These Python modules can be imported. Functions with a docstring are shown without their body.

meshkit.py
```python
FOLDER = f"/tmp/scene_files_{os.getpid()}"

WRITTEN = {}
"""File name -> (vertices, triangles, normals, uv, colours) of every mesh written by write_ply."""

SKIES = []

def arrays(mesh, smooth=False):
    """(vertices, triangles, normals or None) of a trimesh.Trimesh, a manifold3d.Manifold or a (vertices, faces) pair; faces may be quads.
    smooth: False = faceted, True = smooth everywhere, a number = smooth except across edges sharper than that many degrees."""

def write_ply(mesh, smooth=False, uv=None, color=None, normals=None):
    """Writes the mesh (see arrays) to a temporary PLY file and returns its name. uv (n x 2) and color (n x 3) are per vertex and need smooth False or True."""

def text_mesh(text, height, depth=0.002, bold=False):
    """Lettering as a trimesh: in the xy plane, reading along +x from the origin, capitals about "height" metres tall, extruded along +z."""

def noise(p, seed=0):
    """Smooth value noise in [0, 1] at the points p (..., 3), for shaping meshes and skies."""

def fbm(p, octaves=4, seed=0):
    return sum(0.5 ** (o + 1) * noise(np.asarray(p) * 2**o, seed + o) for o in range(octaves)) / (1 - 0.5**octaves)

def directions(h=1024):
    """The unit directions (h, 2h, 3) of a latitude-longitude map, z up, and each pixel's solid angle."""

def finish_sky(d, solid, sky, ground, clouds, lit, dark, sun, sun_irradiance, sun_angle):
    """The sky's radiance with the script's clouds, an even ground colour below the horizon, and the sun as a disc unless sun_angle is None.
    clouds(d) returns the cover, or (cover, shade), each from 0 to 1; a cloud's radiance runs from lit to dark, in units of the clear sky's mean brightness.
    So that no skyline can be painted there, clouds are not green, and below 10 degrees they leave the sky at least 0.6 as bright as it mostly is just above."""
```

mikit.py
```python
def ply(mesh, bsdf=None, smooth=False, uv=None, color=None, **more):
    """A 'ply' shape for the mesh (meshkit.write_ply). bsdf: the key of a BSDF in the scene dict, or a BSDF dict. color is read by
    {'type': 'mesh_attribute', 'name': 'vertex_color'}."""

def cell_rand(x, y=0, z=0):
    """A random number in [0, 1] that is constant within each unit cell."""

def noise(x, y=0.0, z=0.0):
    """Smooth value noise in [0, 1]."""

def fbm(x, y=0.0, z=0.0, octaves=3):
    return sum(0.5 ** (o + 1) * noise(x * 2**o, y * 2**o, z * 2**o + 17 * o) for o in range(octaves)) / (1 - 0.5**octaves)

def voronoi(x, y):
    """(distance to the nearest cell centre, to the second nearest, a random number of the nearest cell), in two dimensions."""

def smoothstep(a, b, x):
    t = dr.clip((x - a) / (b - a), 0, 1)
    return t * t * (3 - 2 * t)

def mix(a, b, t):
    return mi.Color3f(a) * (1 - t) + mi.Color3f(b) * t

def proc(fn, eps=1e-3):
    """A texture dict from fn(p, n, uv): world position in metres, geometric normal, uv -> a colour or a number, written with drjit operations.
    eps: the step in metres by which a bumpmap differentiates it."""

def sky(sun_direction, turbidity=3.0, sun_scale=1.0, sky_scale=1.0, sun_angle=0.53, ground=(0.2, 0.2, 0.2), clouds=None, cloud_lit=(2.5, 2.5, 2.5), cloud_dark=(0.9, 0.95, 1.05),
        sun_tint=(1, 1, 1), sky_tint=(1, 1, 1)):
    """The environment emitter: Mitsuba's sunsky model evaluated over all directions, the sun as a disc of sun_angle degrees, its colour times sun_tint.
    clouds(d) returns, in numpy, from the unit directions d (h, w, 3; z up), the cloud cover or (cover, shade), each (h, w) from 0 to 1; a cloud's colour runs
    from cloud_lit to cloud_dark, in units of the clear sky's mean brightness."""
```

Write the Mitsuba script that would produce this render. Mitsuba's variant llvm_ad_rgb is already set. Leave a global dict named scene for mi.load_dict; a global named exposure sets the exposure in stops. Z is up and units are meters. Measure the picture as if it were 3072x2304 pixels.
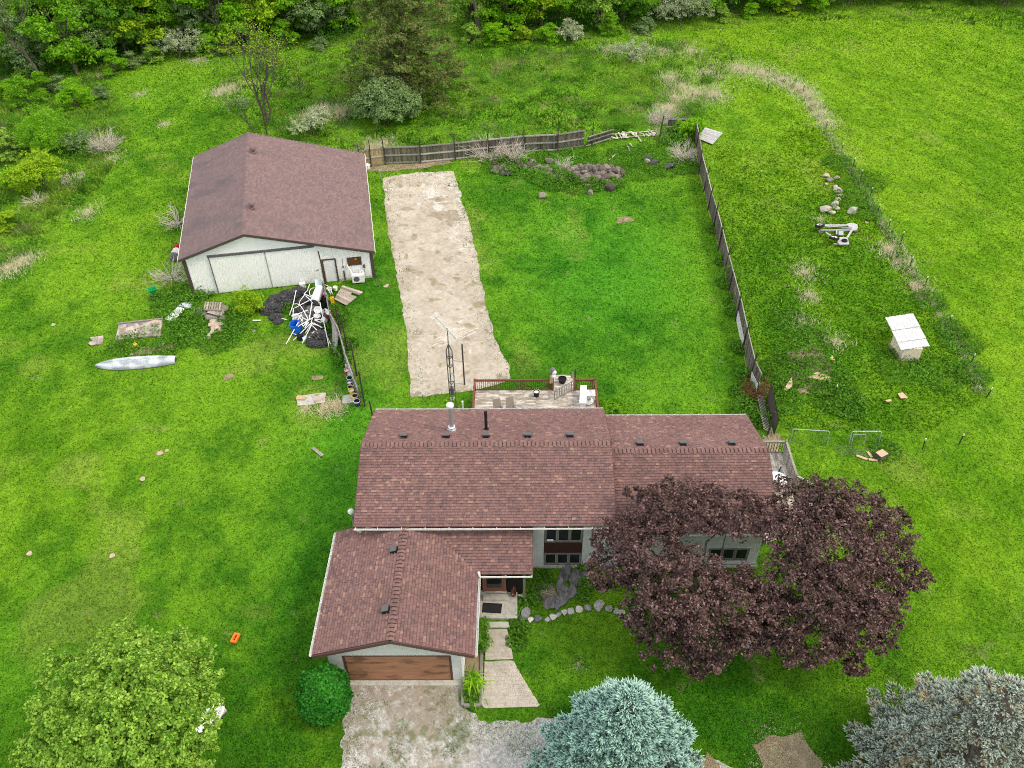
import math, random
import numpy as np, trimesh, shapely, mitsuba as mi, mikit
import drjit as dr
from shapely.geometry import Polygon, Point, LineString
from mikit import noise, fbm, voronoi, smoothstep, mix, proc, cell_rand
import meshkit

T = mi.ScalarTransform4f
scene, labels = {}, {}

# ---------------------------------------------------------------- camera, sky, exposure
CAM_POS = np.array([0.0, 0.0, 37.5])


def camera():
    th, roll, yaw = map(math.radians, (41.2, 0.90, -0.87))
    fw = np.array([math.sin(yaw) * math.cos(th), math.cos(yaw) * math.cos(th), -math.sin(th)])
    r = np.array([math.cos(yaw), -math.sin(yaw), 0]); d = np.cross(fw, r)
    down = -math.sin(roll) * r + math.cos(roll) * d
    return {'type': 'perspective', 'fov': 2 * math.degrees(math.atan(1536 / 2535.0)), 'fov_axis': 'x', 'near_clip': 1.0, 'far_clip': 2000.0,
            'to_world': T().look_at(origin=CAM_POS.tolist(), target=(CAM_POS + fw).tolist(), up=(-down).tolist())}


scene['camera'] = camera()
scene['sky'] = mikit.sky((0.6, -0.15, 0.78), turbidity=3, sun_scale=0.30, sun_angle=16, clouds=lambda d: 1.0, cloud_lit=(2.4, 2.45, 2.5))
exposure = 2.58

# ---------------------------------------------------------------- helpers


def ply(mesh, bsdf, smooth=False, uv=None): return mikit.ply(mesh, 'material_' + bsdf, smooth, uv)


COUNT = {}


def numbered(name):
    i = COUNT.get(name, 0); COUNT[name] = i + 1
    return name if i == 0 else f'{name}_{i:03d}'


def thing(name, label, cat, group=None):
    k = numbered(name); labels[k] = {'label': label, 'category': cat}
    if group: labels[k]['group'] = group
    return k


def part(owner, name, mesh, bsdf, label=None, smooth=False, uv=None, stuff=False, to=None):
    k = numbered(f'{owner}__{name}')
    scene[k] = mesh if isinstance(mesh, dict) else ply(mesh, bsdf, smooth, uv)
    if to is not None: scene[k] = {**scene[k], 'to_world': to}
    if label: labels[k] = {'label': label}
    if stuff: labels.setdefault(k, {})['kind'] = 'stuff'
    return k


def single(name, mesh, bsdf, label, cat, group=None, smooth=False, uv=None):
    k = thing(name, label, cat, group); scene[k] = ply(mesh, bsdf, smooth, uv); return k


def struct(name, mesh, bsdf, smooth=False, uv=None):
    k = numbered(name); scene[k] = ply(mesh, bsdf, smooth, uv); labels[k] = {'kind': 'structure'}; return k


def stuff(name, mesh, bsdf, label, cat, smooth=False, uv=None):
    k = numbered(name); scene[k] = ply(mesh, bsdf, smooth, uv); labels[k] = {'label': label, 'category': cat, 'kind': 'stuff'}; return k


A3 = lambda *p: np.array(p, float)
BOXF = np.array([[0, 2, 1], [0, 3, 2], [4, 5, 6], [4, 6, 7], [0, 1, 5], [0, 5, 4], [1, 2, 6], [1, 6, 5], [2, 3, 7], [2, 7, 6], [3, 0, 4], [3, 4, 7]])


def rotz(a):
    c, s = math.cos(a), math.sin(a); return np.array([[c, -s, 0], [s, c, 0], [0, 0, 1]])


def rotx(a):
    c, s = math.cos(a), math.sin(a); return np.array([[1, 0, 0], [0, c, -s], [0, s, c]])


def roty(a):
    c, s = math.cos(a), math.sin(a); return np.array([[c, 0, s], [0, 1, 0], [-s, 0, c]])


def unit(v):
    v = np.asarray(v, float); return v / (np.linalg.norm(v) + 1e-12)


class MB:
    """Collects pieces of one mesh."""
    def __init__(s): s.v, s.f, s.u, s.n = [], [], [], 0

    def add(s, v, f, uv=None):
        v = np.asarray(v, float); s.v.append(v); s.f.append(np.asarray(f, int) + s.n); s.n += len(v)
        s.u.append(np.zeros((len(v), 2)) if uv is None else np.broadcast_to(np.asarray(uv, float), (len(v), 2)))
        return s

    def box(s, c, size, R=None, uv=None):
        h = np.asarray(size, float) / 2
        v = np.array([[-1, -1, -1], [1, -1, -1], [1, 1, -1], [-1, 1, -1], [-1, -1, 1], [1, -1, 1], [1, 1, 1], [-1, 1, 1]]) * h
        if R is not None: v = v @ np.asarray(R).T
        return s.add(v + np.asarray(c, float), BOXF, uv)

    def bb(s, x0, x1, y0, y1, z0, z1, uv=None):
        return s.box(((x0 + x1) / 2, (y0 + y1) / 2, (z0 + z1) / 2), (x1 - x0, y1 - y0, z1 - z0), None, uv)

    def bar(s, p, q, w, h, up=(0, 0, 1), uv=None):
        p, q = np.asarray(p, float), np.asarray(q, float); d = unit(q - p)
        a = np.cross(d, up)
        if np.linalg.norm(a) < 1e-6: a = np.cross(d, (1, 0, 0))
        a = unit(a); b = np.cross(a, d)
        return s.box((p + q) / 2, (np.linalg.norm(q - p), w, h), np.stack([d, a, b], 1), uv)

    def tube(s, pts, rad, sides=6, cap=True, uv=None):
        p = np.asarray(pts, float); n = len(p); r = np.broadcast_to(np.asarray(rad, float), (n,))
        t = np.gradient(p, axis=0); t /= np.linalg.norm(t, axis=1, keepdims=True) + 1e-12
        ref = np.array([0, 0, 1.0]) if abs(t[:, 2]).mean() < 0.8 else np.array([1.0, 0, 0])
        a = np.cross(t, ref); a /= np.linalg.norm(a, axis=1, keepdims=True) + 1e-12; b = np.cross(t, a)
        g = np.arange(sides) * 2 * np.pi / sides
        v = (p[:, None] + r[:, None, None] * (np.cos(g)[None, :, None] * a[:, None] + np.sin(g)[None, :, None] * b[:, None])).reshape(-1, 3)
        i, j = np.meshgrid(np.arange(n - 1), np.arange(sides), indexing='ij'); j2 = (j + 1) % sides
        q = np.stack([i * sides + j, (i + 1) * sides + j, (i + 1) * sides + j2, i * sides + j2], -1).reshape(-1, 4)
        f = [q[:, [0, 1, 2]], q[:, [0, 2, 3]]]
        if cap:
            v = np.vstack([v, p[:1], p[-1:]]); k = np.arange(sides); k2 = (k + 1) % sides; m = n * sides
            f += [np.stack([k, k2, k * 0 + m], 1), np.stack([k2 + (n - 1) * sides, k + (n - 1) * sides, k * 0 + m + 1], 1)]
        return s.add(v, np.vstack(f), uv)

    def cyl(s, p, q, r, r2=None, sides=16, uv=None):
        return s.tube([p, q], [r, r if r2 is None else r2], sides, True, uv)

    def lathe(s, prof, c=(0, 0, 0), R=None, sides=20, uv=None):
        prof = np.asarray(prof, float); g = np.arange(sides) * 2 * np.pi / sides; n = len(prof)
        v = np.stack([prof[:, :1] * np.cos(g), prof[:, :1] * np.sin(g), np.repeat(prof[:, 1:], sides, 1)], -1).reshape(-1, 3)
        i, j = np.meshgrid(np.arange(n - 1), np.arange(sides), indexing='ij'); j2 = (j + 1) % sides
        q = np.stack([i * sides + j, i * sides + j2, (i + 1) * sides + j2, (i + 1) * sides + j], -1).reshape(-1, 4)
        if R is not None: v = v @ np.asarray(R).T
        return s.add(v + np.asarray(c, float), np.vstack([q[:, [0, 1, 2]], q[:, [0, 2, 3]]]), uv)

    def prism(s, poly, z0, z1, M=None, uv=None):
        """Extrudes a 2-D polygon; M: a function of the vertices."""
        m = trimesh.creation.extrude_polygon(shapely.force_2d(poly if isinstance(poly, Polygon) else Polygon(poly)), z1 - z0, engine='earcut')
        v = np.array(m.vertices) + [0, 0, z0]
        return s.add(M(v) if M else v, m.faces, uv)

    def mesh(s): return np.vstack(s.v), np.vstack(s.f)

    def uv(s): return np.vstack(s.u)


def mb_part(owner, name, b, bsdf, label=None, smooth=False, stuff=False):
    return part(owner, name, b.mesh(), bsdf, label, smooth, b.uv() if smooth in (False, True) else None, stuff)


# ---------------------------------------------------------------- materials


def mat(name, base, rough=0.85, metal=0.0, spec=0.3, bump=None, scale=0.0, **kw):
    b = {'type': 'principled', 'base_color': {'type': 'rgb', 'value': list(base)} if isinstance(base, (tuple, list)) else proc(base), 'roughness': rough, 'metallic': metal, 'specular': spec, **kw}
    if bump: b = {'type': 'bumpmap', 'arbitrary': proc(bump, 4e-3), 'scale': scale, 'bsdf': b}
    scene['material_' + name] = {'type': 'twosided', 'bsdf': b}
    return name


def leafmat(name, fn, trans=0.7, rough=0.55):
    scene['material_' + name] = {'type': 'principledthin', 'base_color': proc(fn), 'roughness': rough, 'diff_trans': trans, 'eta': 1.35}
    return name


C3 = mi.Color3f


def speckle(c, amt=0.25, f=6.0):
    c = tuple(c)
    return lambda p, n, uv: C3(*c) * (1 - amt + 2 * amt * fbm(p.x * f, p.y * f, p.z * f))


for nm, c, r in (('white_paint', (.72, .73, .72), .5), ('trim_brown', (.075, .055, .05), .6), ('fascia_brown', (.09, .05, .045), .6), ('black_plastic', (.012, .012, .013), .45),
                 ('dark_void', (.008, .007, .007), .9), ('grey_frame', (.16, .15, .14), .6), ('rubber', (.014, .014, .015), .7), ('blue_plastic', (.01, .11, .55), .4), ('red_plastic', (.5, .02, .03), .4),
                 ('yellow_plastic', (.75, .5, .03), .4), ('green_plastic', (.01, .3, .05), .4), ('teal_plastic', (.01, .28, .2), .4), ('navy_plastic', (.02, .04, .16), .4), ('orange_plastic', (.85, .18, .02), .45),
                 ('white_plastic', (.78, .79, .8), .35), ('light_blue', (.5, .66, .75), .4), ('rust', (.17, .06, .04), .8), ('post_dark', (.05, .042, .037), .9), ('mat_black', (.018, .019, .022), .9), ('cream_paint', (.68, .61, .46), .6),
                 ('vent_grey', (.10, .10, .105), .5), ('steel_green', (.025, .04, .03), .6), ('red_wood', (.17, .055, .035), .7), ('rail_brown', (.09, .035, .025), .8), ('spandrel_red', (.045, .016, .012), .7), ('cap_dark', (.045, .028, .026), .9), ('sling_grey', (.24, .21, .18), .8), ('door_wood', (.2, .085, .055), .5), ('tan_wood', (.5, .36, .25), .8), ('shade_lamp', (.75, .75, .73), .3)):
    mat(nm, c, r)
mat('steel', (.62, .65, .68), .35, 1.0)
mat('trailer_grey', (.40, .40, .41), .6)
mat('galvanised', (.5, .53, .56), .45, .8)
mat('dark_steel', (.12, .12, .12), .5, .7)
mat('glass_dark', (.012, .014, .015), .06, 0, .6)
mat('glass_warm', (.14, .05, .012), .1, 0, .5)


def shingle_col(p, n, uv):
    t = uv.x
    c = mix((.150, .087, .078), (.18, .103, .092), smoothstep(.1, .4, t))
    c = mix(c, (.122, .077, .073), smoothstep(.62, .66, t))
    c = mix(c, (.158, .09, .082), smoothstep(.76, .78, t))
    c = mix(c, (.232, .140, .108), smoothstep(.89, .90, t))
    c = c * mi.Color3f(1.05, 1.08, 1.15) * (1 - .38 * smoothstep(.70, .86, uv.y)) * 1.04  # dark band on each tab top paints the row shadow lines, like printed granules
    return c * (.72 + .56 * fbm(p.x * 9, p.y * 9, p.z * 9)) * (.86 + .28 * fbm(p.x * .6, p.y * .6, p.z * .6))


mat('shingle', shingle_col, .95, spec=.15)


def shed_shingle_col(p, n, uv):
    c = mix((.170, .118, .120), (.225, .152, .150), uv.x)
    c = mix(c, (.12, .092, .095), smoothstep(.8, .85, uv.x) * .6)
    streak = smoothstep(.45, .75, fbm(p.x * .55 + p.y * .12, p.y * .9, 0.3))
    return mix(c, (.095, .083, .09), streak * (.2 + .3 * uv.y) + uv.y * .45) * (.85 + .3 * fbm(p.x * 5, p.y * 5, p.z * 5))  # left slope painted darker as the side away from the light, besides streaks


mat('shed_shingle', shed_shingle_col, .95, spec=.15)


def brick_bump(p, n, uv):
    v = p.z / .075; row = dr.floor(v); a = dr.abs(v - row - .5) * 2
    h = dr.select(dr.abs(n.y) > .5, p.x, p.y) / .21 + .5 * (row - 2 * dr.floor(row / 2)); b = dr.abs(h - dr.floor(h) - .5) * 2
    return (1 - smoothstep(.78, .98, a)) * (1 - smoothstep(.9, .99, b))


def brick_col(p, n, uv):
    k = brick_bump(p, n, uv)
    return mix((.36, .37, .36), (.55, .565, .55), k) * (.9 + .2 * fbm(p.x * 2, p.y * 2, p.z * 3))


mat('painted_brick', brick_col, .75, bump=brick_bump, scale=.006)
mat('siding_white', lambda p, n, uv: mix((.79, .80, .79), (.86, .87, .86), fbm(p.x * .7, p.y * .7, p.z * 1.5)) * (1 - .25 * smoothstep(.55, 0, p.z) * fbm(p.x * 3, p.y * 3, p.z * 6)), .5)
mat('garage_panel', lambda p, n, uv: mix((.26, .125, .07), (.36, .185, .105), fbm(p.x * 1.1, p.z * 9, 1)) * (1 - .55 * smoothstep(.45, .8, fbm(p.x * 1.3, p.z * 3.2, 5.0, 4))), .55)
mat('concrete', lambda p, n, uv: mix((.36, .36, .33), (.50, .50, .46), fbm(p.x * 3, p.y * 3, p.z * 3, 4)) * (.82 + .18 * smoothstep(.3, .5, fbm(p.x * 9, p.y * 9, 3))), .9)
mat('paver', lambda p, n, uv: mix((.40, .365, .315), (.45, .41, .36), uv.x) * (.85 + .3 * fbm(p.x * 7, p.y * 7, 2, 4)) * (.88 + .12 * smoothstep(.28, .5, fbm(p.x * 2.3, p.y * 2.3, 5))), .9)
mat('paver_joint', speckle((.30, .27, .22), .3, 12), .95)


def wood_col(dark, light):
    def fn(p, n, uv):
        g = fbm(p.x * 22 + uv.x * 40, p.y * 22, p.z * 3, 3)
        return mix(dark, light, smoothstep(.25, .8, g * .55 + uv.x * .45)) * (.75 + .5 * fbm(p.x * 1.7, p.y * 1.7, p.z * 1.7 + uv.x * 9))
    return fn


mat('fence_wood', wood_col((.06, .052, .045), (.17, .15, .13)), .95)
mat('rail_wood', wood_col((.22, .205, .19), (.44, .415, .39)), .95)
mat('new_wood', wood_col((.22, .16, .08), (.42, .33, .18)), .9)


def deck_col(p, n, uv):
    w = smoothstep(.35, .75, fbm(p.x * 2.2 + uv.x * 5, p.y * 2.6, uv.x * 7, 4))
    g = fbm(p.x * 6, p.y * 9, 3.0 + uv.x * 11, 3)
    return mix(mix((.2, .17, .14), (.36, .32, .27), g), (.60, .57, .52), w)


mat('deck_wood', deck_col, .9)
mat('pallet_wood', wood_col((.22, .19, .16), (.46, .41, .36)), .95)
mat('pale_plank', lambda p, n, uv: mix((.30, .30, .31), (.46, .46, .47), uv.x) * (.75 + .5 * fbm(p.x * 4, p.y * 14, 2.)), .8)
mat('corrugated', lambda p, n, uv: mix((.42, .43, .45), (.62, .63, .65), fbm(p.x * 1.4, p.y * 7, p.z * 3)), .45)
mat('stone', lambda p, n, uv: mix(mix((.20, .185, .175), (.36, .335, .315), smoothstep(.2, .6, uv.x)), (.42, .33, .27), smoothstep(.78, .82, uv.x)) * (.62 + .75 * fbm(p.x * 6, p.y * 6, p.z * 6, 4)), .9)
mat('field_stone', lambda p, n, uv: mix(mix((.13, .15, .16), (.36, .36, .36), smoothstep(.1, .45, uv.x)), (.60, .56, .52), smoothstep(.5, .9, uv.x)) * (.65 + .7 * fbm(p.x * 8, p.y * 8, p.z * 8, 4)), .85)
mat('dark_rubble', lambda p, n, uv: mix((.07, .058, .052), (.21, .178, .155), uv.x) * (.6 + .8 * fbm(p.x * 4, p.y * 4, p.z * 4, 4)), .95)
mat('bark', lambda p, n, uv: mix((.05, .042, .035), (.15, .13, .11), fbm(p.x * 9, p.y * 9, p.z * 3)), .95)
mat('dead_wood', lambda p, n, uv: mix((.36, .31, .27), (.68, .62, .55), fbm(p.x * 5, p.y * 5, p.z * 5)), .95)
mat('tarp_black', lambda p, n, uv: mix((.014, .014, .016), (.045, .047, .052), fbm(p.x * 3, p.y * 3, p.z * 3)), .32, spec=.5)
mat('fabric_grey', lambda p, n, uv: mix((.12, .115, .12), (.22, .21, .215), fbm(p.x * 4, p.y * 4, p.z * 4)), .8)
mat('canoe_hull', lambda p, n, uv: mix((.27, .31, .36), (.50, .54, .59), smoothstep(.35, .65, fbm(p.x * 1.6, p.y * 2.2, p.z * 3, 4))), .4)
mat('aged_slab', lambda p, n, uv: mix((.25, .21, .18), (.47, .42, .38), smoothstep(.3, .7, fbm(p.x * 2.2, p.y * 2.2, 1, 5))), .95)

# ground --------------------------------------------------------------------


def bl(p, cx, cy, rx, ry):
    return dr.exp(-(dr.square((p.x - cx) / rx) + dr.square((p.y - cy) / ry)))


def lawn(p):
    x, y = p.x, p.y
    a = fbm(x * .09, y * .07, 1.3, 3); b = fbm(x * .5, y * .4, 4.1, 3); c = fbm(x * 1.7, y * 1.5, 2.2, 2)
    t = .45 * a + .35 * b + .2 * c
    col = mix(LAWN[0], LAWN[1], smoothstep(.34, .62, t))
    # the lusher emerald turf of the back yard, the paler field to the right, the worn yellow turf on the left and by the gate
    lush_and_shade = dr.clip(bl(p, 7, 56, 9, 15) + .7 * bl(p, -11.5, 46, 3, 14) + .6 * bl(p, -10, 31, 4, 8) + .5 * bl(p, -27, 20, 9, 6) + .5 * bl(p, 10, 19.5, 9, 3.5), 0, 1)  # also paints soft shade left of the house and before the purple trees
    col = mix(col, mix(LAWN[2], LAWN[3], smoothstep(.35, .62, t)), lush_and_shade)
    pale = dr.clip(.9 * bl(p, 44, 60, 22, 50) + .6 * bl(p, -30, 34, 7, 9) + .8 * bl(p, 23, 31, 6, 6) + .4 * bl(p, -34, 66, 8, 20) + .35 * bl(p, 21, 75, 6, 14), 0, 1)
    mow = dr.sin((x * .86 + y * .5) * 2.6 + 1.5 * fbm(x * .2, y * .2, 3.))
    field = smoothstep(0, 2.5, x - 19.0 - dr.maximum(0, 96 - y) * .23) * smoothstep(36, 44, y)
    col = mix(col, mix(LAWN[4], LAWN[5], smoothstep(.36, .62, t)) * (1 + .07 * mow), dr.maximum(pale * .95, field * .9))
    worn = smoothstep(.64, .80, fbm(x * .22 + 7, y * .2, 9.0, 4) + .16 * bl(p, -22, 29, 6, 6) + .12 * bl(p, 22, 30, 6, 5) + .1 * bl(p, 12, 18, 5, 3))
    col = mix(col, (.27, .34, .06), worn * .32)
    soil = smoothstep(.80, .86, fbm(x * .8 + 3, y * .8, 12.0, 3) + .1 * bl(p, 6, 22, 2.5, 2.0))
    return mix(col, (.27, .24, .12), soil * .22)


LAWN = [(.046, .160, .007), (.140, .305, .014), (.022, .138, .006), (.064, .258, .013), (.105, .245, .006), (.170, .325, .013)]


def meadow(p):
    x, y = p.x, p.y
    a = fbm(x * .16, y * .14, 21., 3); b = fbm(x * .8, y * .7, 3.1, 3)
    col = mix((.06, .18, .014), (.25, .40, .055), smoothstep(.35, .64, .5 * a + .5 * b))
    return mix(col, (.36, .33, .19), smoothstep(.58, .74, fbm(x * .35 + 5, y * .3, 31., 3)) * .6)


mat('ground_green', lambda p, n, uv: lawn(p) * (.6 + .55 * fbm(p.x * 5, p.y * 5, 2., 3)), .95, spec=.1, bump=lambda p, n, uv: fbm(p.x * 7, p.y * 7, 1., 3), scale=.10)
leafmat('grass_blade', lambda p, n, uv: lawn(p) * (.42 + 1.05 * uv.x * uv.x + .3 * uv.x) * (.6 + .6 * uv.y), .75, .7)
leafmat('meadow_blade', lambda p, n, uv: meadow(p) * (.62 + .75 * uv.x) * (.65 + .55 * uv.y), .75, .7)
leafmat('dry_blade', lambda p, n, uv: mix((.58, .53, .36), (.86, .81, .62), uv.x), .95, .8)
leafmat('weed_leaf', lambda p, n, uv: mix((.04, .155, .014), (.17, .37, .04), uv.x) * (.7 + .6 * fbm(p.x * .6, p.y * .6, 3.)), .7, .6)
leafmat('clover_leaf', lambda p, n, uv: mix((.07, .21, .012), (.21, .42, .035), uv.x) * (.7 + .6 * fbm(p.x * .6, p.y * .6, 3.)), .7, .6)
leafmat('weed_dark', lambda p, n, uv: mix((.03, .12, .012), (.09, .25, .03), uv.x), .7, .6)


def sand_col(p, n, uv):
    x, y = p.x, p.y
    c = mix((.36, .318, .262), (.435, .395, .335), smoothstep(.2, .8, fbm(x * .9, y * .9, 4., 4)))
    c = mix(c, (.50, .475, .44), smoothstep(.68, .86, fbm(x * 1.1 + 4, y * 1.1, 8., 4) + .32 * bl(p, -7.0, 68.7, 1.6, 3.2)))
    c = mix(c, (.17, .13, .085), smoothstep(.68, .78, fbm(x * 1.0 + 9, y * 1.1, 6., 4) + .34 * bl(p, -6.7, 65.2, 1.4, 1.3)) * .5)
    c = mix(c, (.19, .17, .07), smoothstep(.68, .80, fbm(x * 1.6, y * 1.5 + 5, 15., 4) + .2 * bl(p, -3, 52.5, 2.2, 3.0)) * .6)
    return c * (.78 + .44 * fbm(x * 5, y * 5, 1., 3))


mat('sand', sand_col, .95, spec=.1, bump=lambda p, n, uv: fbm(p.x * 3, p.y * 3, 1., 4), scale=.12)


def gravel_col(p, n, uv):
    x, y = p.x, p.y
    d1, d2, r = voronoi(x * 11, y * 11)
    g = mix((.36, .35, .33), (.60, .59, .57), r) * (.6 + .4 * smoothstep(.02, .22, d2 - d1))
    dirt = .85 * smoothstep(.46, .74, .4 * fbm(x * .45 + 3, y * .45, 3., 3) + .6 * fbm(x * 3, y * 3, 8., 3) + .20 * bl(p, -4.5, 20.4, 4.5, 1.8) - .12 * bl(p, 1.5, 16.0, 5.0, 3.0) - .1 * bl(p, -7.6, 17.0, .8, 3.0))
    c = mix(g, mix((.20, .165, .115), (.31, .26, .19), fbm(x * 4, y * 4, 5., 3)), dirt * .85)
    moss = .75 * smoothstep(.61, .76, .45 * fbm(x * .7, y * .7 + 8, 13., 3) + .55 * fbm(x * 3.5, y * 3.5, 3., 3) + .14 * bl(p, -3.2, 19.0, 1.8, 1.6) + .1 * bl(p, -6.2, 18.0, 1.6, 2.0) - .2 * bl(p, 1.5, 16.8, 3.0, 1.4))
    return mix(c, (.085, .12, .02), moss * .7)


mat('gravel', gravel_col, .95, spec=.1, bump=lambda p, n, uv: voronoi(p.x * 11, p.y * 11)[0] * -1.0 + fbm(p.x * 3, p.y * 3, 1.), scale=.04)
mat('bare_soil', lambda p, n, uv: mix((.17, .13, .08), (.34, .275, .19), fbm(p.x * 2.5, p.y * 2.5, 1., 4)), .95, spec=.1)

# ================================================================ the ground
rng = np.random.default_rng(7)


def rough(poly, amp=.2, step=.35, seed=0, f=1.1):
    """A polygon with an uneven outline."""
    r = Polygon(poly).exterior; n = max(8, int(r.length / step))
    p = np.array([r.interpolate(i / n, normalized=True).coords[0] for i in range(n)])
    q = np.c_[p * f, np.full(n, seed * 7.3)]
    d = np.c_[meshkit.fbm(q, 3, seed), meshkit.fbm(q + 31, 3, seed + 5)] - .5
    return Polygon(p + d * 2 * amp).buffer(0)


def sheet(poly, z):
    v, f = trimesh.creation.triangulate_polygon(poly, engine='earcut')
    v = np.c_[v, np.full(len(v), z)]; c = np.cross(v[f[:, 1]] - v[f[:, 0]], v[f[:, 2]] - v[f[:, 0]])[:, 2]
    f = np.where(c[:, None] < 0, f[:, ::-1], f); return v, f


def grid_ground():
    xs = np.unique(np.r_[np.linspace(-700, -90, 16), np.arange(-90, 90, 1.5), np.linspace(90, 700, 16)])
    ys = np.unique(np.r_[np.linspace(-300, 8, 10), np.arange(8, 135, 1.5), np.linspace(135, 1500, 18)])
    X, Y = np.meshgrid(xs, ys, indexing='ij'); Z = np.zeros_like(X) - .012
    v = np.stack([X, Y, Z], -1).reshape(-1, 3); n = len(ys)
    i, j = np.meshgrid(np.arange(len(xs) - 1), np.arange(n - 1), indexing='ij'); k = i * n + j
    q = np.stack([k, k + n, k + n + 1, k + 1], -1).reshape(-1, 4)
    return v, q


struct('ground', grid_ground(), 'ground_green')

SAND = rough([(-12.89, 72.20), (-11.53, 72.82), (-9.60, 73.25), (-6.24, 73.47), (-5.72, 70.28), (-4.63, 64.85), (-3.58, 58.22), (-2.86, 53.04), (-2.05, 48.41), (-0.85, 44.75), (-0.75, 43.28), (-3.00, 42.12), (-7.34, 41.61), (-8.05, 46.34), (-9.08, 52.50), (-10.71, 59.71), (-12.01, 66.58)], .3, .3, 1)
struct('sand_strip', sheet(SAND, .004), 'sand')
DRIVE = rough([(-8.5, 21.0), (-2.75, 21.0), (-2.91, 21.19), (-2.83, 19.66), (-2.16, 19.05), (-0.45, 18.92), (1.38, 19.32), (2.76, 19.09), (6.06, 18.21), (9.56, 16.85), (9.43, 14.25), (-2.53, 13.34), (-8.61, 14.24), (-8.17, 17.06), (-8.28, 19.10), (-8.16, 20.48)], .55, .25, 2, 1.6).union(shapely.box(-8.6, 20.2, -2.75, 21.15))
struct('gravel_driveway', sheet(DRIVE, .004), 'gravel')
PATCH = []
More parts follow.
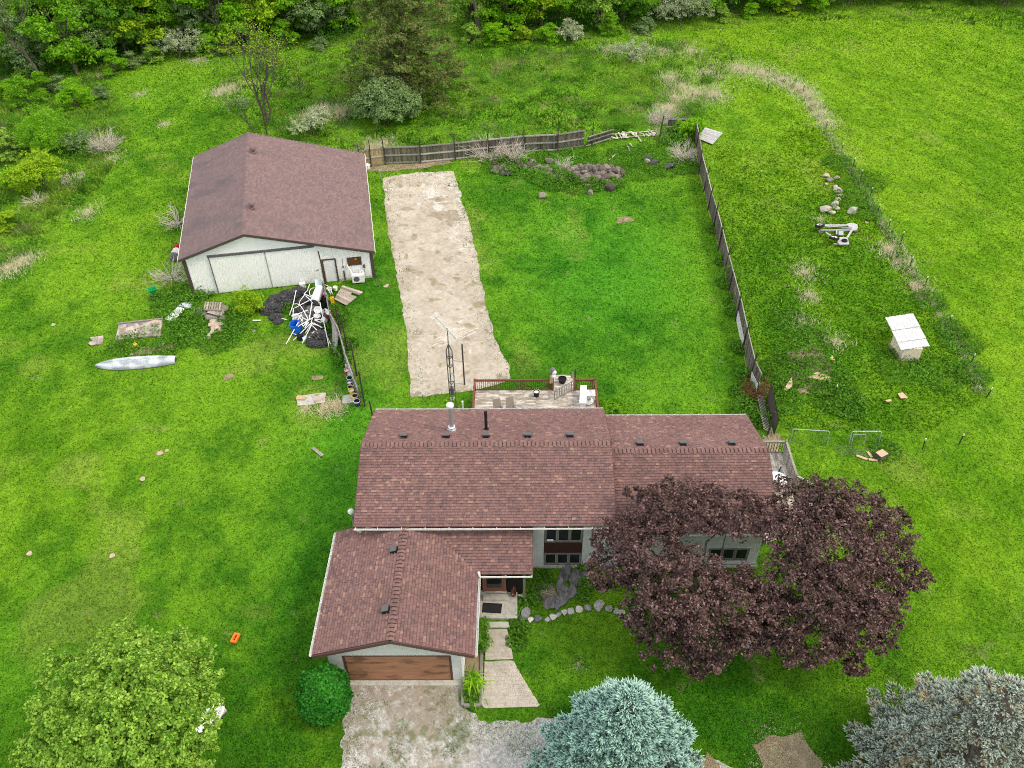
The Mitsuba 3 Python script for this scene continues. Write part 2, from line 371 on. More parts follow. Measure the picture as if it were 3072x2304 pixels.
for nm, pts, m, a, s in (('bare_patch', [(10.45, 17.95), (11.54, 18.38), (12.88, 18.29), (13.16, 17.36), (13.23, 16.15), (10.23, 16.15)], 'bare_soil', .7, 3),
                      ('sand_patch', [(-27.58, 46.95), (-26.14, 47.42), (-24.60, 47.29), (-24.90, 46.66), (-26.11, 46.31), (-27.36, 46.12)], 'bare_soil', .15, 4),
                      ('bare_patch', [(8.16, 17.66), (8.47, 17.45), (8.80, 16.97), (7.66, 16.69)], 'bare_soil', .2, 5),
                      ('bare_patch', [(0.76, 26.92), (1.50, 27.06), (1.83, 25.90), (1.21, 25.47), (0.49, 25.76)], 'bare_soil', .3, 6),
                      ('bare_patch', [(-14.40, 43.79), (-13.51, 43.78), (-13.51, 43.40), (-14.18, 43.26)], 'bare_soil', .15, 9),
                      ('bare_patch', [(-20.52, 43.85), (-19.80, 44.13), (-19.74, 43.64), (-20.27, 43.36)], 'bare_soil', .12, 10),
                      ('bare_patch', [(8.23, 64.65), (9.45, 64.79), (9.85, 64.00), (8.34, 63.56)], 'bare_soil', .2, 11),
                      ('bare_patch', [(-22.79, 36.66), (-22.39, 36.86), (-22.18, 36.38), (-22.56, 36.30)], 'bare_soil', .1, 12),
                      ('bare_patch', [(18.59, 46.08), (20.79, 47.10), (21.38, 44.54), (19.98, 41.70), (18.21, 41.95)], 'bare_soil', .4, 13),
                      ('bare_patch', [(14.85, 37.01), (15.83, 38.44), (16.22, 37.41), (15.39, 36.02)], 'bare_soil', .3, 14),
                      ('bare_patch', [(29.87, 54.50), (31.34, 55.11), (30.76, 52.04), (29.79, 51.75)], 'bare_soil', .3, 15),
                      ('bare_patch', [(-15.29, 74.77), (-10.00, 75.25), (-7.39, 76.37), (-6.42, 75.18), (-9.88, 73.91), (-14.67, 73.43)], 'bare_soil', .3, 16)):
    g = rough(pts, a, .25, s); g = max(g.geoms, key=lambda q: q.area) if hasattr(g, 'geoms') else g
    struct(nm, sheet(g, .008), m); PATCH.append(g)

# paved walkway: two slabs of stamped pavers, every paver a piece
walk = numbered('walkway'); labels[walk] = {'kind': 'structure'}
SLAB = [Polygon([(-1.94, 23.95), (-0.81, 23.97), (-0.65, 23.45), (-0.50, 22.30), (-1.86, 22.25)]), Polygon([(-1.89, 22.17), (-0.48, 22.22), (-0.17, 21.57), (0.28, 20.75), (0.77, 19.92), (0.67, 19.83), (-1.76, 19.76), (-1.92, 19.83)])]
for q in SLAB:
    part(walk, 'bedding', MB().prism(q.buffer(-.01), 0, .04).mesh(), 'paver_joint')
r_ = np.random.default_rng(3)
npav = 0
for q in SLAB:
    x0, y0, x1, y1 = q.bounds; y = y0; row = 0
    while y < y1:
        x = x0 - r_.random() * .5
        h = .2
        while x < x1:
            w = r_.choice([.3, .4, .4])
            c = shapely.box(x + .003, y + .003, x + w - .003, y + h - .003).intersection(q)
            if c.area > .008 and c.geom_type == 'Polygon':
                b = MB().prism(c, .03, .052 + .004 * r_.random(), uv=(r_.random(), 0)); part(walk, 'paver', b.mesh(), 'paver', uv=b.uv()); npav += 1
            x += w
        y += h; row += 1
walk_edge = MB().bar((*(-2.01, 24.32), .05), (*(-2.06, 22.91), .05), .07, .12).bar((*(-2.04, 22.85), .05), (*(-1.94, 19.88), .05), .07, .12)
mb_part(walk, 'edging', walk_edge, 'concrete')
WALK = shapely.union_all(SLAB).buffer(.03)

# where tall growth stands
ROUGH_LEFT = Polygon([(-40.76, 49.93), (-41.52, 56.04), (-40.62, 62.70), (-39.07, 69.11), (-39.40, 77.48), (-40.55, 83.88), (-43.79, 89.86), (-49.21, 97.92), (-44.90, 102.17), (-36.79, 105.49), (-39.11, 114.27), (-68.96, 115.19), (-69.56, 93.66)])
BACK_MEADOW = Polygon([(-34.51, 96.85), (-31.17, 101.06), (-21.85, 105.38), (-7.09, 107.36), (4.46, 107.03), (25.33, 108.05), (25.71, 102.51), (22.78, 94.05), (17.00, 83.21), (8.26, 80.99), (-5.69, 78.55), (-15.71, 77.73), (-26.71, 81.71), (-32.76, 90.22)])
WOODS_EDGE = Polygon([(-50.31, 98.66), (-44.28, 102.00), (-32.31, 105.99), (-22.10, 106.98), (-7.05, 106.55), (4.47, 107.51), (19.34, 110.74), (26.62, 111.90), (44.21, 115.26), (64.04, 110.75), (69.26, 110.93), (78, 150), (-100, 150)])
PEN = Polygon([(19.33, 78.87), (24.12, 76.75), (28.63, 84.08), (31.05, 80.73), (31.13, 74.66), (31.24, 66.69), (31.03, 55.76), (30.95, 48.07), (30.88, 41.61), (25.68, 38.16), (16.71, 38.23), (15.43, 40.39), (16.00, 49.32), (16.73, 60.75)])
MOUND = Polygon([(-5.54, 75.35), (-1.09, 76.74), (8.97, 78.25), (16.52, 79.97), (16.66, 74.94), (13.70, 72.64), (10.44, 70.44), (7.31, 68.34), (3.61, 69.69), (1.11, 72.41), (-3.24, 72.95)])
HOUSE = shapely.union_all([shapely.box(-9.2, 21.1, -2.8, 28.2), shapely.box(-8.15, 27.7, 12.7, 35.6), shapely.box(-2.9, 24.5, -.25, 28)])
SHED = Polygon([(-25.2, 53.3), (-11.6, 55.7), (-14.7, 71.9), (-28.9, 69.7)])
COOP = Polygon([(26.15, 45.05), (27.34, 45.00), (27.22, 47.32), (25.94, 47.33)]).buffer(.1)
DECK = shapely.union_all([COOP, shapely.box(-3.1, 35.5, 4.8, 41.3), Polygon([(12.6, 28.5), (15.6, 28.5), (15.7, 35.4), (12.6, 35.4)])])
HARD = shapely.union_all([shapely.box(-8.65, 20.88, -2.75, 21.3), HOUSE, SHED, DECK, WALK])
BARE = shapely.union_all([SAND, *PATCH])


def blades(P, h, w, rs, lean=(.5, 1.3)):
    """One leaning triangle per point: vertices, faces, uv (random, height)."""
    n = len(P); a = rs.random(n) * 2 * np.pi; d = np.c_[np.cos(a), np.sin(a)]; l = rs.uniform(*lean, n)[:, None]
    h = (h * rs.uniform(.6, 1.3, n))[:, None]; w = (w * rs.uniform(.6, 1.4, n))[:, None]
    b = rs.random(n) * 2 * np.pi; e = np.c_[np.cos(b), np.sin(b)]
    p0 = np.c_[P - e * w / 2, np.full(n, -.012)]; p1 = np.c_[P + e * w / 2, np.full(n, -.012)]
    p2 = np.c_[P + d * h * np.sin(l), np.maximum(h * np.cos(l), .02)]
    v = np.stack([p0, p1, p2], 1).reshape(-1, 3); u = np.repeat(rs.random(n), 3); t = np.tile([0, 0, 1.0], n)
    return v, np.arange(3 * n).reshape(-1, 3), np.c_[u, t]


def scatter(n, dens_scale, rs, ymin=14.5, ymax=126):
    """Points over the ground, thinning with the distance from the middle of the plot."""
    y = ymin + (ymax - ymin) * rs.random(n) ** dens_scale
    x = (rs.random(n) * 2 - 1) * (24 + .48 * y)
    return np.c_[x, y]


def inside(poly, P): return shapely.contains_xy(poly, P[:, 0], P[:, 1])


P = scatter(1000000, 1.75, rng)
ib = inside(BARE, P); keep = ~inside(HARD, P); dist = np.zeros(len(P)); dist[ib] = shapely.distance(shapely.points(P[ib]), BARE.boundary); ip = inside(shapely.union_all(PATCH), P); keep &= ~ib | (ip & (rng.random(len(P)) < .28)) | (rng.random(len(P)) < .9 * np.exp(-dist / .34)) | (ib & (dist < 1.2) & (meshkit.fbm(np.c_[P * 1.3, np.full(len(P), 5.)], 3) > .60 + .12 * dist))
dr_ = inside(DRIVE, P); dd_ = np.zeros(len(P)); dd_[dr_] = shapely.distance(shapely.points(P[dr_]), DRIVE.boundary)
grow_ = meshkit.fbm(np.c_[P * .9, np.full(len(P), 3.)], 3) + .32 * np.exp(-((P[:, 0] + 3.3) ** 2 / 2.2 + (P[:, 1] - 19.2) ** 2 / 2.4)) + .30 * np.exp(-dd_ / .7)
keep &= ~dr_ | (grow_ > .58 + .12 * rng.random(len(P)))
tall = inside(ROUGH_LEFT, P) | inside(BACK_MEADOW, P) | inside(WOODS_EDGE, P)
clump = meshkit.fbm(np.c_[P * 1.6, np.full(len(P), 9.)], 3)
Pl = P[keep & ~tall]; far = np.clip((Pl[:, 1] - 25) / 60, 0, 1.3)
hl = (.075 + .05 * far) * (.6 + 1.0 * clump[keep & ~tall]); pen = inside(PEN, Pl); hl = np.where(pen, hl * 1.5, hl)
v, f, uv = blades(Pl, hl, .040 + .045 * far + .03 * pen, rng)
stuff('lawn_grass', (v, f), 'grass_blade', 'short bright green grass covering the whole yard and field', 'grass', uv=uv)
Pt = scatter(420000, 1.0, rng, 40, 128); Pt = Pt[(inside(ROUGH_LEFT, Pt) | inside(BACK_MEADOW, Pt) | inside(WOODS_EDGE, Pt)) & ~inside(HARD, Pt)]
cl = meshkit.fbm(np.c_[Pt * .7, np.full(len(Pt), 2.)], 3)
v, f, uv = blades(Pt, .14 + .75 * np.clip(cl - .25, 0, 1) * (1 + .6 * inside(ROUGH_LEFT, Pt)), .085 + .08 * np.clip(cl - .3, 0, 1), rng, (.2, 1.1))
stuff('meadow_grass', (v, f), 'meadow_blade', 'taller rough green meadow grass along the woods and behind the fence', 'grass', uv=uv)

# ================================================================ the house
rs = np.random.default_rng(11)


def tab_mesh(w, l, t, u):
    """One roofing tab: lower edge at v=0 raised by t, upper end flush."""
    v = np.array([[0, 0, 0], [w, 0, 0], [w, l, 0], [0, l, 0], [0, 0, t], [w, 0, t], [w, l, .003], [0, l, .003]])
    f = BOXF[2:]          # no underside
    return v, f, np.array([[u, 0], [u, 0], [u, 1], [u, 1]] * 2)


def frame_of(o, u, v):
    u, v = unit(u), unit(v); n = np.cross(u, v); M = np.eye(4); M[:3, 0], M[:3, 1], M[:3, 2], M[:3, 3] = u, v, n, o
    return M


def tone(rs):
    return rs.random()


VARIANTS = {}


def lay_shingles(owner, o, u, v, poly, rs, pieces=0, expo=.155, flip=False):
    """Courses of laminated shingles over a polygon given in (along the eave, up the slope). pieces: how many become parts of their own."""
    M = frame_of(o, u, v); P = Polygon(poly); x0, y0, x1, y1 = P.bounds
    MBs = MB(); row = 0; y = y0; made = 0; order = []
    while y < y1 - .03:
        g = P.intersection(LineString([(x0 - 1, y + expo * .5), (x1 + 1, y + expo * .5)]))
        for s in getattr(g, 'geoms', [g]):
            if s.is_empty or s.geom_type != 'LineString': continue
            a, b = sorted([s.coords[0][0], s.coords[-1][0]]); x = a - rs.random() * .2
            proud = rs.random() < .5
            while x < b - .02:
                w = rs.choice(VAR_W); xa, xb = max(x, a), min(x + w, b); x += w; proud = not proud
                if xb - xa < .02: continue
                order.append((xa, y, xb - xa, (.030 if proud else .010), tone(rs) if proud else tone(rs) * .82))
        y += expo; row += 1
    nz = M[:3, 2]
    for (xa, yy, w, t, tn) in order:
        l = min(expo * 1.02, y1 - yy)
        if made < pieces and w in VAR_W:
            k = (w, t, int(tn * 12))
            if k not in VARIANTS:
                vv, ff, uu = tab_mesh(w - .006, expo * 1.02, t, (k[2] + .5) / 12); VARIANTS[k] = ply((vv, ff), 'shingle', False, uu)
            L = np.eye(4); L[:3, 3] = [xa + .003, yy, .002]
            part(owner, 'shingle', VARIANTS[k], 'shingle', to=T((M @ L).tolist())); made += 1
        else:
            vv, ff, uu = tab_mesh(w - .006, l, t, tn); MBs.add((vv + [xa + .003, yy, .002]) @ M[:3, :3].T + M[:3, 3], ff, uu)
    part(owner, 'shingle_field', MBs.mesh(), 'shingle', uv=MBs.uv(), stuff=True)
    return made


VAR_W = (.11, .15, .19, .24, .31)


def roof_slab(o, u, v, poly, t=.14):
    M = frame_of(o, u, v)
    return MB().prism(Polygon(poly), -t, 0, lambda q: q @ M[:3, :3].T + M[:3, 3]).mesh()


def cap_row(owner, p, q, d1, d2, rs, step=.22, w=.19):
    """Bent ridge caps from p to q; d1 and d2 point down the two slopes."""
    p, q = A3(*p), A3(*q); n = int(np.linalg.norm(q - p) / step); e = (q - p) / n; d1, d2 = unit(d1), unit(d2)
    lift = A3(0, 0, .055); k = lift * .45
    part(owner, 'ridge_gap_shade', (np.array([p + k + d1 * (w + .02), p + k, p + k + d2 * (w + .02), q + k + d1 * (w + .02), q + k, q + k + d2 * (w + .02)]), np.array([[0, 3, 4], [0, 4, 1], [1, 4, 5], [1, 5, 2]])), 'cap_dark')  # dark strip added to draw the shadow and sealant lines between caps
    for i in range(n):
        a = p + e * i + lift; b = a + e * .93; up = A3(0, 0, .035)
        v = [a + d1 * w, a, a + d2 * w, b + d1 * w - up, b - up, b + d2 * w - up]
        v += [x - A3(0, 0, .025) for x in v]
        f = [[0, 3, 4], [0, 4, 1], [1, 4, 5], [1, 5, 2], [0, 1, 7], [0, 7, 6], [1, 2, 8], [1, 8, 7], [3, 9, 10], [3, 10, 4], [4, 10, 11], [4, 11, 5], [0, 6, 9], [0, 9, 3], [2, 5, 11], [2, 11, 8]]
        part(owner, 'cap_shingle', (np.array(v), np.array(f)), 'shingle', uv=np.full((12, 2), [rs.random() * .55, 0]))


H = thing('house', 'split level house with brownish red shingle roofs and pale painted brick walls', 'house')
EY, EZ, RY, RZ, BY = 27.35, 4.05, 31.65, 5.60, 35.95          # main roof: front eave, ridge, back eave
ML, MR, WR = -8.52, 4.72, 13.1; WE, WZ = 3.48, 5.03                 # wing: eave and ridge heights
sl = math.hypot(RY - EY, RZ - EZ); wsl = math.hypot(RY - EY, WZ - WE)
up1, up2, upw1, upw2 = A3(0, RY - EY, RZ - EZ), A3(0, EY - RY, RZ - EZ), A3(0, RY - EY, WZ - WE), A3(0, EY - RY, WZ - WE)
GL, GR, GX, GE, GZ, GF = -9.67, -2.25, -5.97, 2.75, 3.98, 20.9      # garage roof
gsl = math.hypot(GX - GL, GZ - GE); gup1, gup2 = A3(GX - GL, 0, GZ - GE), A3(GX - GR, 0, GZ - GE)
GB = 28.05
# walls
gx0, gx1, gy0 = -9.12, -2.85, 21.2
w = MB()
w.bb(gx0, gx0 + .75, gy0, gy0 + .2, 0, 2.45).bb(-3.42, gx1, gy0, gy0 + .2, 0, 2.45).bb(gx0 + .75, -3.42, gy0, gy0 + .2, 2.16, 2.45)
w.prism([(gx0, 2.45), (gx1, 2.45), (gx1, 2.79), (GX, 3.79), (gx0, 2.81)], 0, .2, lambda q: np.c_[q[:, 0], gy0 + .2 - q[:, 2], q[:, 1]])
w.bb(gx0, gx0 + .2, gy0 + .2, 27.9, 0, 2.8).bb(gx1 - .2, gx1, gy0 + .2, 26.2, 0, 2.78)
mb_part(H, 'wall', w, 'painted_brick', 'pale painted brick garage walls')
fw = 27.8
mw = MB().bb(-8.1, -2.6, fw, fw + .25, 0, 3.9).bb(-.0, 1.12, fw, fw + .25, 0, 3.9).bb(3.14, 4.4, fw, fw + .25, 0, 3.9).bb(1.12, 3.14, fw, fw + .25, 0, .2).bb(1.12, 3.14, fw, fw + .25, 3.5, 3.9)
mw.bb(-8.1, -7.85, fw + .25, 35.5, 0, 3.9).bb(4.15, 4.4, fw + .25, 35.5, 3.1, 4.2)
mw.prism([(fw, 3.9), (35.5, 3.9), (RY, 5.3)], 0, .24, lambda q: np.c_[-8.1 + q[:, 2], q[:, 0], q[:, 1]]).prism([(fw, 3.9), (35.5, 3.9), (RY, 5.3)], 0, .24, lambda q: np.c_[4.16 + q[:, 2], q[:, 0], q[:, 1]])
mw.bb(-7.85, 4.4, 35.25, 35.5, 0, 3.9)
mb_part(H, 'wall', mw, 'painted_brick', 'pale painted brick walls of the tall main block')
ww = MB().bb(4.402, 9.85, fw + .06, fw + .3, 0, 3.35).bb(9.85, 12.0, fw + .06, fw + .3, 0, .5).bb(9.85, 12.0, fw + .06, fw + .3, 1.5, 3.35).bb(12.0, 12.52, fw + .06, fw + .3, 0, 3.35).bb(12.28, 12.52, fw + .3, 35.5, 0, 3.35).bb(4.402, 12.28, 35.25, 35.5, 0, 3.35)
ww.prism([(fw + .06, 3.35), (35.5, 3.35), (RY, 4.75)], 0, .24, lambda q: np.c_[12.28 + q[:, 2], q[:, 0], q[:, 1]])
mb_part(H, 'wall', ww, 'painted_brick', 'pale brick walls of the low right wing')
mb_part(H, 'plinth', MB().bb(-.02, 12.55, fw - .06, fw - .003, 0, .16), 'concrete')
# entrance recess behind the porch
er = MB().bb(-2.84, .0, 26.1, 27.79, 0, 2.8)  # solid block in a near black wall colour
mb_part(H, 'wall', er, 'dark_void', 'dark walls of the entrance recess')

# roofs
R1 = part(H, 'roof', roof_slab((ML, EY, EZ), (1, 0, 0), up1, [(0, 0), (MR - ML, 0), (MR - ML, sl), (0, sl)]), 'fascia_brown', 'front slope of the tall main roof')
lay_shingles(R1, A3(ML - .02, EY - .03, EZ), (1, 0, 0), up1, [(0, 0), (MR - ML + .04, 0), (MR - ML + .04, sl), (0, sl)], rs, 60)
R2 = part(H, 'roof', roof_slab((MR, BY, EZ), (-1, 0, 0), up2, [(0, 0), (MR - ML, 0), (MR - ML, sl), (0, sl)]), 'fascia_brown', 'back slope of the tall main roof')
lay_shingles(R2, A3(MR + .02, BY + .03, EZ), (-1, 0, 0), up2, [(0, 0), (MR - ML + .04, 0), (MR - ML + .04, sl), (0, sl)], rs, 0)
R3 = part(H, 'roof', roof_slab((MR - .4, EY, WE), (1, 0, 0), upw1, [(0, 0), (WR - MR + .4, 0), (WR - MR + .4, wsl), (0, wsl)]), 'fascia_brown', 'front slope of the right wing roof')
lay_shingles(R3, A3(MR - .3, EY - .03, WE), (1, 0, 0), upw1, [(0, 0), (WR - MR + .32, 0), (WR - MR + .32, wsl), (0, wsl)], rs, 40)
R4 = part(H, 'roof', roof_slab((WR, BY, WE), (-1, 0, 0), upw2, [(0, 0), (WR - MR + .4, 0), (WR - MR + .4, wsl), (0, wsl)]), 'fascia_brown', 'back slope of the right wing roof')
lay_shingles(R4, A3(WR + .02, BY + .03, WE), (-1, 0, 0), upw2, [(0, 0), (WR - MR + .32, 0), (WR - MR + .32, wsl), (0, wsl)], rs, 0)
# garage: left slope runs past the main wall on its outer side
gl_poly = [(0, 0), (GB - GF, 0), (GB - GF, 1.25), (27.78 - GF, 1.25), (27.78 - GF, gsl), (0, gsl)]
fl = lambda P, L: [(L - a, b) for a, b in P][::-1]
R5 = part(H, 'roof', roof_slab((GL, GB, GE), (0, -1, 0), gup1, fl(gl_poly, GB - GF)), 'fascia_brown', 'left slope of the garage roof')
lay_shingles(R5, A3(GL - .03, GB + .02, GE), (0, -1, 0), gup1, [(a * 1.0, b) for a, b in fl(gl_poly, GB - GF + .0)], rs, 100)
vy = 25.38
gr_poly = [(0, 0), (vy - GF, 0), (27.78 - GF, (27.78 - vy) * gsl / (GR - GX)), (27.78 - GF, gsl), (0, gsl)]
R6 = part(H, 'roof', roof_slab((GR, GF, GE), (0, 1, 0), gup2, gr_poly), 'fascia_brown', 'right slope of the garage roof')
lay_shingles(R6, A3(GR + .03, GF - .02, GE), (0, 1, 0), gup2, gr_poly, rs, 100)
psl = math.hypot(27.78 - vy, (27.78 - vy) * .333)
pk = psl / (27.78 - vy); po = [(0, 0), (2.72, 0), (2.72, psl), (-(27.78 - vy), psl)]
R7 = part(H, 'roof', roof_slab((GR, vy, GE), (1, 0, 0), (0, 1, .333), po), 'fascia_brown', 'low porch roof between garage and main wall')
lay_shingles(R7, A3(GR, vy - .03, GE + .004), (1, 0, 0), (0, 1, .333), [(0, 0), (2.74, 0), (2.74, psl), (-(27.78 - vy), psl)], rs, 0)
cap_row(R1, (ML, RY, RZ), (MR, RY, RZ), -up1, -up2, rs)
cap_row(R3, (MR, RY, WZ), (WR, RY, WZ), -upw1, -upw2, rs)
cap_row(R6, (GX, GF, GZ), (GX, 27.75, GZ), -gup1, -gup2, rs)
# fascia, gutters with their open troughs
fb = lambda a, b, h=.2: mb_part(H, 'fascia', MB().bar(a, b, .04, h), 'fascia_brown')
for s, x in ((-1, GL), (1, GR)): fb((x, GF - .05, GE - .09), (GX, GF - .05, GZ - .09))
for x, ze, zr in ((ML - .03, EZ, RZ), (MR + .03, EZ, RZ), (WR + .03, WE, WZ)):
    fb((x, EY, ze - .1), (x, RY, zr - .1)); fb((x, BY, ze - .1), (x, RY, zr - .1))
fb((.5, vy, GE - .09), (.5, 27.75, GE + .79 - .09), .18)


def gutter(p, q, out):
    p, q, out = A3(*p), A3(*q), A3(*out); g = MB(); up = A3(0, 0, 1)
    g.bar(p - up * .10 + out * .05, q - up * .10 + out * .05, .10, .012).bar(p - up * .05 + out * .105, q - up * .05 + out * .105, .012, .11)
    L = np.linalg.norm(q - p); n = max(2, int(L / 1.2))
    for i in range(n + 1):
        c = p + (q - p) * min(max(i / n, .006), .994); g.bar(c + out * .0 - up * .004, c + out * .105 - up * .004, .03, .01)
    mb_part(H, 'gutter', g, 'white_paint')


gutter((ML, EY - .05, EZ - .03), (MR, EY - .05, EZ - .03), (0, -1, 0)); gutter((ML, BY + .05, EZ - .03), (MR, BY + .05, EZ - .03), (0, 1, 0))
gutter((MR + .1, EY - .05, WE - .03), (WR, EY - .05, WE - .03), (0, -1, 0)); gutter((MR + .1, BY + .05, WE - .03), (WR, BY + .05, WE - .03), (0, 1, 0))
gutter((GL - .05, GF, GE - .03), (GL - .05, GB, GE - .03), (-1, 0, 0)); gutter((GR + .05, GF, GE - .03), (GR + .05, vy - .02, GE - .03), (1, 0, 0))
gutter((GR + .1, vy - .05, GE - .03), (.47, vy - .05, GE - .03), (0, -1, 0))
d = MB().tube([(GR + .09, vy - .1, GE - .05), (GR + .09, vy - .12, GE + .14), (GR + .05, vy - .02, GE + .2)], .055, 8)
mb_part(H, 'downspout', d, 'white_paint', smooth=True)
mb_part(H, 'downspout', MB().bar((MR + .1, EY + .1, EZ - .1), (MR + .16, EY + .2, WE + .1), .09, .09).bar((MR + .16, EY + .2, WE + .12), (MR - .1, fw - .08, WE - .35), .07, .07).bar((4.28, fw - .06, 3.1), (4.28, fw - .06, .2), .08, .08), 'white_paint')
mb_part(H, 'downspout', MB().bar((-8.35, EY - .1, EZ - .2), (-8.3, fw - .1, EZ - .9), .08, .08), 'white_paint')

# roof vents, flue and stack
for u_, v_, kind in [(409,1187,0), (680,1184,0), (940,1181,0), (1208,1179,0), (1482,1180,0)]:
    pass
for c, slope, top in [((-6.38, 32.45, 5.07), up2, 0), ((-4.10, 32.45, 5.09), up2, 0), ((-1.93, 32.45, 5.11), up2, 0), ((0.31, 32.45, 5.11), up2, 0), ((2.60, 32.45, 5.09), up2, 0),
                      ((6.39, 32.30, 4.83), upw2, 1), ((8.70, 32.30, 4.80), upw2, 1), ((11.34, 32.30, 4.82), upw2, 1)]:
    n_ = unit(np.cross((-1, 0, 0), slope)); z = (RZ if not top else WZ) - (c[1] - RY) * (.36 if not top else .3605)
    R = np.stack([A3(1, 0, 0), np.cross(n_, A3(1, 0, 0)), n_], 1); o = A3(c[0], c[1], z)
    vk = mb_part(H, 'roof_vent', MB().box(o + n_ * .02, (.42, .42, .03), R).box(o + n_ * .09, (.30, .30, .13), R), 'black_plastic')
    mb_part(vk, 'lid', MB().box(o + n_ * .17, (.34, .34, .04), R), 'vent_grey')
for c, slope in [((-6.34, 25.98, 3.75), gup1), ((-6.34, 22.55, 3.75), gup1)]:
    n_ = unit(np.cross(A3(0, -1, 0), slope)); o = A3(c[0], c[1], GE + (c[0] - GL) * (GZ - GE) / (GX - GL)); u_ = A3(0, -1, 0)
    R = np.stack([u_, np.cross(n_, u_), n_], 1)
    vk = mb_part(H, 'roof_vent', MB().box(o + n_ * .02, (.42, .42, .03), R).box(o + n_ * .09, (.30, .30, .13), R), 'black_plastic')
    mb_part(vk, 'lid', MB().box(o + n_ * .17, (.34, .34, .04), R), 'vent_grey')
c = A3(*(-3.85, 33.30, 5.12)); c[2] = RZ - (33.3 - RY) * .36
fk = mb_part(H, 'flue', MB().cyl(c - A3(0, 0, .1), c + A3(0, 0, 1.75), .12, sides=18).lathe([(.27, 0), (.2, .06), (.13, .16)], c, sides=18), 'galvanised', 'tall silver metal flue on the back slope', True)
mb_part(fk, 'cap', MB().lathe([(.0, .16), (.19, .14), (.2, .1), (.2, .0), (.19, -.02), (.12, -.02)], c + A3(0, 0, 1.78), sides=20), 'white_paint', smooth=40)
mb_part(fk, 'collar', MB().lathe([(.13, .3), (.19, .28), (.19, .25), (.13, .23)], c, sides=18), 'white_paint', smooth=30)
c = A3(*(-1.96, 33.30, 5.32)); c[2] = RZ - (33.3 - RY) * .36
mb_part(H, 'vent_stack', MB().cyl(c - A3(0, 0, .1), c + A3(0, 0, 1.35), .085, sides=14).lathe([(.2, 0), (.1, .1)], c, sides=14), 'black_plastic', 'black plumbing stack on the back slope', True)

# garage door of four boards
gd = mb_part(H, 'garage_door', MB().bb(-8.36, -3.44, gy0 + .05, gy0 + .09, .02, 2.14), 'fascia_brown', 'weathered orange brown wooden garage door')
for i in range(4):
    mb_part(gd, 'panel', MB().bb(-8.33, -3.47, gy0 + .01, gy0 + .05, .03 + i * .53, .03 + i * .53 + .515), 'garage_panel')
mb_part(gd, 'frame', MB().bb(-8.44, -8.36, gy0 - .02, gy0 + .06, 0, 2.22).bb(-3.44, -3.36, gy0 - .02, gy0 + .06, 0, 2.22).bb(-8.36, -3.44, gy0 - .02, gy0 + .06, 2.14, 2.22), 'fascia_brown')
mb_part(H, 'apron', MB().bb(-8.6, -2.8, gy0 - .28, gy0 - .025, 0, .06), 'concrete')
mb_part(H, 'corner_post', MB().bb(gx1 - .06, gx1 + .03, gy0 - .03, gy0 - .002, .05, 2.5), 'white_paint')


def window(owner, x0, x1, z0, z1, y, cols, frame='grey_frame', pane='glass_dark', label=None, fw_=.07):
    f = MB(); d = .09
    f.bb(x0, x1, y - .03, y + d, z0, z0 + fw_).bb(x0, x1, y - .03, y + d, z1 - fw_, z1)
    for i in range(cols + 1):
        cx = x0 + fw_ / 2 + (x1 - x0 - fw_) * i / cols; f.bb(cx - fw_ / 2, cx + fw_ / 2, y - .028, y + d - .002, z0 + fw_, z1 - fw_)
    k = mb_part(owner, 'window', f, frame, label)
    for i in range(cols):
        a = x0 + fw_ + (x1 - x0 - fw_) * i / cols; b = x0 + (x1 - x0 - fw_) * (i + 1) / cols
        mb_part(k, 'pane', MB().bb(a, b, y + .03, y + .04, z0 + fw_, z1 - fw_), pane)
        mb_part(k, 'sash', MB().bb(a, a + .04, y - .005, y + .03, z0 + fw_, z1 - fw_).bb(b - .04, b, y - .005, y + .03, z0 + fw_, z1 - fw_).bb(a + .04, b - .04, y - .005, y + .03, z0 + fw_, z0 + fw_ + .04).bb(a + .04, b - .04, y - .005, y + .03, z1 - fw_ - .04, z1 - fw_), 'rail_wood')
    return k


w1 = window(H, 1.13, 3.13, 2.17, 3.48, fw, 3, label='upper three pane window of the main front wall')
window(H, 1.13, 3.13, .24, 1.22, fw, 3, label='lower three pane window of the main front wall')
mb_part(w1, 'notice', MB().bb(1.27, 1.6, fw - .012, fw - .006, 2.25, 2.42), 'white_paint', 'small white notice in the corner pane')
mb_part(w1, 'curtain', MB().bb(1.2, 3.06, fw + .12, fw + .14, 2.2, 3.45), 'fabric_grey')
mb_part(H, 'spandrel', MB().bb(1.13, 3.13, fw + .02, fw + .05, 1.225, 2.165), 'spandrel_red', 'dark red spandrel panel between the two windows')
window(H, 9.86, 11.99, .51, 1.49, fw + .06, 3, label='low window of the right wing behind the purple trees')
mb_part(H, 'void', MB().bb(1.13, 3.13, fw + .3, fw + .32, .2, 3.5).bb(9.86, 11.99, fw + .35, fw + .37, .5, 1.5), 'dark_void')
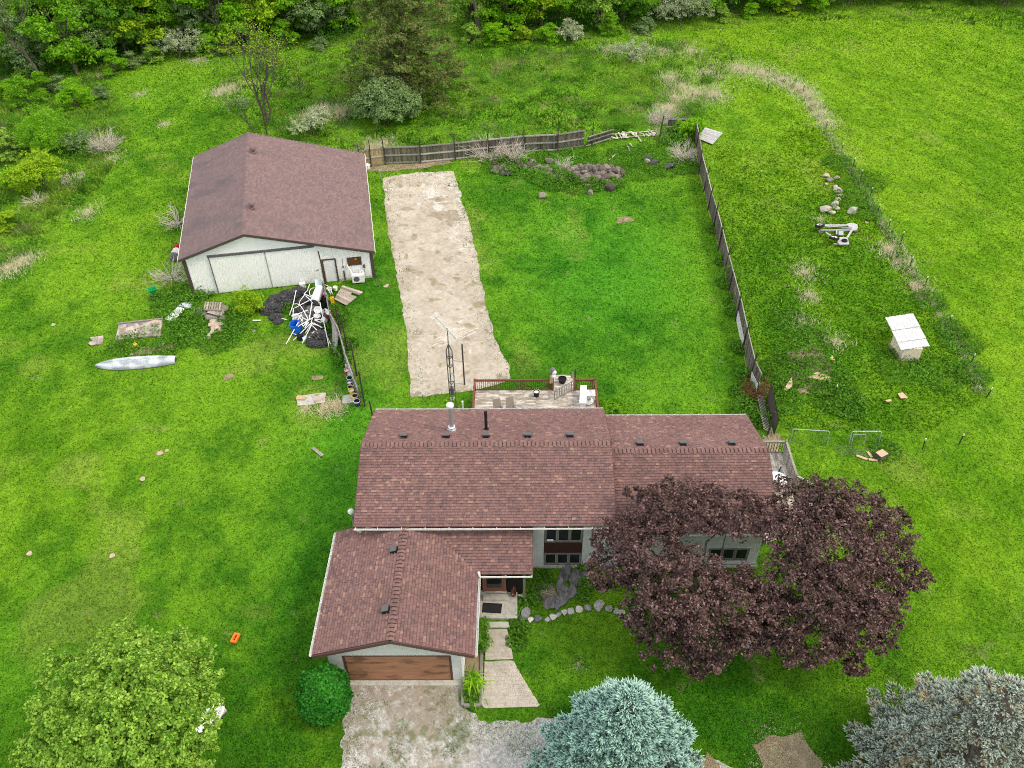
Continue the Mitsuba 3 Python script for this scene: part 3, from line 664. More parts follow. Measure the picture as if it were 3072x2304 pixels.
# front door in its recess
dz = .36
EX0, EX1 = (-1.98, 26.04, 0.29)[0], (-0.97, 26.04, 0.28)[0]
dk = mb_part(H, 'door', MB().bb(EX0, EX1, 26.04, 26.085, dz, dz + 2.1), 'door_wood', 'red brown wooden front door in the entrance recess')
dk = H + '__door'
mb_part(dk, 'screen', MB().bb(EX0 + .12, EX1 - .12, 26.02, 26.035, dz + .32, dz + 2.0), 'glass_dark')
mb_part(dk, 'frame', MB().bb(EX0 - .1, EX0 - .004, 26.0, 26.09, dz, dz + 2.2).bb(EX1 + .004, EX1 + .1, 26.0, 26.09, dz, dz + 2.2).bb(EX0 - .004, EX1 + .004, 26.0, 26.09, dz + 2.105, dz + 2.2), 'door_wood')
mb_part(H, 'threshold', MB().bb(-2.3, -.85, 25.94, 26.095, 0, .34), 'concrete')
mb_part(H, 'porch_post', MB().bb(.02, .13, 25.62, 25.73, 0, 2.62), 'grey_frame', 'grey wooden post under the porch roof corner')
mb_part(H, 'plaque', MB().bb(gx1 + .002, gx1 + .03, 24.6, 24.8, 2.0, 2.2), 'white_plastic')
mb_part(H, 'porch_ceiling', MB().bb(-2.8, .42, vy + .06, 27.5, GE - .16, GE - .12), 'grey_frame')
g = MB()
g.tube([(MR + .18, fw - .25, 3.65), (MR + .30, fw - .6, 3.72)], .025, 6)
sd = thing('satellite_dish', 'small white satellite dish on the wall at the inner corner of the house', 'satellite dish')
sp = (5.03, 28.42, 3.60)
o = A3(*sp)
mb_part(sd, 'arm', MB().tube([o + A3(-.1, .5, -.25), o + A3(-.05, .1, -.2), o], .025, 6), 'white_paint')
mb_part(sd, 'reflector', MB().lathe([(0, 0), (.12, .012), (.22, .04), (.28, .075), (.28, .085), (.21, .05), (.1, .02), (0, .01)], o, rotz(.5) @ rotx(1.15) , 20), 'white_plastic', smooth=40)
lp = (-9.04, 29.04, 3.20)
wl = thing('wall_lamp', 'round white globe lamp at the left front corner of the main block', 'lamp')
mb_part(wl, 'globe', MB().lathe([(.001, -.17), (.09, -.15), (.15, -.08), (.17, 0), (.15, .08), (.09, .15), (.001, .17)], lp, None, 18), 'shade_lamp', smooth=True)
mb_part(wl, 'bracket', MB().bar(A3(*lp) + A3(0, 0, -.17), (lp[0] + .02, lp[1] + .02, .9), .07, .07).bar(A3(*lp) + A3(.1, 0, -.25), (-8.12, 27.9, lp[2] - .3), .05, .05), 'rail_wood')

# entrance slab, step, mat
zs = .16
ent = numbered('entrance_slab'); labels[ent] = {'kind': 'structure'}
part(ent, 'slab', MB().prism([(-2.83, 24.54), (-.29, 24.54), (-.29, 26.1), (-2.83, 26.1)], 0, zs).mesh(), 'concrete')
part(ent, 'footing', MB().prism([(-0.28, 26.02), (0.02, 26.01), (0.03, 25.84), (-0.19, 25.84)], 0, .1).mesh(), 'concrete')
part(ent, 'lower_step', MB().prism(rough([(-1.95, 24.37), (-0.75, 24.37), (-0.69, 24.03), (-1.96, 24.05)], .03, .1, 4), 0, .11).mesh(), 'concrete')
s0 = (-2.06, 25.54, 0.32); s1 = (-0.79, 25.53, 0.32); s2 = (-0.80, 25.88, 0.32)
single('door_step', MB().bb(s0[0], s1[0], s0[1], s2[1], zs + .001, .32).mesh(), 'concrete', 'long concrete block step in front of the front door', 'step')
m = MB().prism([(-2.07, 25.45, 0.16), (-1.07, 25.39, 0.16), (-1.12, 24.82, 0.16), (-2.10, 24.87, 0.16)], zs + .002, zs + .018)
dm = thing('door_mat', 'black rubber door mat lying on the concrete entrance slab', 'mat')
mb_part(dm, 'pad', m, 'mat_black')
mb_part(dm, 'border', MB().prism(Polygon([(-2.07, 25.45, 0.16), (-1.07, 25.39, 0.16), (-1.12, 24.82, 0.16), (-2.10, 24.87, 0.16)]).difference(Polygon([(-2.07, 25.45, 0.16), (-1.07, 25.39, 0.16), (-1.12, 24.82, 0.16), (-2.10, 24.87, 0.16)]).buffer(-.06)), zs + .018, zs + .026), 'rubber')
fp = (-0.49, 26.08, 0.34)
pot = thing('clay_pots', 'terracotta pots in the dark corner beside the front door', 'pots')
labels[pot] = {'label': 'terracotta pot with a red plant in the dark corner beside the front door', 'category': 'pot'}
mb_part(pot, 'pot', MB().lathe([(.0, 0), (.11, 0), (.16, .26), (.14, .26), (.1, .03), (0, .03)], (fp[0], 25.92, .12), None, 14), 'red_wood', smooth=30)
b = MB()
for i in range(14): b.add(*[q for q in ((lambda a: (np.array([[0, 0, 0], [.05 * math.cos(a + 1.5), .05 * math.sin(a + 1.5), .2], [.16 * math.cos(a), .16 * math.sin(a), .3 + .1 * (i % 3)]]) + [fp[0], 25.92, .36], np.array([[0, 1, 2]])))(i * 2.4))])
mb_part(pot, 'leaf', b, 'door_wood', stuff=True)

# ================================================================ the shed
S = thing('shed', 'large white metal sided shed with a faded brown roof and a sliding door', 'shed')
FL, FR, BL, BR = A3(-25.15, 53.35, 0), A3(-11.6, 55.75, 0), A3(-28.75, 69.6, 0), A3(-14.55, 71.8, 0)
RF, RB = A3(-20.45, 54.25, 0), A3(-24.2, 70.95, 0)
hL, hR, hP = 3.45, 2.5, 4.95
Z = lambda p, z: A3(p[0], p[1], z)
fu = unit(FR - FL); fn = A3(fu[1], -fu[0], 0)          # along the front, out of the front
wlen = np.linalg.norm(FR - FL)


def front(a, z, out=0.0): return FL + fu * a + A3(0, 0, z) + fn * out


ra = float((RF - FL) @ fu)
prof = lambda a: hL + (hP - hL) * a / ra if a < ra else hP + (hR - hP) * (a - ra) / (wlen - ra)
wmesh = MB()


def quad_wall(p, q, h0, h1, t=.12):
    d = unit(q - p); n_ = A3(d[1], -d[0], 0)
    v = np.array([p, q, q - n_ * t, p - n_ * t, Z(p, h0), Z(q, h1), Z(q, h1) - n_ * t, Z(p, h0) - n_ * t]); wmesh.add(v, BOXF)


# front wall with openings for the door and the window
D0, D1, W0, W1 = 10.0, 10.98, 11.92, 12.92
segs = [(0, ra), (ra, D0), (D0, D1), (D1, W0), (W0, W1), (W1, wlen)]
for a, b in segs:
    lo = 0.0
    if (a, b) == (D0, D1): lo = 2.06
    if (a, b) == (W0, W1): lo = 1.95
    v = np.array([front(a, lo), front(b, lo), front(b, lo, -.12), front(a, lo, -.12), front(a, prof(a)), front(b, prof(b)), front(b, prof(b), -.12), front(a, prof(a), -.12)]); wmesh.add(v, BOXF)
v = np.array([front(W0, 0), front(W1, 0), front(W1, 0, -.12), front(W0, 0, -.12), front(W0, 1.38), front(W1, 1.38), front(W1, 1.38, -.12), front(W0, 1.38, -.12)]); wmesh.add(v, BOXF)
quad_wall(BL, FL, hL, hL); quad_wall(FR, BR, hR, hR); quad_wall(BR, RB, hR, hP); quad_wall(RB, BL, hP, hL)
mb_part(S, 'wall', wmesh, 'siding_white')
rib = MB()
for i in range(1, int(wlen / .23)):
    a = i * .23
    if 1.75 < a < 9.85: continue
    lo = 0.05
    if D0 - .1 < a < D1 + .1: lo = 2.25
    if W0 - .1 < a < W1 + .1:
        rib.bar(front(a, .05, .008), front(a, 1.28, .008), .03, .02, fn); lo = 2.05
    if prof(a) - lo > .2: rib.bar(front(a, lo, .004), front(a, prof(a) - .05, .004), .03, .012, fn)
mb_part(S, 'rib', rib, 'siding_white', stuff=True)
# roof slopes
ov = .35


def shed_roof(e0, e1, r0, r1, he, hp, tag, dark):
    """e0-e1 the eave, front to back; r0-r1 the ridge; dark paints a slope in shade."""
    back = unit(e1 - e0); out = unit((e0 - r0) - back * ((e0 - r0) @ back)); k = (hp - he) / abs((r0 - e0) @ out)
    E0, E1 = Z(e0 + fn * ov + out * .3, he - .3 * k + .12), Z(e1 - fn * ov + out * .3, he - .3 * k + .12); Rr0, Rr1 = Z(r0 + fn * ov, hp + .12), Z(r1 - fn * ov, hp + .12)
    v = np.array([E0, E1, Rr1, Rr0] + [x - A3(0, 0, .16) for x in (E0, E1, Rr1, Rr0)])
    nrm = np.cross(E1 - E0, Rr0 - E0)[2]; F = BOXF if nrm < 0 else BOXF[:, ::-1]
    k_ = part(S, 'roof', (v, F), 'trim_brown', tag)
    b = MB(); L = np.linalg.norm(E1 - E0); H_ = np.linalg.norm(Rr0 - E0); rows = int(H_ / .15); rr = np.random.default_rng(int(L * 100))
    up = unit(np.cross(E1 - E0, Rr0 - E0)); up = up if up[2] > 0 else -up
    for r in range(rows):
        s0, s1 = r / rows, min(1, (r + 1.05) / rows); a0, a1 = E0 + (Rr0 - E0) * s0, E1 + (Rr1 - E1) * s0; b0, b1 = E0 + (Rr0 - E0) * s1, E1 + (Rr1 - E1) * s1
        n = int(L / .32); off = (r % 2) * .5 / n
        for i in range(n):
            t0, t1 = min(1, max(0, i / n + off - .5 / n)), min(1, (i + .965) / n + off - .5 / n)
            if t1 - t0 < .2 / n: continue
            q = [a0 + (a1 - a0) * t0, a0 + (a1 - a0) * t1, b0 + (b1 - b0) * t1, b0 + (b1 - b0) * t0]
            hh = .016 + .004 * rr.random()
            vv = np.array([q[0] + up * hh, q[1] + up * hh, q[2] + up * .004, q[3] + up * .004, q[0], q[1], q[2], q[3]]); ff = np.array([[0, 1, 2], [0, 2, 3], [0, 4, 5], [0, 5, 1], [1, 5, 6], [1, 6, 2], [3, 7, 4], [3, 4, 0]])
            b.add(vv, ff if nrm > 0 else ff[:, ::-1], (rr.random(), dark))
    part(k_, 'shingle_field', b.mesh(), 'shed_shingle', uv=b.uv(), stuff=True)
    return (E0, E1, Rr0, Rr1)


rl = shed_roof(FL, BL, RF, RB, hL, hP, 'streaked left slope of the shed roof with painted on shade', .8)
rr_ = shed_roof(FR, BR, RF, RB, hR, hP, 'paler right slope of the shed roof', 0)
cap = MB(); dL, dR = unit(rl[0] - rl[2]), unit(rr_[0] - rr_[2]); n = 56
for i in range(n):
    a = rl[2] + (rl[3] - rl[2]) * i / n + A3(0, 0, .035); b = rl[2] + (rl[3] - rl[2]) * (i + 1.1) / n + A3(0, 0, .02)
    cap.add(np.array([a + dL * .15, a, a + dR * .15, b + dL * .15, b, b + dR * .15]), np.array([[0, 1, 4], [0, 4, 3], [1, 2, 5], [1, 5, 4]]), (rs.random(), 0))
part(S, 'ridge_cap', cap.mesh(), 'shed_shingle', uv=cap.uv(), stuff=True)
for q in (rl, rr_): mb_part(S, 'fascia', MB().bar(q[0] - A3(0, 0, .07), q[2] - A3(0, 0, .07), .05, .2), 'trim_brown')
mb_part(S, 'gutter', MB().bar(rr_[0] - A3(-.05, 0, .08), rr_[1] - A3(-.05, 0, .08), .035, .12), 'white_paint'); mb_part(S, 'gutter', MB().bar(rl[0] - A3(.05, 0, .08), rl[1] - A3(.05, 0, .08), .035, .12), 'white_paint')
for a in (.0, wlen): mb_part(S, 'corner_trim', MB().bar(front(a, 0, .015), front(a, prof(a) - .02, .015), .26, .06, fn), 'trim_brown')
# sliding door: two leaves on a rail
for a0, a1, o in ((1.85, 5.95, .07), (5.9, 9.75, .075)):
    dk_ = mb_part(S, 'sliding_door', MB().bar(front((a0 + a1) / 2, .12, o), front((a0 + a1) / 2, 3.3, o), a1 - a0, .04, fn) if False else MB().add(np.array([front(a0, .1, o), front(a1, .1, o), front(a1, .1, o - .04), front(a0, .1, o - .04), front(a0, 3.3, o), front(a1, 3.3, o), front(a1, 3.3, o - .04), front(a0, 3.3, o - .04)]), BOXF), 'siding_white', 'white ribbed sliding door leaf')
    rb_ = MB()
    for i in range(1, int((a1 - a0) / .23)): rb_.bar(front(a0 + i * .23, .12, o + .004), front(a0 + i * .23, 3.28, o + .004), .03, .012, fn)
    mb_part(dk_, 'rib', rb_, 'siding_white', stuff=True)
mb_part(S, 'door_rail', MB().bar(front(1.75, 3.38, .08), front(9.6, 3.38, .08), .14, .16), 'vent_grey', 'long grey rail above the sliding door')
mb_part(S, 'door_edge', MB().bar(front(1.82, .1, .1), front(1.82, 3.3, .1), .05, .06, fn), 'trim_brown').__len__()
mb_part(S, 'door_edge', MB().bar(front(5.92, .1, .1), front(5.92, 3.3, .1), .03, .03, fn), 'vent_grey')
mb_part(S, 'door_handle', MB().bar(front(9.45, 1.25, .1), front(9.65, 1.25, .1), .03, .05), 'dark_steel')
dk_ = mb_part(S, 'door', MB().add(np.array([front(D0 + .06, .02, .0), front(D1 - .06, .02, .0), front(D1 - .06, .02, -.05), front(D0 + .06, .02, -.05), front(D0 + .06, 2.0, .0), front(D1 - .06, 2.0, .0), front(D1 - .06, 2.0, -.05), front(D0 + .06, 2.0, -.05)]), BOXF), 'white_plastic', 'plain pale walk in door of the shed')
mb_part(dk_, 'frame', MB().bar(front(D0, 0, .02), front(D0, 2.1, .02), .12, .08, fn).bar(front(D1, 0, .02), front(D1, 2.1, .02), .12, .08, fn).bar(front(D0 + .06, 2.05, .02), front(D1 - .06, 2.05, .02), .08, .1), 'trim_brown')
mb_part(dk_, 'handle', MB().lathe([(0, 0), (.04, .0), (.045, .03), (.03, .05), (0, .055)], front(D0 + .18, 1.0, .0), np.stack([fu, A3(0, 0, 1), fn], 1), 10), 'steel', smooth=30)
wk = mb_part(S, 'window', MB().bar(front(W0, 1.3, .03), front(W0, 2.03, .03), .09, .08, fn).bar(front(W1, 1.3, .03), front(W1, 2.03, .03), .09, .08, fn).bar(front(W0 + .045, 1.35, .03), front(W1 - .045, 1.35, .03), .08, .09).bar(front(W0 + .045, 1.98, .03), front(W1 - .045, 1.98, .03), .08, .09), 'trim_brown', 'small brown framed window with a dark orange pane')
mb_part(wk, 'pane', MB().bar(front(W0, 1.66, -.03), front(W1, 1.66, -.03), .02, .6), 'glass_warm')  # pane tinted a warm dark orange
mb_part(wk, 'sticker', MB().bar(front(W0 + .55, 1.82, -.018), front(W0 + .67, 1.82, -.018), .004, .14), 'yellow_plastic')
mb_part(S, 'foundation', MB().bar(front(D1 + .1, .1, .02), front(wlen - .1, .1, .02), .03, .22), 'concrete')
for c in ((-22.85, 67.51, 5.00), (-20.81, 57.98, 5.00)):
    o = A3(c[0], c[1], 0); e = RB - RF; s_ = ((o - RF) @ unit(e)); base = RF + unit(e) * s_ + A3(.55, .1, 0); base[2] = hP - .02
    vk = mb_part(S, 'roof_vent', MB().cyl(base, base + A3(0, 0, .35), .14, sides=14).lathe([(.24, 0), (.15, .08)], base + A3(0, 0, .06), None, 14), 'shed_shingle', 'round brown turbine vent near the shed ridge', True)
    mb_part(vk, 'dome', MB().lathe([(.0, .22), (.14, .2), (.24, .13), (.27, .04), (.26, -.02), (.15, -.04)], base + A3(0, 0, .36), None, 18), 'shed_shingle', smooth=True)
# air conditioner on the wall side
ac = thing('heat_pump', 'white outdoor air conditioning unit against the shed wall', 'air conditioner')
o = front(12.55, 0, .55)
R = np.stack([fu, -fn, A3(0, 0, 1)], 1)
mb_part(ac, 'casing', MB().box(o + A3(0, 0, .45), (.95, .38, .66), R), 'white_plastic')
mb_part(ac, 'fan_grille', MB().lathe([(.0, .015), (.12, .02), (.2, .012), (.24, 0)], o + fn * .192 - fu * .14 + A3(0, 0, .46), np.stack([fu, A3(0, 0, 1), fn], 1), 20), 'vent_grey', smooth=30)
for s_ in (-.32, .32): mb_part(ac, 'foot', MB().box(o + fu * s_ + A3(0, 0, .06), (.08, .45, .12), R), 'vent_grey')
mb_part(ac, 'pipe', MB().tube([o - fu * .4 + A3(0, 0, .75) - fn * .1, o - fu * .55 + A3(0, 0, 1.05) - fn * .3, o - fu * .75 + A3(0, 0, 1.5) - fn * .45], .05, 8), 'white_plastic', smooth=True)
mb_part(ac, 'pipe', MB().tube([o + fu * .1 + A3(0, 0, .78), o + fu * .25 + A3(0, 0, .98) - fn * .1, o + fu * .42 + A3(0, 0, .95) - fn * .2, o + fu * .52 + A3(0, 0, .6) - fn * .2], .035, 8), 'white_plastic', smooth=True)
eb = thing('meter_box', 'small grey electric box on the shed wall above the white unit', 'electric box')
mb_part(eb, 'box', MB().box(front(13.1, 1.15, .06), (.18, .1, .26), R), 'vent_grey'); mb_part(eb, 'conduit', MB().bar(front(13.1, 1.02, .04), front(13.1, .3, .04), .03, .03), 'vent_grey')
mb_part(S, 'conduit', MB().bar(front(11.5, .05, .04), front(11.5, .9, .04), .1, .06, fn).box(front(11.5, 1.25, .04), (.1, .08, .12), R).bar(front(11.5, 1.3, .03), front(11.55, 2.0, .03), .02, .02), 'trim_brown')

# ================================================================ wooden fences
rf = np.random.default_rng(23)


def board_fence(F, P0, P1, h, side, rails, bw=.145, drop=None, tilt=0.0, name='board', bmat='fence_wood', gap=.012, rmat='rail_wood', jag=.03):
    """Upright boards from P0 to P1 on one side of the rails. side: +1 puts the rails on the left of the walking direction."""
    p, q = A3(P0[0], P0[1], 0), A3(P1[0], P1[1], 0); L = np.linalg.norm(q - p); d = (q - p) / L; n_ = A3(-d[1], d[0], 0) * side
    lean = n_ * math.sin(tilt); up = unit(A3(0, 0, math.cos(tilt)) + lean); k = int(L / bw)
    for i in range(k):
        if drop and drop(i / k): continue
        hh = h + rf.normal(0, jag); c = p + d * (i + .5) * L / k
        wob = rf.normal(0, .006)
        R = np.stack([d, np.cross(up, d), up], 1)
        b = MB().box(c + up * (.06 + hh / 2) + n_ * wob, (L / k - gap, .022, hh), R, (rf.random(), 0)); mb_part(F, name, b, bmat)
    for z in rails:
        mb_part(F, 'rail', MB().bar(p + up * z + n_ * .05, q + up * z + n_ * .05, .05, .13, up, (rf.random(), 0)), rmat)


def post(F, x, y, h, r=.055, lean=(0, 0), m='post_dark'):
    mb_part(F, 'post', MB().tube([(x, y, -.1), (x + lean[0] * .5, y + lean[1] * .5, h * .5), (x + lean[0], y + lean[1], h)], [r, r, r * .92], 8), m)


B = thing('wooden_fence', 'weathered grey board fence along the back of the yard behind the rock pile', 'fence')
pts = [(-15.26, 74.20), (-14.28, 74.62), (-12.97, 75.04), (-9.59, 75.24), (-6.28, 75.85), (-3.05, 76.55), (0.41, 77.28), (3.68, 77.55), (6.26, 78.38)]
for i in range(len(pts) - 1):
    new = i < 2
    board_fence(B, pts[i], pts[i + 1], 1.72, -1, (.16, .92, 1.72), bmat='new_wood' if new else 'fence_wood', jag=.02)
for i, (x, y) in enumerate(pts[:-1]):
    post(B, x, y - .13, 2.55 + rf.normal(0, .1), lean=(rf.normal(0, .05), 0))
# the leaning end panel
board_fence(B, (6.41, 78.27), (8.98, 79.95), 1.35, -1, (.2, .8, 1.35), tilt=.35, jag=.02)
x, y = (7.11, 78.60); post(B, x, y - .15, 2.5)
G2 = thing('fence_remnant', 'short leftover stretch of dark board fence by the leafy vine at the back corner', 'fence')
g0, g1 = (14.85, 81.23), (16.65, 81.20)
board_fence(G2, g0, g1, 1.6, -1, (.75, 1.55), jag=.03)
mb_part(G2, 'rail', MB().bar((g0[0] - .9, g0[1] - .1, 1.62), (g0[0] + .1, g0[1] - .1, 1.62), .05, .1), 'rail_wood')
x, y = (13.86, 79.66); post(G2, x, y, 2.6, lean=(.22, 0))
FF = thing('fallen_fence', 'collapsed fence section lying flat in the weeds at the back', 'fallen fence')
a, b = A3(*(9.29, 79.94), .1), A3(*(14.02, 80.73), .1); d = unit(b - a); n_ = A3(-d[1], d[0], 0)
for k_ in (0.1, 1.0): mb_part(FF, 'rail', MB().bar(a + n_ * k_, b + n_ * k_, .1, .06, uv=(rf.random(), 0)), 'deck_wood')
for i in range(22):
    t = rf.random(); c = a + (b - a) * t - n_ * .2 + A3(0, 0, .06); an = rf.normal(0, .35); e = rotz(an) @ n_
    mb_part(FF, 'board', MB().bar(c, c + e * rf.uniform(.6, 1.6) + A3(0, 0, rf.uniform(-.04, .05)), .13, .022, uv=(rf.random(), 0)), 'deck_wood')
for p, q in (((10.56, 78.70), (10.70, 77.01)), ((10.88, 78.87), (11.08, 77.84)), ((8.52, 75.25), (9.30, 76.54)), ((11.76, 80.60), (12.05, 79.01))):
    single('loose_board', MB().bar(A3(*p, .12), A3(*q, .16), .12, .03).mesh(), 'deck_wood', 'pale loose board lying in the weeds in front of the collapsed fence', 'board', 'loose boards by the collapsed fence')

# right fence: long line between the back yard and the pen
RFN = thing('wooden_fence', 'long leaning board and rail fence with dark posts between yard and pen', 'fence')
rp = [(17.46, 80.55), (17.18, 77.07), (16.78, 72.46), (16.65, 69.11), (16.46, 65.76), (16.39, 62.63), (16.25, 59.36), (16.07, 55.89), (15.96, 53.36), (15.81, 49.77), (15.57, 46.30), (15.38, 42.97), (15.51, 41.62)]
lat = {9, 11}
for i in range(len(rp) - 1):
    if i in lat:
        board_fence(RFN, rp[i], rp[i + 1], .85, 1, (.95, 1.72), jag=.02, drop=lambda t: False)
        p, q = A3(*rp[i], 0), A3(*rp[i + 1], 0)
        b = MB()
        for j in range(15):
            t = j / 14; c = p + (q - p) * t; b.bar(c + A3(-.06, 0, .1), c + A3(-.06, 0, .92), .03, .012, (1, 0, 0))
        for z in np.arange(.12, .95, .09): b.bar(p + A3(-.075, 0, z), q + A3(-.075, 0, z), .012, .03)
        mb_part(RFN, 'lattice', b, 'white_paint', 'white lattice panel filling a gap in the fence')
        for j in range(int(np.linalg.norm(q - p) / .15)):
            c = p + (q - p) * (j + .5) / int(np.linalg.norm(q - p) / .15); mb_part(RFN, 'board', MB().box(c + A3(0, 0, 1.35), (.02, .14, .72), rotz(-math.atan2((q - p)[0], (q - p)[1])), (rf.random(), 0)), 'fence_wood')
    else:
        board_fence(RFN, rp[i], rp[i + 1], 1.68, 1, (.22, .95, 1.68), drop=(lambda t: .25 < t < .75 and rf.random() < .45) if i == 8 else None, jag=.03)
for i, (x, y) in enumerate(rp[1:-1]):
    post(RFN, x - .12, y - .02, 2.5 if i != 7 else 1.9, lean=(.12 + rf.normal(0, .08), rf.normal(0, .06)))
RF2 = thing('wooden_fence', 'broken slatted end of the board fence by the wing of the house', 'fence')
e0, e1 = (15.50, 40.89), (15.24, 37.72)
a, b = A3(*e0, 0), A3(*e1, 0)
mb_part(RF2, 'board', MB().add(np.array([a + A3(.5, 0, 1.7), a + A3(.45, 0, .1), b + A3(.5, 0, .1), b + A3(.55, 0, 1.4)]), [[0, 1, 2], [0, 2, 3]]).add(np.array([a + A3(.53, 0, 1.7), a + A3(.48, 0, .1), b + A3(.53, 0, .1), b + A3(.58, 0, 1.4)]), [[0, 2, 1], [0, 3, 2]]), 'fence_wood')
for j in range(22):
    t = j / 21; c = a + (b - a) * t; mb_part(RF2, 'slat', MB().box(c + A3(0, 0, .55), (.55, .05, .02), roty(.5), (rf.random(), 0)), 'rail_wood')
for s_ in (-.2, .2): mb_part(RF2, 'rail', MB().bar(a + A3(s_, 0, .5 - s_ * .5), b + A3(s_, 0, .5 - s_ * .5), .04, .05), 'fence_wood')
x, y = (15.34, 37.72); post(RF2, x, y, 2.1, .06, (.1, 0))

# left fence: from the shed door down to the house
LF = thing('wooden_fence', 'grey board fence between junk heap and sand strip, seen from its left face', 'fence')
lp_ = [(-15.24, 54.36), (-13.73, 48.93), (-12.72, 46.86), (-11.86, 44.23), (-11.08, 42.21), (-10.51, 40.72), (-9.78, 39.13)]
lh = [(-15.22, 54.24, 0.33)]
for i in range(len(lp_) - 2):
    board_fence(LF, lp_[i], lp_[i + 1], 1.75 - .07 * i, -1, (.2, 1.0, 1.7 - .07 * i), jag=.03)
for (bx, by), h in (((-15.21, 54.18), 3.4), ((-13.23, 48.54, 1.65)[:2], 2.6), ((-12.37, 46.33, 1.60)[:2], 3.1), ((-11.37, 43.79, 1.50)[:2], 3.0), ((-10.42, 40.72), 3.0), ((-9.71, 39.46), 1.6)):
    post(LF, bx + .12, by, h, lean=(-.05 + rf.normal(0, .04), 0))
c0 = (-13.73, 49.15); c1 = (-13.32, 46.47)
lb = thing('leaning_boards', 'loose grey board panel leaning out from the fence beside the junk heap', 'boards')
a, b = A3(*(-13.61, 48.83), 1.5), A3(*(-12.91, 47.27), 1.0); c = A3(*(-13.32, 46.47), .05)
for i in range(7):
    t0, t1 = i / 7, (i + .92) / 7; p0, p1 = a + (b - a) * t0, a + (b - a) * t1; q0 = c + (b - a) * t0 * .45 - A3(0, 0, (b - a)[2] * t0 * .45); q1 = c + (b - a) * t1 * .45 - A3(0, 0, (b - a)[2] * t1 * .45)
    n_ = unit(np.cross(p1 - p0, q0 - p0)) * .012
    mb_part(lb, 'board', MB().add(np.array([p0 - n_, p1 - n_, q1 - n_, q0 - n_, p0 + n_, p1 + n_, q1 + n_, q0 + n_]), BOXF, (rf.random(), 0)), 'rail_wood')

# ================================================================ wire fence
ORD = ['first', 'second', 'third', 'fourth', 'fifth', 'sixth', 'seventh', 'eighth', 'ninth', 'tenth', 'eleventh', 'twelfth', 'thirteenth', 'fourteenth', 'fifteenth']
LINE = (2, 6, 7, 8, 9, 10, 11, 12, 13, 14, 16, 17, 18, 19, 20)
lab = {i: f'{ORD[k]} green steel post from the far end of the wire fence beside the field' for k, i in enumerate(LINE)}
lab |= {0: 'steel post at the far corner where the meadow meets the field', 1: 'steel post in the dead grass near the far corner of the wire fence', 3: 'steel post left of the tan grass clump in the pen', 4: 'steel post right of the tan grass clump in the pen', 5: 'steel post standing at the far edge of the mown pen', 15: 'lone steel post in the middle of the pen grass', 21: 'steel post right of the cut log below the pen', 22: 'steel post furthest right below the pen', 23: 'leaning steel post in the weedy mound of the pen', 24: 'steel post in the meadow just right of the tall pine', 25: 'second steel post in the meadow right of the tall pine', 26: 'steel post in the meadow below the pale wood edge bush', 27: 'steel post in the meadow right of the whitish feathery shrub', 28: 'white topped steel post in the lawn behind the shed'}
WP = [((25.16, 109.16, 0.76)), ((24.98, 100.04, 0.81)), ((28.67, 96.85, 0.89)), ((18.76, 89.85, 1.11)), ((23.27, 90.37, 1.11)), ((27.28, 91.54, 1.12)), ((31.14, 91.23, 1.03)), ((31.20, 82.17, 0.90)), ((31.18, 76.77, 0.80)),
      ((31.21, 73.24, 1.17)), ((31.20, 70.82, 1.16)), ((31.13, 67.80, 0.99)), ((30.88, 64.95, 0.97)), ((30.99, 62.39, 0.96)), ((30.99, 59.60, 1.45)), ((22.10, 71.43, 0.85)),
      ((30.75, 56.55, 1.00)), ((31.04, 53.98, 0.78)), ((30.91, 49.00, 0.83)), ((30.77, 44.64, 0.82)), ((30.39, 41.17, 0.88)), ((24.61, 36.56, 0.74)), ((26.98, 36.94, 0.87)), ((20.39, 41.03, 1.34)),
      ((-4.59, 101.33, 0.64)), ((0.62, 101.94, 0.82)), ((5.87, 103.57, 0.74)), ((16.50, 106.95, 0.75)), ((-35.63, 97.81, 0.58))]
for wi, (x, y, h) in enumerate(WP):
    k = thing('fence_post', lab[wi], 'fence post', 'steel posts of the wire fence'); h = max(.9, min(1.9, h)); ln = rf.normal(0, .05)
    mb_part(k, 'shaft', MB().bar((x, y, -.05), (x + ln, y, h - .15), .055, .055), 'steel_green'); mb_part(k, 'tip', MB().bar((x + ln, y, h - .148), (x + ln * 1.1, y, h), .06, .06), 'white_paint')
N = thing('wire_netting', 'sagging thin wire netting strung along the steel posts beside the field', 'wire netting')
line = [WP[i] for i in (2, 6, 7, 8, 9, 10, 11, 12, 13, 14, 16, 17, 18, 19, 20)]
for (x0, y0, _), (x1, y1, _) in zip(line[:-1], line[1:]):
    b = MB()
    for z in (.08, .35, .62, .88): b.tube([(x0, y0, z), ((x0 + x1) / 2, (y0 + y1) / 2, z - .06), (x1, y1, z)], .004, 3, False)
    n = int(math.hypot(x1 - x0, y1 - y0) / .3)
    for i in range(1, n): b.tube([(x0 + (x1 - x0) * i / n, y0 + (y1 - y0) * i / n, .0), (x0 + (x1 - x0) * i / n, y0 + (y1 - y0) * i / n, .86)], .0035, 3, False)
    mb_part(N, 'wire', b, 'dark_steel', stuff=True)

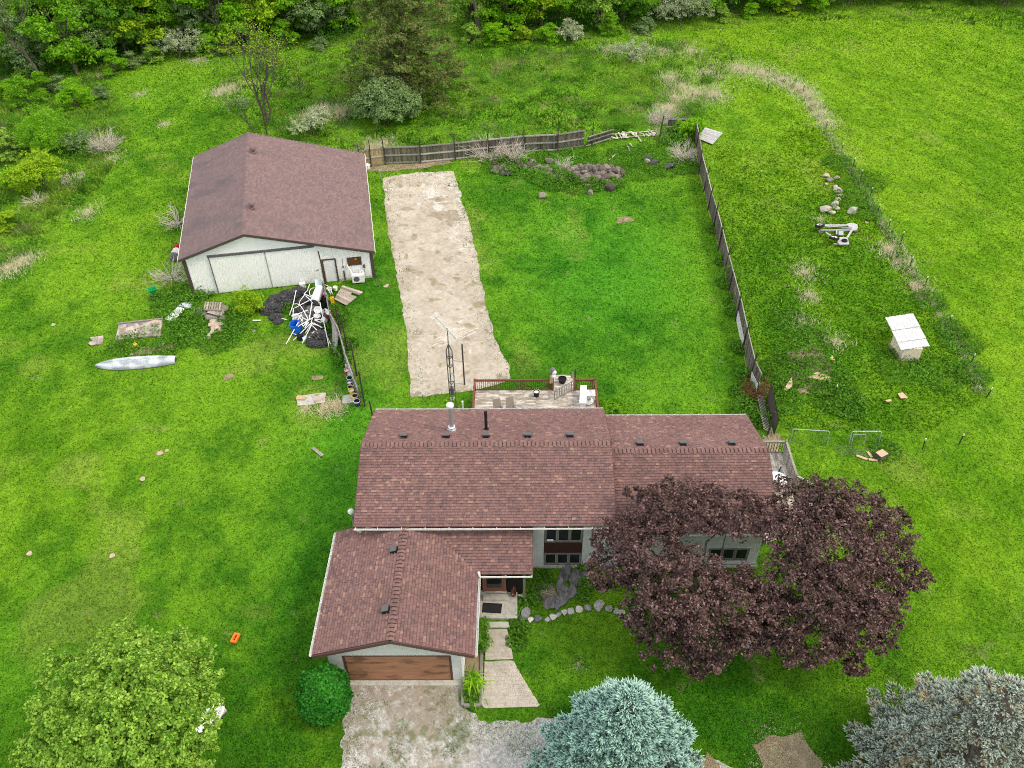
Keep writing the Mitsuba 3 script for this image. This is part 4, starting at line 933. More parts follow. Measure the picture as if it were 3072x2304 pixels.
# ================================================================ decks
rd = np.random.default_rng(31)
DZ = .9
DK = thing('deck', 'weathered grey wooden back deck with red brown railings', 'deck')
dx0, dx1, dy0, dy1 = -3.08, 4.78, 35.55, 41.22
y = dy0
while y < dy1 - .05:
    x = dx0
    while x < dx1 - .05:
        l = min(rd.choice([1.6, 2.4, 3.1, 4.0]), dx1 - x)
        if dx1 - x - l < .5: l = dx1 - x
        mb_part(DK, 'board', MB().box((x + l / 2, y + .07, DZ - .015 + rd.normal(0, .003)), (l - .008, .132, .03), None, (rd.random(), 0)), 'deck_wood'); x += l
    y += .142
mb_part(DK, 'skirt', MB().bb(dx0, dx1, dy1 - .03, dy1 + .0, .1, DZ - .04).bb(dx0 - .0, dx0 + .03, dy0, dy1, .1, DZ - .04), 'post_dark')
for i in range(4):
    for j in (0, 1): mb_part(DK, 'leg', MB().bb(dx0 + .1 + i * 2.5, dx0 + .22 + i * 2.5, dy1 - .2 - j * 2.6, dy1 - .08 - j * 2.6, -.05, DZ - .045), 'post_dark')


def railing(D, p, q, z, h=.92, step=.14, m='red_wood', top='rail_wood', posts=(True, True), bal='fence_wood', w=.035):
    p, q = A3(p[0], p[1], z), A3(q[0], q[1], z); L = np.linalg.norm(q - p); d = (q - p) / L; up = A3(0, 0, 1)
    mb_part(D, 'rail', MB().bar(p + up * h, q + up * h, .12, .035, uv=(rd.random(), 0)), top); mb_part(D, 'rail', MB().bar(p + up * (h - .08), q + up * (h - .08), .04, .1), m); mb_part(D, 'rail', MB().bar(p + up * .09, q + up * .09, .04, .07), m)
    n = int(L / step)
    for i in range(1, n): c = p + d * L * i / n; mb_part(D, 'baluster', MB().bb(c[0] - w / 2, c[0] + w / 2, c[1] - w / 2, c[1] + w / 2, z + .05, z + h - .06, uv=(rd.random(), 0)), bal)
    for c, on in ((p, posts[0]), (q, posts[1])):
        if on: mb_part(D, 'post', MB().bb(c[0] - .055, c[0] + .055, c[1] - .055, c[1] + .055, z - .1, z + h + .1), m)


ox0, ox1 = 2.02, 3.42
railing(DK, (dx0 + .05, dy1 - .06), (ox0, dy1 - .06), DZ, top='red_wood', bal='rail_brown'); railing(DK, (ox1, dy1 - .06), (dx1 - .05, dy1 - .06), DZ, top='red_wood', bal='rail_brown')
railing(DK, (dx0 + .05, dy0 + .4), (dx0 + .05, dy1 - .06), DZ, posts=(True, False), top='red_wood', bal='rail_brown'); railing(DK, (dx1 - .05, dy0 + .4), (dx1 - .05, dy1 - .06), DZ, posts=(True, False), top='red_wood', bal='rail_brown')
gt = mb_part(DK, 'gate', MB().bar((ox1 - .05, dy1 - .1, DZ + .85), (2.1, 40.15, DZ + .85), .05, .08).bar((ox1 - .05, dy1 - .1, DZ + .12), (2.1, 40.15, DZ + .12), .05, .08), 'rail_wood', 'grey picket gate standing open onto the deck')
for i in range(9):
    t = i / 8; cx, cy = ox1 - .05 + (2.1 - ox1 + .05) * t, dy1 - .1 + (40.15 - dy1 + .1) * t
    mb_part(gt, 'picket', MB().bb(cx - .035, cx + .035, cy - .03, cy - .005, DZ + .08, DZ + .9, uv=(rd.random(), 0)), 'rail_wood')
ld = mb_part(DK, 'landing', MB().bb(ox0 + .05, ox1 - .02, dy1 + .02, dy1 + 1.55, .48, .52), 'fence_wood', 'lower wooden landing beyond the gate')
for i in range(10): mb_part(ld, 'board', MB().bb(ox0 + .05, ox1 - .02, dy1 + .03 + i * .152, dy1 + .17 + i * .152, .521, .55, uv=(rd.random(), 0)), 'deck_wood')
for i in range(3): mb_part(DK, 'step', MB().bb(ox0 + .1, ox1 - .1, dy1 + 1.6 + i * .28, dy1 + 1.85 + i * .28, .34 - i * .14, .38 - i * .14, uv=(rd.random(), 0)), 'deck_wood')
pz = [((2.02, 43.43, 1.76)), ((3.54, 43.42, 1.68))]
for (px, py, ph), t in zip(((ox0 + .02, dy1 + .1, 2.6), (ox1 + .03, dy1 + .1, 2.55)), (0, 1)):
    mb_part(DK, 'post', MB().bb(px - .05, px + .05, py - .05, py + .05, .3, ph), 'fence_wood')
mb_part(DK, 'brace', MB().bar((ox1 - .02, dy1 + .1, .9), (ox1 - .08, dy1 + .9, 1.7), .06, .09), 'rail_wood')
sk = thing('wind_chime', 'white and grey ornament with hanging brown strips on the tall deck gate post', 'ornament')
c = A3(ox0 - .03, dy1 + .0, 2.45)
mb_part(sk, 'head', MB().lathe([(0, -.2), (.13, -.16), (.2, 0), (.19, .16), (.12, .3), (0, .34)], c, rotx(.2), 12), 'fabric_grey', smooth=True)
mb_part(sk, 'cloth', MB().lathe([(.0, -.12), (.1, -.1), (.14, .05), (.1, .16), (0, .18)], c + A3(.08, -.16, .02), roty(.6), 12), 'white_paint', smooth=True)
mb_part(sk, 'cloth', MB().lathe([(.0, -.12), (.12, -.1), (.15, .02), (.08, .1), (0, .12)], c + A3(.05, -.18, -.22), roty(-.4), 12), 'white_paint', smooth=True)
for i in range(7): mb_part(sk, 'strip', MB().tube([c + A3(-.14 + i * .035, -.1, -.2), c + A3(-.16 + i * .03, -.12, -.55), c + A3(-.18 + i * .035, -.1, -.85 - .05 * (i % 3))], .018, 5), 'tan_wood')


def bucket(name, label, c, r, h, m, rim=None, fill=None, cat='bucket', group=None, R=None, handle=True):
    k = thing(name, label, cat, group); c = A3(*c)
    mb_part(k, 'shell', MB().lathe([(0, .0), (r * .82, 0), (r, h), (r * .95, h), (r * .78, .03), (0, .03)], c, R, 18), m, smooth=35)
    RR = np.eye(3) if R is None else np.asarray(R)
    mb_part(k, 'rim', MB().lathe([(r * 1.0, h - .03), (r * 1.07, h - .03), (r * 1.07, h + .01), (r * .95, h + .01), (r * .95, h - .02)], c, R, 18), rim or m, smooth=35)
    if fill: mb_part(k, 'content', MB().lathe([(0, h * .86), (r * .9, h * .84)], c, R, 16), fill)
    if handle: mb_part(k, 'handle', MB().tube([c + RR @ A3(r * math.cos(a), r * .25 * math.sin(a), h + r * .9 * math.sin(a)) for a in np.linspace(0, math.pi, 9)], .008, 5), 'galvanised')
    return k


x, y, z = (0.95, 40.60, 0.91); bucket('bucket', 'black bucket with a pale filling standing on the deck boards', (x, y, DZ + .002), .19, .4, 'black_plastic', None, 'white_plastic')
x, y, z = (2.70, 42.38, 0.56); bucket('bucket', 'wide black planter tub on the lower landing behind the deck gate', (x, y, .553), .27, .3, 'black_plastic', None, 'dark_void', handle=False)
bn = thing('storage_bench', 'white plastic storage bench at the right end of the back deck', 'bench')
x0, y0, _ = (3.55, 39.52, 0.95); x1, y1, _ = (4.05, 41.07, 0.95)
mb_part(bn, 'back', MB().bar((x0 + .3, y0 - .3, DZ + .32), (x0 + .45, y1 - .25, DZ + .32), .34, .6), 'white_plastic'); mb_part(bn, 'lid', MB().bar((x0 + .28, y0 - .35, DZ + .65), (x0 + .45, y1 - .2, DZ + .65), .42, .06), 'white_plastic')
x2, y2, _ = (4.26, 40.40, 1.20)
bo = thing('storage_box', 'low white box beside the bench in the deck corner', 'box')
mb_part(bo, 'body', MB().bb(x2 - .45, x2 + .48, y2 - .3, y2 + .25, DZ + .01, DZ + .42), 'white_plastic'); mb_part(bo, 'lid', MB().bb(x2 - .47, x2 + .5, y2 - .32, y2 + .27, DZ + .421, DZ + .47), 'white_plastic')
x3, y3, _ = (4.24, 40.01, 1.00)
ho = thing('garden_hose', 'coiled white garden hose in the deck corner', 'hose')
mb_part(ho, 'coil', MB().tube([(x3 + (.36 - .012 * i / 4) * math.cos(i * .5), y3 + (.36 - .012 * i / 4) * math.sin(i * .5), DZ + .05 + .004 * i) for i in range(60)], .03, 6), 'white_plastic', smooth=True)
for i, (u_, lab_) in enumerate(((0, 'left grey sling chair on the deck half hidden by the roof edge'), (1, 'right grey sling chair on the deck half hidden by the roof edge'))):
    cx, cy = ((-1.52, 39.05, 1.30), (-0.70, 39.17, 1.30))[u_][:2]
    ch = thing('deck_chair', lab_, 'chair')
    mb_part(ch, 'seat', MB().bar((cx, cy - .1, DZ + .42), (cx + .1, cy - .6, DZ + .40), .5, .03), 'sling_grey'); mb_part(ch, 'backrest', MB().bar((cx, cy - .1, DZ + .42), (cx - .08, cy + .2, DZ + 1.0), .5, .03), 'sling_grey')
    for s_ in (-.27, .27):
        mb_part(ch, 'armrest', MB().bar((cx + s_, cy + .1, DZ + .65), (cx + s_ + .08, cy - .5, DZ + .62), .05, .03), 'rail_wood')
        for t_ in (0, 1): mb_part(ch, 'leg', MB().bar((cx + s_, cy - .05 - .45 * t_, DZ + .003), (cx + s_, cy - .05 - .45 * t_, DZ + .63), .03, .03), 'rail_wood')
wp = (-3.75, 39.65, 1.00)
single('drain_pipe', MB().cyl((wp[0], wp[1], 0), (wp[0] - .02, wp[1] + .05, 1.3), .06, sides=10).mesh(), 'white_plastic', 'short white pipe standing upright beside the back deck', 'pipe', smooth=40)

SD = thing('side_deck', 'weathered grey wooden side deck beside the right wing with a slanting rail', 'deck')
px_ = [(13.05, 28.6), (17.2, 30.7), (17.25, 31.0), (15.62, 32.65), (15.68, 35.42), (13.05, 35.42)]
fl_ = Polygon(px_); x = 13.06
while x < 17.2:
    g_ = shapely.box(x, 28, x + .133, 36).intersection(fl_)
    if g_.area > .02 and g_.geom_type == 'Polygon': mb_part(SD, 'board', MB().prism(g_, DZ - .03, DZ + rd.normal(0, .003), uv=(rd.random(), 0)), 'deck_wood')
    x += .145
railing(SD, (13.2, 35.38), (15.62, 35.38), DZ, 1.0, .16, 'rail_wood', 'rail_wood', bal='fence_wood')
railing(SD, (15.62, 35.38), (15.56, 32.65), DZ, 1.0, .16, 'rail_wood', 'rail_wood', (False, True), bal='rail_wood', w=.1)
railing(SD, (15.56, 32.65), (17.3, 30.98), DZ, 1.0, .16, 'rail_wood', 'rail_wood', (False, True), bal='fence_wood')
mb_part(SD, 'skirt', MB().bb(13.1, 15.6, 35.39, 35.41, .05, DZ - .04).bar((15.63, 35.3, .45), (15.58, 32.7, .45), .02, .8).bar((15.6, 32.6, .45), (17.2, 31.05, .45), .02, .8), 'fence_wood')
tb = thing('patio_table', 'round pale patio table on the side deck partly hidden by the roof edge', 'table')
tx, ty, _ = (14.48, 32.61, 1.62)
mb_part(tb, 'top', MB().lathe([(0, .02), (.60, .02), (.62, .0), (.6, -.02), (0, -.015)], (tx, ty, 1.62), None, 40), 'white_plastic', smooth=30)
mb_part(tb, 'hub', MB().lathe([(0, .03), (.03, .03), (.03, .02)], (tx, ty, 1.622), None, 10), 'vent_grey')
for a in range(4): mb_part(tb, 'leg', MB().bar((tx + .45 * math.cos(a * 1.571 + .7), ty + .45 * math.sin(a * 1.571 + .7), DZ), (tx + .4 * math.cos(a * 1.571 + .7), ty + .4 * math.sin(a * 1.571 + .7), 1.6), .04, .04), 'galvanised')
ux, uy, _ = (14.94, 33.74, 1.00)
ub = thing('umbrella_base', 'grey umbrella base with a short black tube behind the patio table', 'umbrella base')
mb_part(ub, 'base', MB().lathe([(.0, .14), (.08, .13), (.3, .06), (.32, 0), (0, 0)], (ux, uy, DZ + .002), None, 20), 'galvanised', smooth=30); mb_part(ub, 'tube', MB().cyl((ux, uy, DZ + .1), (ux + .05, uy, DZ + .55), .035), 'black_plastic', smooth=True)

# ================================================================ aerial tower behind the house
TW = thing('antenna_tower', 'tall triangular steel lattice tower carrying a television antenna behind the house', 'antenna tower')
ty_ = 36.75; tx0 = (-4.02, 36.75, 3.56); tt = (-4.04, 36.75, 8.44)
th = tt[2] - .15; bx = tt[0] - .02; r_t = .19
legs = [A3(bx + r_t * math.cos(a), ty_ + r_t * math.sin(a), 0) for a in (.52, 2.62, 4.71)]
zt = th - .55
for l in legs:
    mb_part(TW, 'leg', MB().tube([l, Z(l, zt), A3(bx, ty_, th)], .03, 6), 'dark_steel')
z = .5; k = 0
while z < zt + .01:
    b = MB()
    for i in range(3): b.bar(Z(legs[i], z), Z(legs[(i + 1) % 3], z), .035, .035)
    mb_part(TW, 'rung', b, 'galvanised' if k % 3 == 0 else 'dark_steel', stuff=True); z += .62; k += 1
mb_part(TW, 'mast', MB().tube([(bx, ty_, th - 1.4), (bx, ty_, th + 1.1)], .03, 8), 'dark_steel')
mb_part(TW, 'rotor', MB().bb(bx - .1, bx + .1, ty_ - .1, ty_ + .1, 4.6, 5.1), 'vent_grey')
p0, p1 = (-3.29, 36.60, 8.40), (-3.29, 36.60, 5.43)
mb_part(TW, 'side_pole', MB().tube([(p0[0], 36.6, p0[2]), (p0[0], 36.6, p1[2])], .045, 8), 'dark_steel')
for q in ((-3.33, 36.60, 7.14), (-3.29, 36.60, 5.46)): mb_part(TW, 'bracket', MB().bar((bx + .1, ty_, q[2]), (p0[0], 36.6, q[2]), .03, .03), 'galvanised')
AN = thing('television_antenna', 'large silver television antenna with many thin rods on top of the tower', 'antenna')
am = A3(bx, ty_, th + 1.05)
b0, b1 = A3(*(-4.88, 37.92, 9.60)), A3(*(-3.46, 35.71, 9.60)); bd = unit(A3(b1[0] - b0[0], b1[1] - b0[1], 0)); bl_ = np.linalg.norm((b1 - b0)[:2]); s0 = -bl_ * .58
mb_part(AN, 'boom', MB().bar(am + bd * s0, am + bd * (s0 + bl_), .05, .05), 'steel')
pe = A3(-bd[1], bd[0], 0)
for i in range(20):
    t = s0 + bl_ * i / 19; L = .26 if i < 12 else .4 + (i - 11) * .2 * ((i * 7) % 3) / 2
    mb_part(AN, 'rod', MB().tube([am + bd * t - pe * L, am + bd * t + pe * L], .006, 4), 'galvanised')

# ================================================================ stones
rr = np.random.default_rng(41)


def rock_mesh(r, seed, flat=.7, sub=2):
    m = trimesh.creation.icosphere(subdivisions=sub); v = np.array(m.vertices); q = v * 1.3 + seed * 11.7
    v = v * (.72 + .56 * meshkit.fbm(q, 3, seed))[:, None]
    rs = np.random.default_rng(seed + 500)
    for _ in range(9):
        n = unit(rs.normal(size=3)); d = v @ n; lim = .50 + .30 * rs.random(); v = v - np.maximum(d - lim, 0)[:, None] * n * .85
    return v * 1.12 * np.asarray(r) * [1, 1, flat], np.array(m.faces)


def rock(name, label, c, r, m, u, group=None, flat=.7, sub=2, seed=None, cat='stone', k=None):
    seed = int(rr.integers(1e6)) if seed is None else seed; v, f = rock_mesh((r, r * rr.uniform(.75, 1.0), r), seed % 997, flat, sub); v = v @ rotz(rr.random() * 6).T
    v = v + [c[0], c[1], (c[2] if len(c) > 2 else 0) + r * flat * .55]
    if k is not None: return part(k, name, (v, f), m, uv=np.full((len(v), 2), [u, 0]))
    return single(name, (v, f), m, label, cat, group, False, np.full((len(v), 2), [u, 0]))


bs = [((-0.04, 24.55), .30, .2, 'low flat grey'), ((0.37, 24.49), .27, .98, 'bright white rounded'), ((0.77, 24.56), .36, .02, 'dark slate blue'), ((1.25, 24.52), .27, .6, 'pale flat tan'), ((1.55, 24.69), .30, .95, 'upright whitish'), ((1.84, 24.81), .27, .35, 'mid grey'),
      ((2.13, 24.93), .27, .9, 'white and grey blotched'), ((2.47, 25.04), .33, .7, 'light grey angular'), ((2.91, 25.16), .33, .99, 'cream pointed'), ((3.36, 25.24), .36, .3, 'smooth grey'), ((3.92, 25.31), .50, .5, 'largest pale grey'), ((4.42, 25.16), .34, .3, 'speckled mid grey'),
      ((4.78, 24.98), .33, .48, 'tan grey'), ((5.10, 24.87), .28, .6, 'small pale'), ((0.17, 24.85), .5, .25, 'big dark grey leaning')]
names_ = ['at the corner of the entrance slab', 'second in the curved border', 'third in the curved border', 'fourth in the curved border', 'fifth in the curved border', 'sixth in the curved border', 'just past the foot of the grey fabric', 'in the middle of the curved border', 'between two grey border boulders', 'left of the largest border boulder', 'in the curved flower bed border', 'right of the largest border boulder', 'near the purple tree in the border', 'last before the purple tree branches', 'above the border by the entrance slab']
for (c, r, u, d_), w_ in zip(bs, names_): rock('border_stone', f'{d_} border stone {w_}', c, r * .64, 'field_stone', u, 'stones edging the flower bed')
for c, d_ in (((11.13, 23.09), 'left'), ((11.69, 23.34), 'middle'), ((12.15, 23.53), 'right')): rock('border_stone', f'{d_} one of three grey stones in the shade under the purple trees', c, .32, 'field_stone', .45, 'stones under the purple trees')
fs = [((28.35, 71.77), .42, .9, 'tan rounded field stone at the far end of the pen stone row'), ((28.45, 70.96), .38, .1, 'bluish field stone just below the tan one'), ((29.23, 71.36), .33, .5, 'grey field stone right of the bluish one'), ((27.96, 70.26), .2, .7, 'tiny pale stone at the far end of the row'), ((28.54, 69.66), .3, .85, 'small tan stone above the long flat boulder'),
      ((28.65, 68.80), .5, .6, 'long flat greyish boulder in the middle of the pen row'), ((28.57, 67.95), .34, .75, 'pale stone leaning on the long flat boulder'), ((28.19, 67.35), .3, .8, 'small cream stone below the middle of the row'), ((27.59, 66.43), .46, .55, 'pale grey boulder above the near group of stones'), ((26.56, 65.63), .58, .5, 'largest grey boulder at the left of the near group'),
      ((27.57, 65.83), .36, .7, 'low flat pale stone in the near group'), ((26.99, 64.99), .38, .88, 'tan stone at the near end of the row'), ((28.86, 65.33), .62, .45, 'separate square grey boulder among the weeds right of the row')]
for c, r, u, l_ in fs: rock('field_stone', l_, c, r * .92, 'stone', min(1, u + .1), 'boulders in the pen', flat=.55)
for c, r, l_ in (((-34.65, 49.79), .22, 'small pale stone in the lawn below the left field edge'), ((-22.48, 36.50), .26, 'pale stone in the middle of the left lawn'), ((-22.09, 36.70), .15, 'tiny pale stone beside a bigger one in the left lawn'), ((-22.83, 34.32), .24, 'flat pale stone in the lower left lawn'), ((-27.25, 28.81), .22, 'white stone at the left edge of the lawn'), ((-22.58, 28.65), .2, 'grey stone sunk in the worn lawn'), ((-27.58, 46.26), .2, 'white stone by the canoe'),
                 ((-20.57, 49.58), .22, 'white stone under the yellow green bush'), ((-19.53, 48.86), .2, 'white lump of rubble right of the yellow green bush'), ((-10.52, 54.49), .28, 'tan stone beside the sand strip near the shed corner'), ((29.52, 63.51), .22, 'pale stone right of the overturned trailer')):
    rock('stone', l_, c, r * .8, 'stone', .85, flat=.22)
RP = thing('rock_pile', 'heap of brown rubble rocks overgrown with weeds in front of the back fence', 'rock pile')
RPOLY = Polygon([(4.23, 73.03), (5.09, 73.80), (7.31, 73.76), (8.78, 73.57), (9.80, 72.61), (8.98, 71.70), (7.50, 71.27), (6.03, 70.99), (4.63, 71.93)])
x0, y0, x1, y1 = RPOLY.bounds; n = 0
while n < 120:
    p = Point(rr.uniform(x0, x1), rr.uniform(y0, y1))
    if RPOLY.contains(p):
        n += 1; e = min(1, RPOLY.exterior.distance(p) / 1.2); rock('stone', '', (p.x, p.y, e * .55 * rr.random()), rr.uniform(.2, .46), 'dark_rubble', rr.random(), flat=.75, sub=1 if n % 3 else 2, k=RP)
for c in ((3.29, 71.42), (3.81, 71.49), (5.95, 70.84), (6.29, 68.85), (9.31, 70.94), (8.11, 70.81), (-2.35, 73.62), (-1.83, 73.77), (0.78, 74.36), (2.11, 73.54), (2.34, 73.85), (2.74, 75.13), (6.27, 70.24), (1.92, 68.34)): rock('stone', '', c, rr.uniform(.28, .45), 'dark_rubble', rr.uniform(.5, 1), k=RP)
BAND = [(-2.72, 73.78), (-1.75, 73.61), (-0.72, 74.39), (0.33, 74.37), (1.23, 74.19), (2.11, 73.70), (3.05, 72.89), (4.13, 72.25)]
for i in range(60):
    t = rr.random() * 6.999; p = np.array(BAND[int(t)]) * (1 - t % 1) + np.array(BAND[int(t) + 1]) * (t % 1); rock('stone', '', (p[0] + rr.normal(0, .3), p[1] + rr.normal(0, .5), .0), rr.uniform(.16, .4), 'dark_rubble', rr.random(), flat=.7, sub=1, k=RP)
v, f = rock_mesh((.6, .55, .4), 77, .8); c = (8.03, 69.77); part(RP, 'stone', (v + [c[0], c[1], .2], f), 'dark_rubble', 'big dark stump shaped rock at the foot of the pile', True, np.full((len(v), 2), [0, 0]))
for c in ((-1.22, 72.66), (1.71, 74.10)):
    bgk = thing('plastic_scrap', 'scrap of black plastic in the weeds by the rock pile', 'plastic scrap', 'plastic scraps by the rock pile'); v, f = rock_mesh((.42, .3, .25), int(c[0] * 10) % 90 + 3); mb_part(bgk, 'sheet', MB().add(v + [c[0], c[1], .2], f), 'tarp_black')
for c, l_ in (((12.26, 75.43), 'black bag above a tan lump in the weeds by the right fence corner'), ((12.70, 74.48), 'shiny black bag below the tan lump by the right fence corner'), ((14.10, 73.60), 'small dark scrap near the right fence weeds')):
    k = thing('plastic_bag', l_, 'bag'); v, f = rock_mesh((.55, .4, .4), int(abs(c[0]) * 31) % 97); mb_part(k, 'bag', MB().add(v + [c[0], c[1], .2], f), 'tarp_black')
rock('stone', 'tan lump of rubble between two black bags by the right fence corner', (12.18, 74.74), .4, 'stone', .9)

# ================================================================ things on the left lawn
CN = thing('canoe', 'upturned grey white canoe lying on the left lawn', 'canoe')
a, b = A3(*(-29.62, 44.87), 0), A3(*(-24.20, 45.48), 0); L = np.linalg.norm(b - a); d = (b - a) / L; s_ = A3(-d[1], d[0], 0)
ss = np.r_[0, .03, .08, .15, .25, .38, .52, .66, .8, .9, .97, 1]; ww = np.array([.02, .10, .2, .31, .41, .46, .47, .45, .39, .32, .27, .25]) * 1.3; hh = np.array([.16, .24, .31, .36, .39, .40, .40, .40, .39, .38, .36, .3])
V_ = []
for q, w_, h_ in zip(ss, ww, hh):
    for t in np.linspace(0, math.pi, 13):
        V_.append(a + d * L * q + s_ * w_ * math.cos(t) * (1.0) + A3(0, 0, .02 + h_ * math.sin(t) ** .7))
i, j = np.meshgrid(np.arange(11), np.arange(12), indexing='ij'); k = i * 13 + j; F_ = np.stack([k, k + 13, k + 14, k + 1], -1).reshape(-1, 4)
F_ = np.vstack([F_[:, [0, 1, 2]], F_[:, [0, 2, 3]], [[11 * 13, 11 * 13 + q, 11 * 13 + q + 1] for q in range(1, 12)]])
part(CN, 'hull', (np.array(V_), F_), 'canoe_hull', smooth=40)
mb_part(CN, 'keel', MB().tube([a + d * L * q + A3(0, 0, .025 + h_) for q, h_ in zip(ss, hh)], .014, 6), 'canoe_hull', smooth=True)
for s2 in (-1, 1): mb_part(CN, 'gunwale', MB().tube([a + d * L * q + s_ * (w_ + .005) * s2 + A3(0, 0, .03) for q, w_ in zip(ss, ww)], .018, 6), 'vent_grey', smooth=True)
mb_part(CN, 'transom', MB().bar(a + d * (L + .01) - s_ * .2 + A3(0, 0, .16), a + d * (L + .01) + s_ * .2 + A3(0, 0, .16), .03, .22), 'dark_steel')
bucket('bucket', 'yellow plastic bucket lying on its side beyond the canoe', (*(-27.70, 46.88), .18), .17, .34, 'yellow_plastic', None, None, R=rotz(.9) @ roty(1.25))
pool = numbered('old_slab'); labels[pool] = {'label': 'old rough concrete slab with a timber curb in the left lawn', 'category': 'slab'}
pq = [(-29.69, 49.58), (-26.58, 50.11), (-26.14, 48.26), (-29.27, 47.80)]
part(pool, 'slab', MB().prism(rough(pq, .06, .2, 3), 0, .13).mesh(), 'aged_slab')
mb_part(pool, 'curb', MB().bar(A3(*(-29.75, 49.65), .12), A3(*(-26.57, 50.22), .12), .12, .2), 'rail_wood')
for i in range(9):
    t = rr.random(); u = rr.random(); p = np.array(pq[0]) * (1 - t) * (1 - u) + np.array(pq[1]) * t * (1 - u) + np.array(pq[2]) * t * u + np.array(pq[3]) * (1 - t) * u
    v, f = rock_mesh((rr.uniform(.1, .35), rr.uniform(.1, .3), .08), i + 3, .5, 1); mb_part(pool, 'chunk', MB().add(v + [p[0], p[1], .14], f, (rr.random(), 0)), 'stone')
sl2 = numbered('broken_slab'); labels[sl2] = {'label': 'small broken concrete slab left of the timber edged slab', 'category': 'slab'}
part(sl2, 'piece', MB().prism(rough([(-31.27, 48.13), (-30.35, 48.32), (-30.07, 47.39), (-30.52, 47.29)], .05, .15, 8), 0, .1).mesh(), 'aged_slab')
v, f = rock_mesh((.35, .25, .12), 9, .6); part(sl2, 'piece', (v + [*(-30.82, 47.44), .08], f), 'stone', uv=np.full((len(v), 2), [.75, 0]), smooth=True)
# sheet metal, pallets, rubble
WD = thing('metal_sheet', 'bent white metal sheet leaning in the weeds left of the pallets', 'sheet')
q0, q1, q2, q3 = A3(*(-26.49, 50.20), .1), A3(*(-25.68, 49.95), .12), A3(*(-25.06, 50.94, 0.50)), A3(*(-25.70, 51.37, 0.45))
n_ = unit(np.cross(q1 - q0, q3 - q0)) * .02
mb_part(WD, 'sheet', MB().add(np.array([q0, q1, q2, q3, q0 + n_, q1 + n_, q2 + n_, q3 + n_]), BOXF), 'white_plastic')
b = MB()
for i in range(8):
    t = .1 + .1 * i; p = q0 * (1 - t) + q3 * t + (q1 - q0) * .1; b.bar(p + n_ * 1.2, p + (q1 - q0) * (.35 + .4 * rr.random()) + (q3 - q0) * rr.uniform(-.06, .06) + n_ * 1.2, .02, .01)
mb_part(WD, 'seam', b, 'vent_grey', stuff=True)
v, f = rock_mesh((.5, .35, .3), 15, .8); single('crumpled_foil', (v + [*(-25.25, 51.58), .3], f), 'steel', 'crumpled shiny metal sheet beside the bent white sheet', 'sheet', smooth=False)


def pallet(label, pts, z, n=7, tilt=0):
    k = thing('pallet', label, 'pallet'); a, b, c, d_ = [A3(*p, z + t) for p, t in zip(pts, (0, 0, tilt, tilt))]       # near left, near right, far right, far left
    for i in range(n):
        t0, t1 = i / n, (i + .62) / n; p, q = (a + (b - a) * (t0 + t1) / 2, d_ + (c - d_) * (t0 + t1) / 2); mb_part(k, 'slat', MB().bar(p, q, np.linalg.norm(b - a) * .62 / n, .025, uv=(rr.random(), 0)), 'pallet_wood')
    for t in (.04, .5, .96): mb_part(k, 'stringer', MB().bar(a + (d_ - a) * t - A3(0, 0, .06), b + (c - b) * t - A3(0, 0, .06), .06, .09, uv=(rr.random(), 0)), 'pallet_wood')
    return k


pallet('topmost grey slatted pallet of the heap in front of the shed', [(-23.60, 50.76, 0.62)[:2], (-22.26, 50.67, 0.62)[:2], (-22.40, 51.61, 0.62)[:2], (-23.74, 51.70, 0.62)[:2]], .62)
PB = thing('plywood_sheet', 'grey plywood sheet sticking out under the topmost pallet', 'plywood')
part(PB, 'sheet', MB().prism([(-23.35, 50.57, 0.45)[:2], (-22.19, 50.09, 0.45)[:2], (-21.80, 51.19, 0.45)[:2], (-22.44, 51.63, 0.45)[:2]], .43, .46).mesh(), 'pallet_wood', uv=None)
pb2 = MB().prism([(-23.67, 50.96, 0.36)[:2], (-22.12, 50.57, 0.36)[:2], (-22.06, 51.58, 0.36)[:2], (-23.82, 51.71, 0.36)[:2]], .33, .36)
single('plywood_sheet', pb2.mesh(), 'pallet_wood', 'lower grey board under the plywood in the pallet heap', 'plywood')
pallet('lower broken pallet left of the topmost pallet', [(-24.53, 50.68, 0.30)[:2], (-23.75, 50.73, 0.30)[:2], (-23.83, 51.47, 0.30)[:2], (-24.82, 51.38, 0.30)[:2]], .3, 5)
RB_ = thing('rubble_heap', 'broken pale concrete slabs spilling down below the pallets', 'rubble')
for i, (c, r, u) in enumerate((((-23.13, 50.28), .4, .3), ((-22.60, 50.17), .45, .2), ((-22.19, 50.27), .4, .35), ((-22.59, 49.66), .42, .85), ((-22.17, 49.50), .4, .8), ((-22.75, 49.35), .3, .82), ((-22.27, 48.94), .42, .9), ((-21.84, 48.73), .3, .85), ((-22.38, 48.54), .28, .8), ((-22.52, 48.04), .25, .7), ((-23.66, 50.81), .4, .2), ((-24.04, 50.82), .35, .25))):
    v, f = rock_mesh((r, r * .8, .13), i + 20, .8, 2); mb_part(RB_, 'slab', MB().add(v @ rotx(rr.normal(0, .25)).T @ rotz(rr.random() * 6).T + [c[0], c[1], .22], f, (u, 0)), 'stone')
mb_part(RB_, 'board', MB().bar(A3(*(-25.36, 52.07), .15), A3(*(-24.93, 51.92), .2), .12, .04), 'pallet_wood')
single('loose_board', MB().bar(A3(*(-19.86, 50.02), .1), A3(*(-19.27, 50.03), .1), .1, .03).mesh(), 'white_paint', 'short white board lying under the yellow green bush', 'board')
single('loose_board', MB().bar(A3(*(-13.04, 36.88), .06), A3(*(-12.27, 36.17), .06), .2, .03).mesh(), 'pallet_wood', 'tan board lying in the lawn left of the house', 'board')
SPR = thing('lawn_spreader', 'green hopper lawn spreader standing by the left corner of the shed', 'spreader')
sc_ = A3(*(-28.12, 53.05, 0.85)); gx_, gy_ = sc_[0], sc_[1]
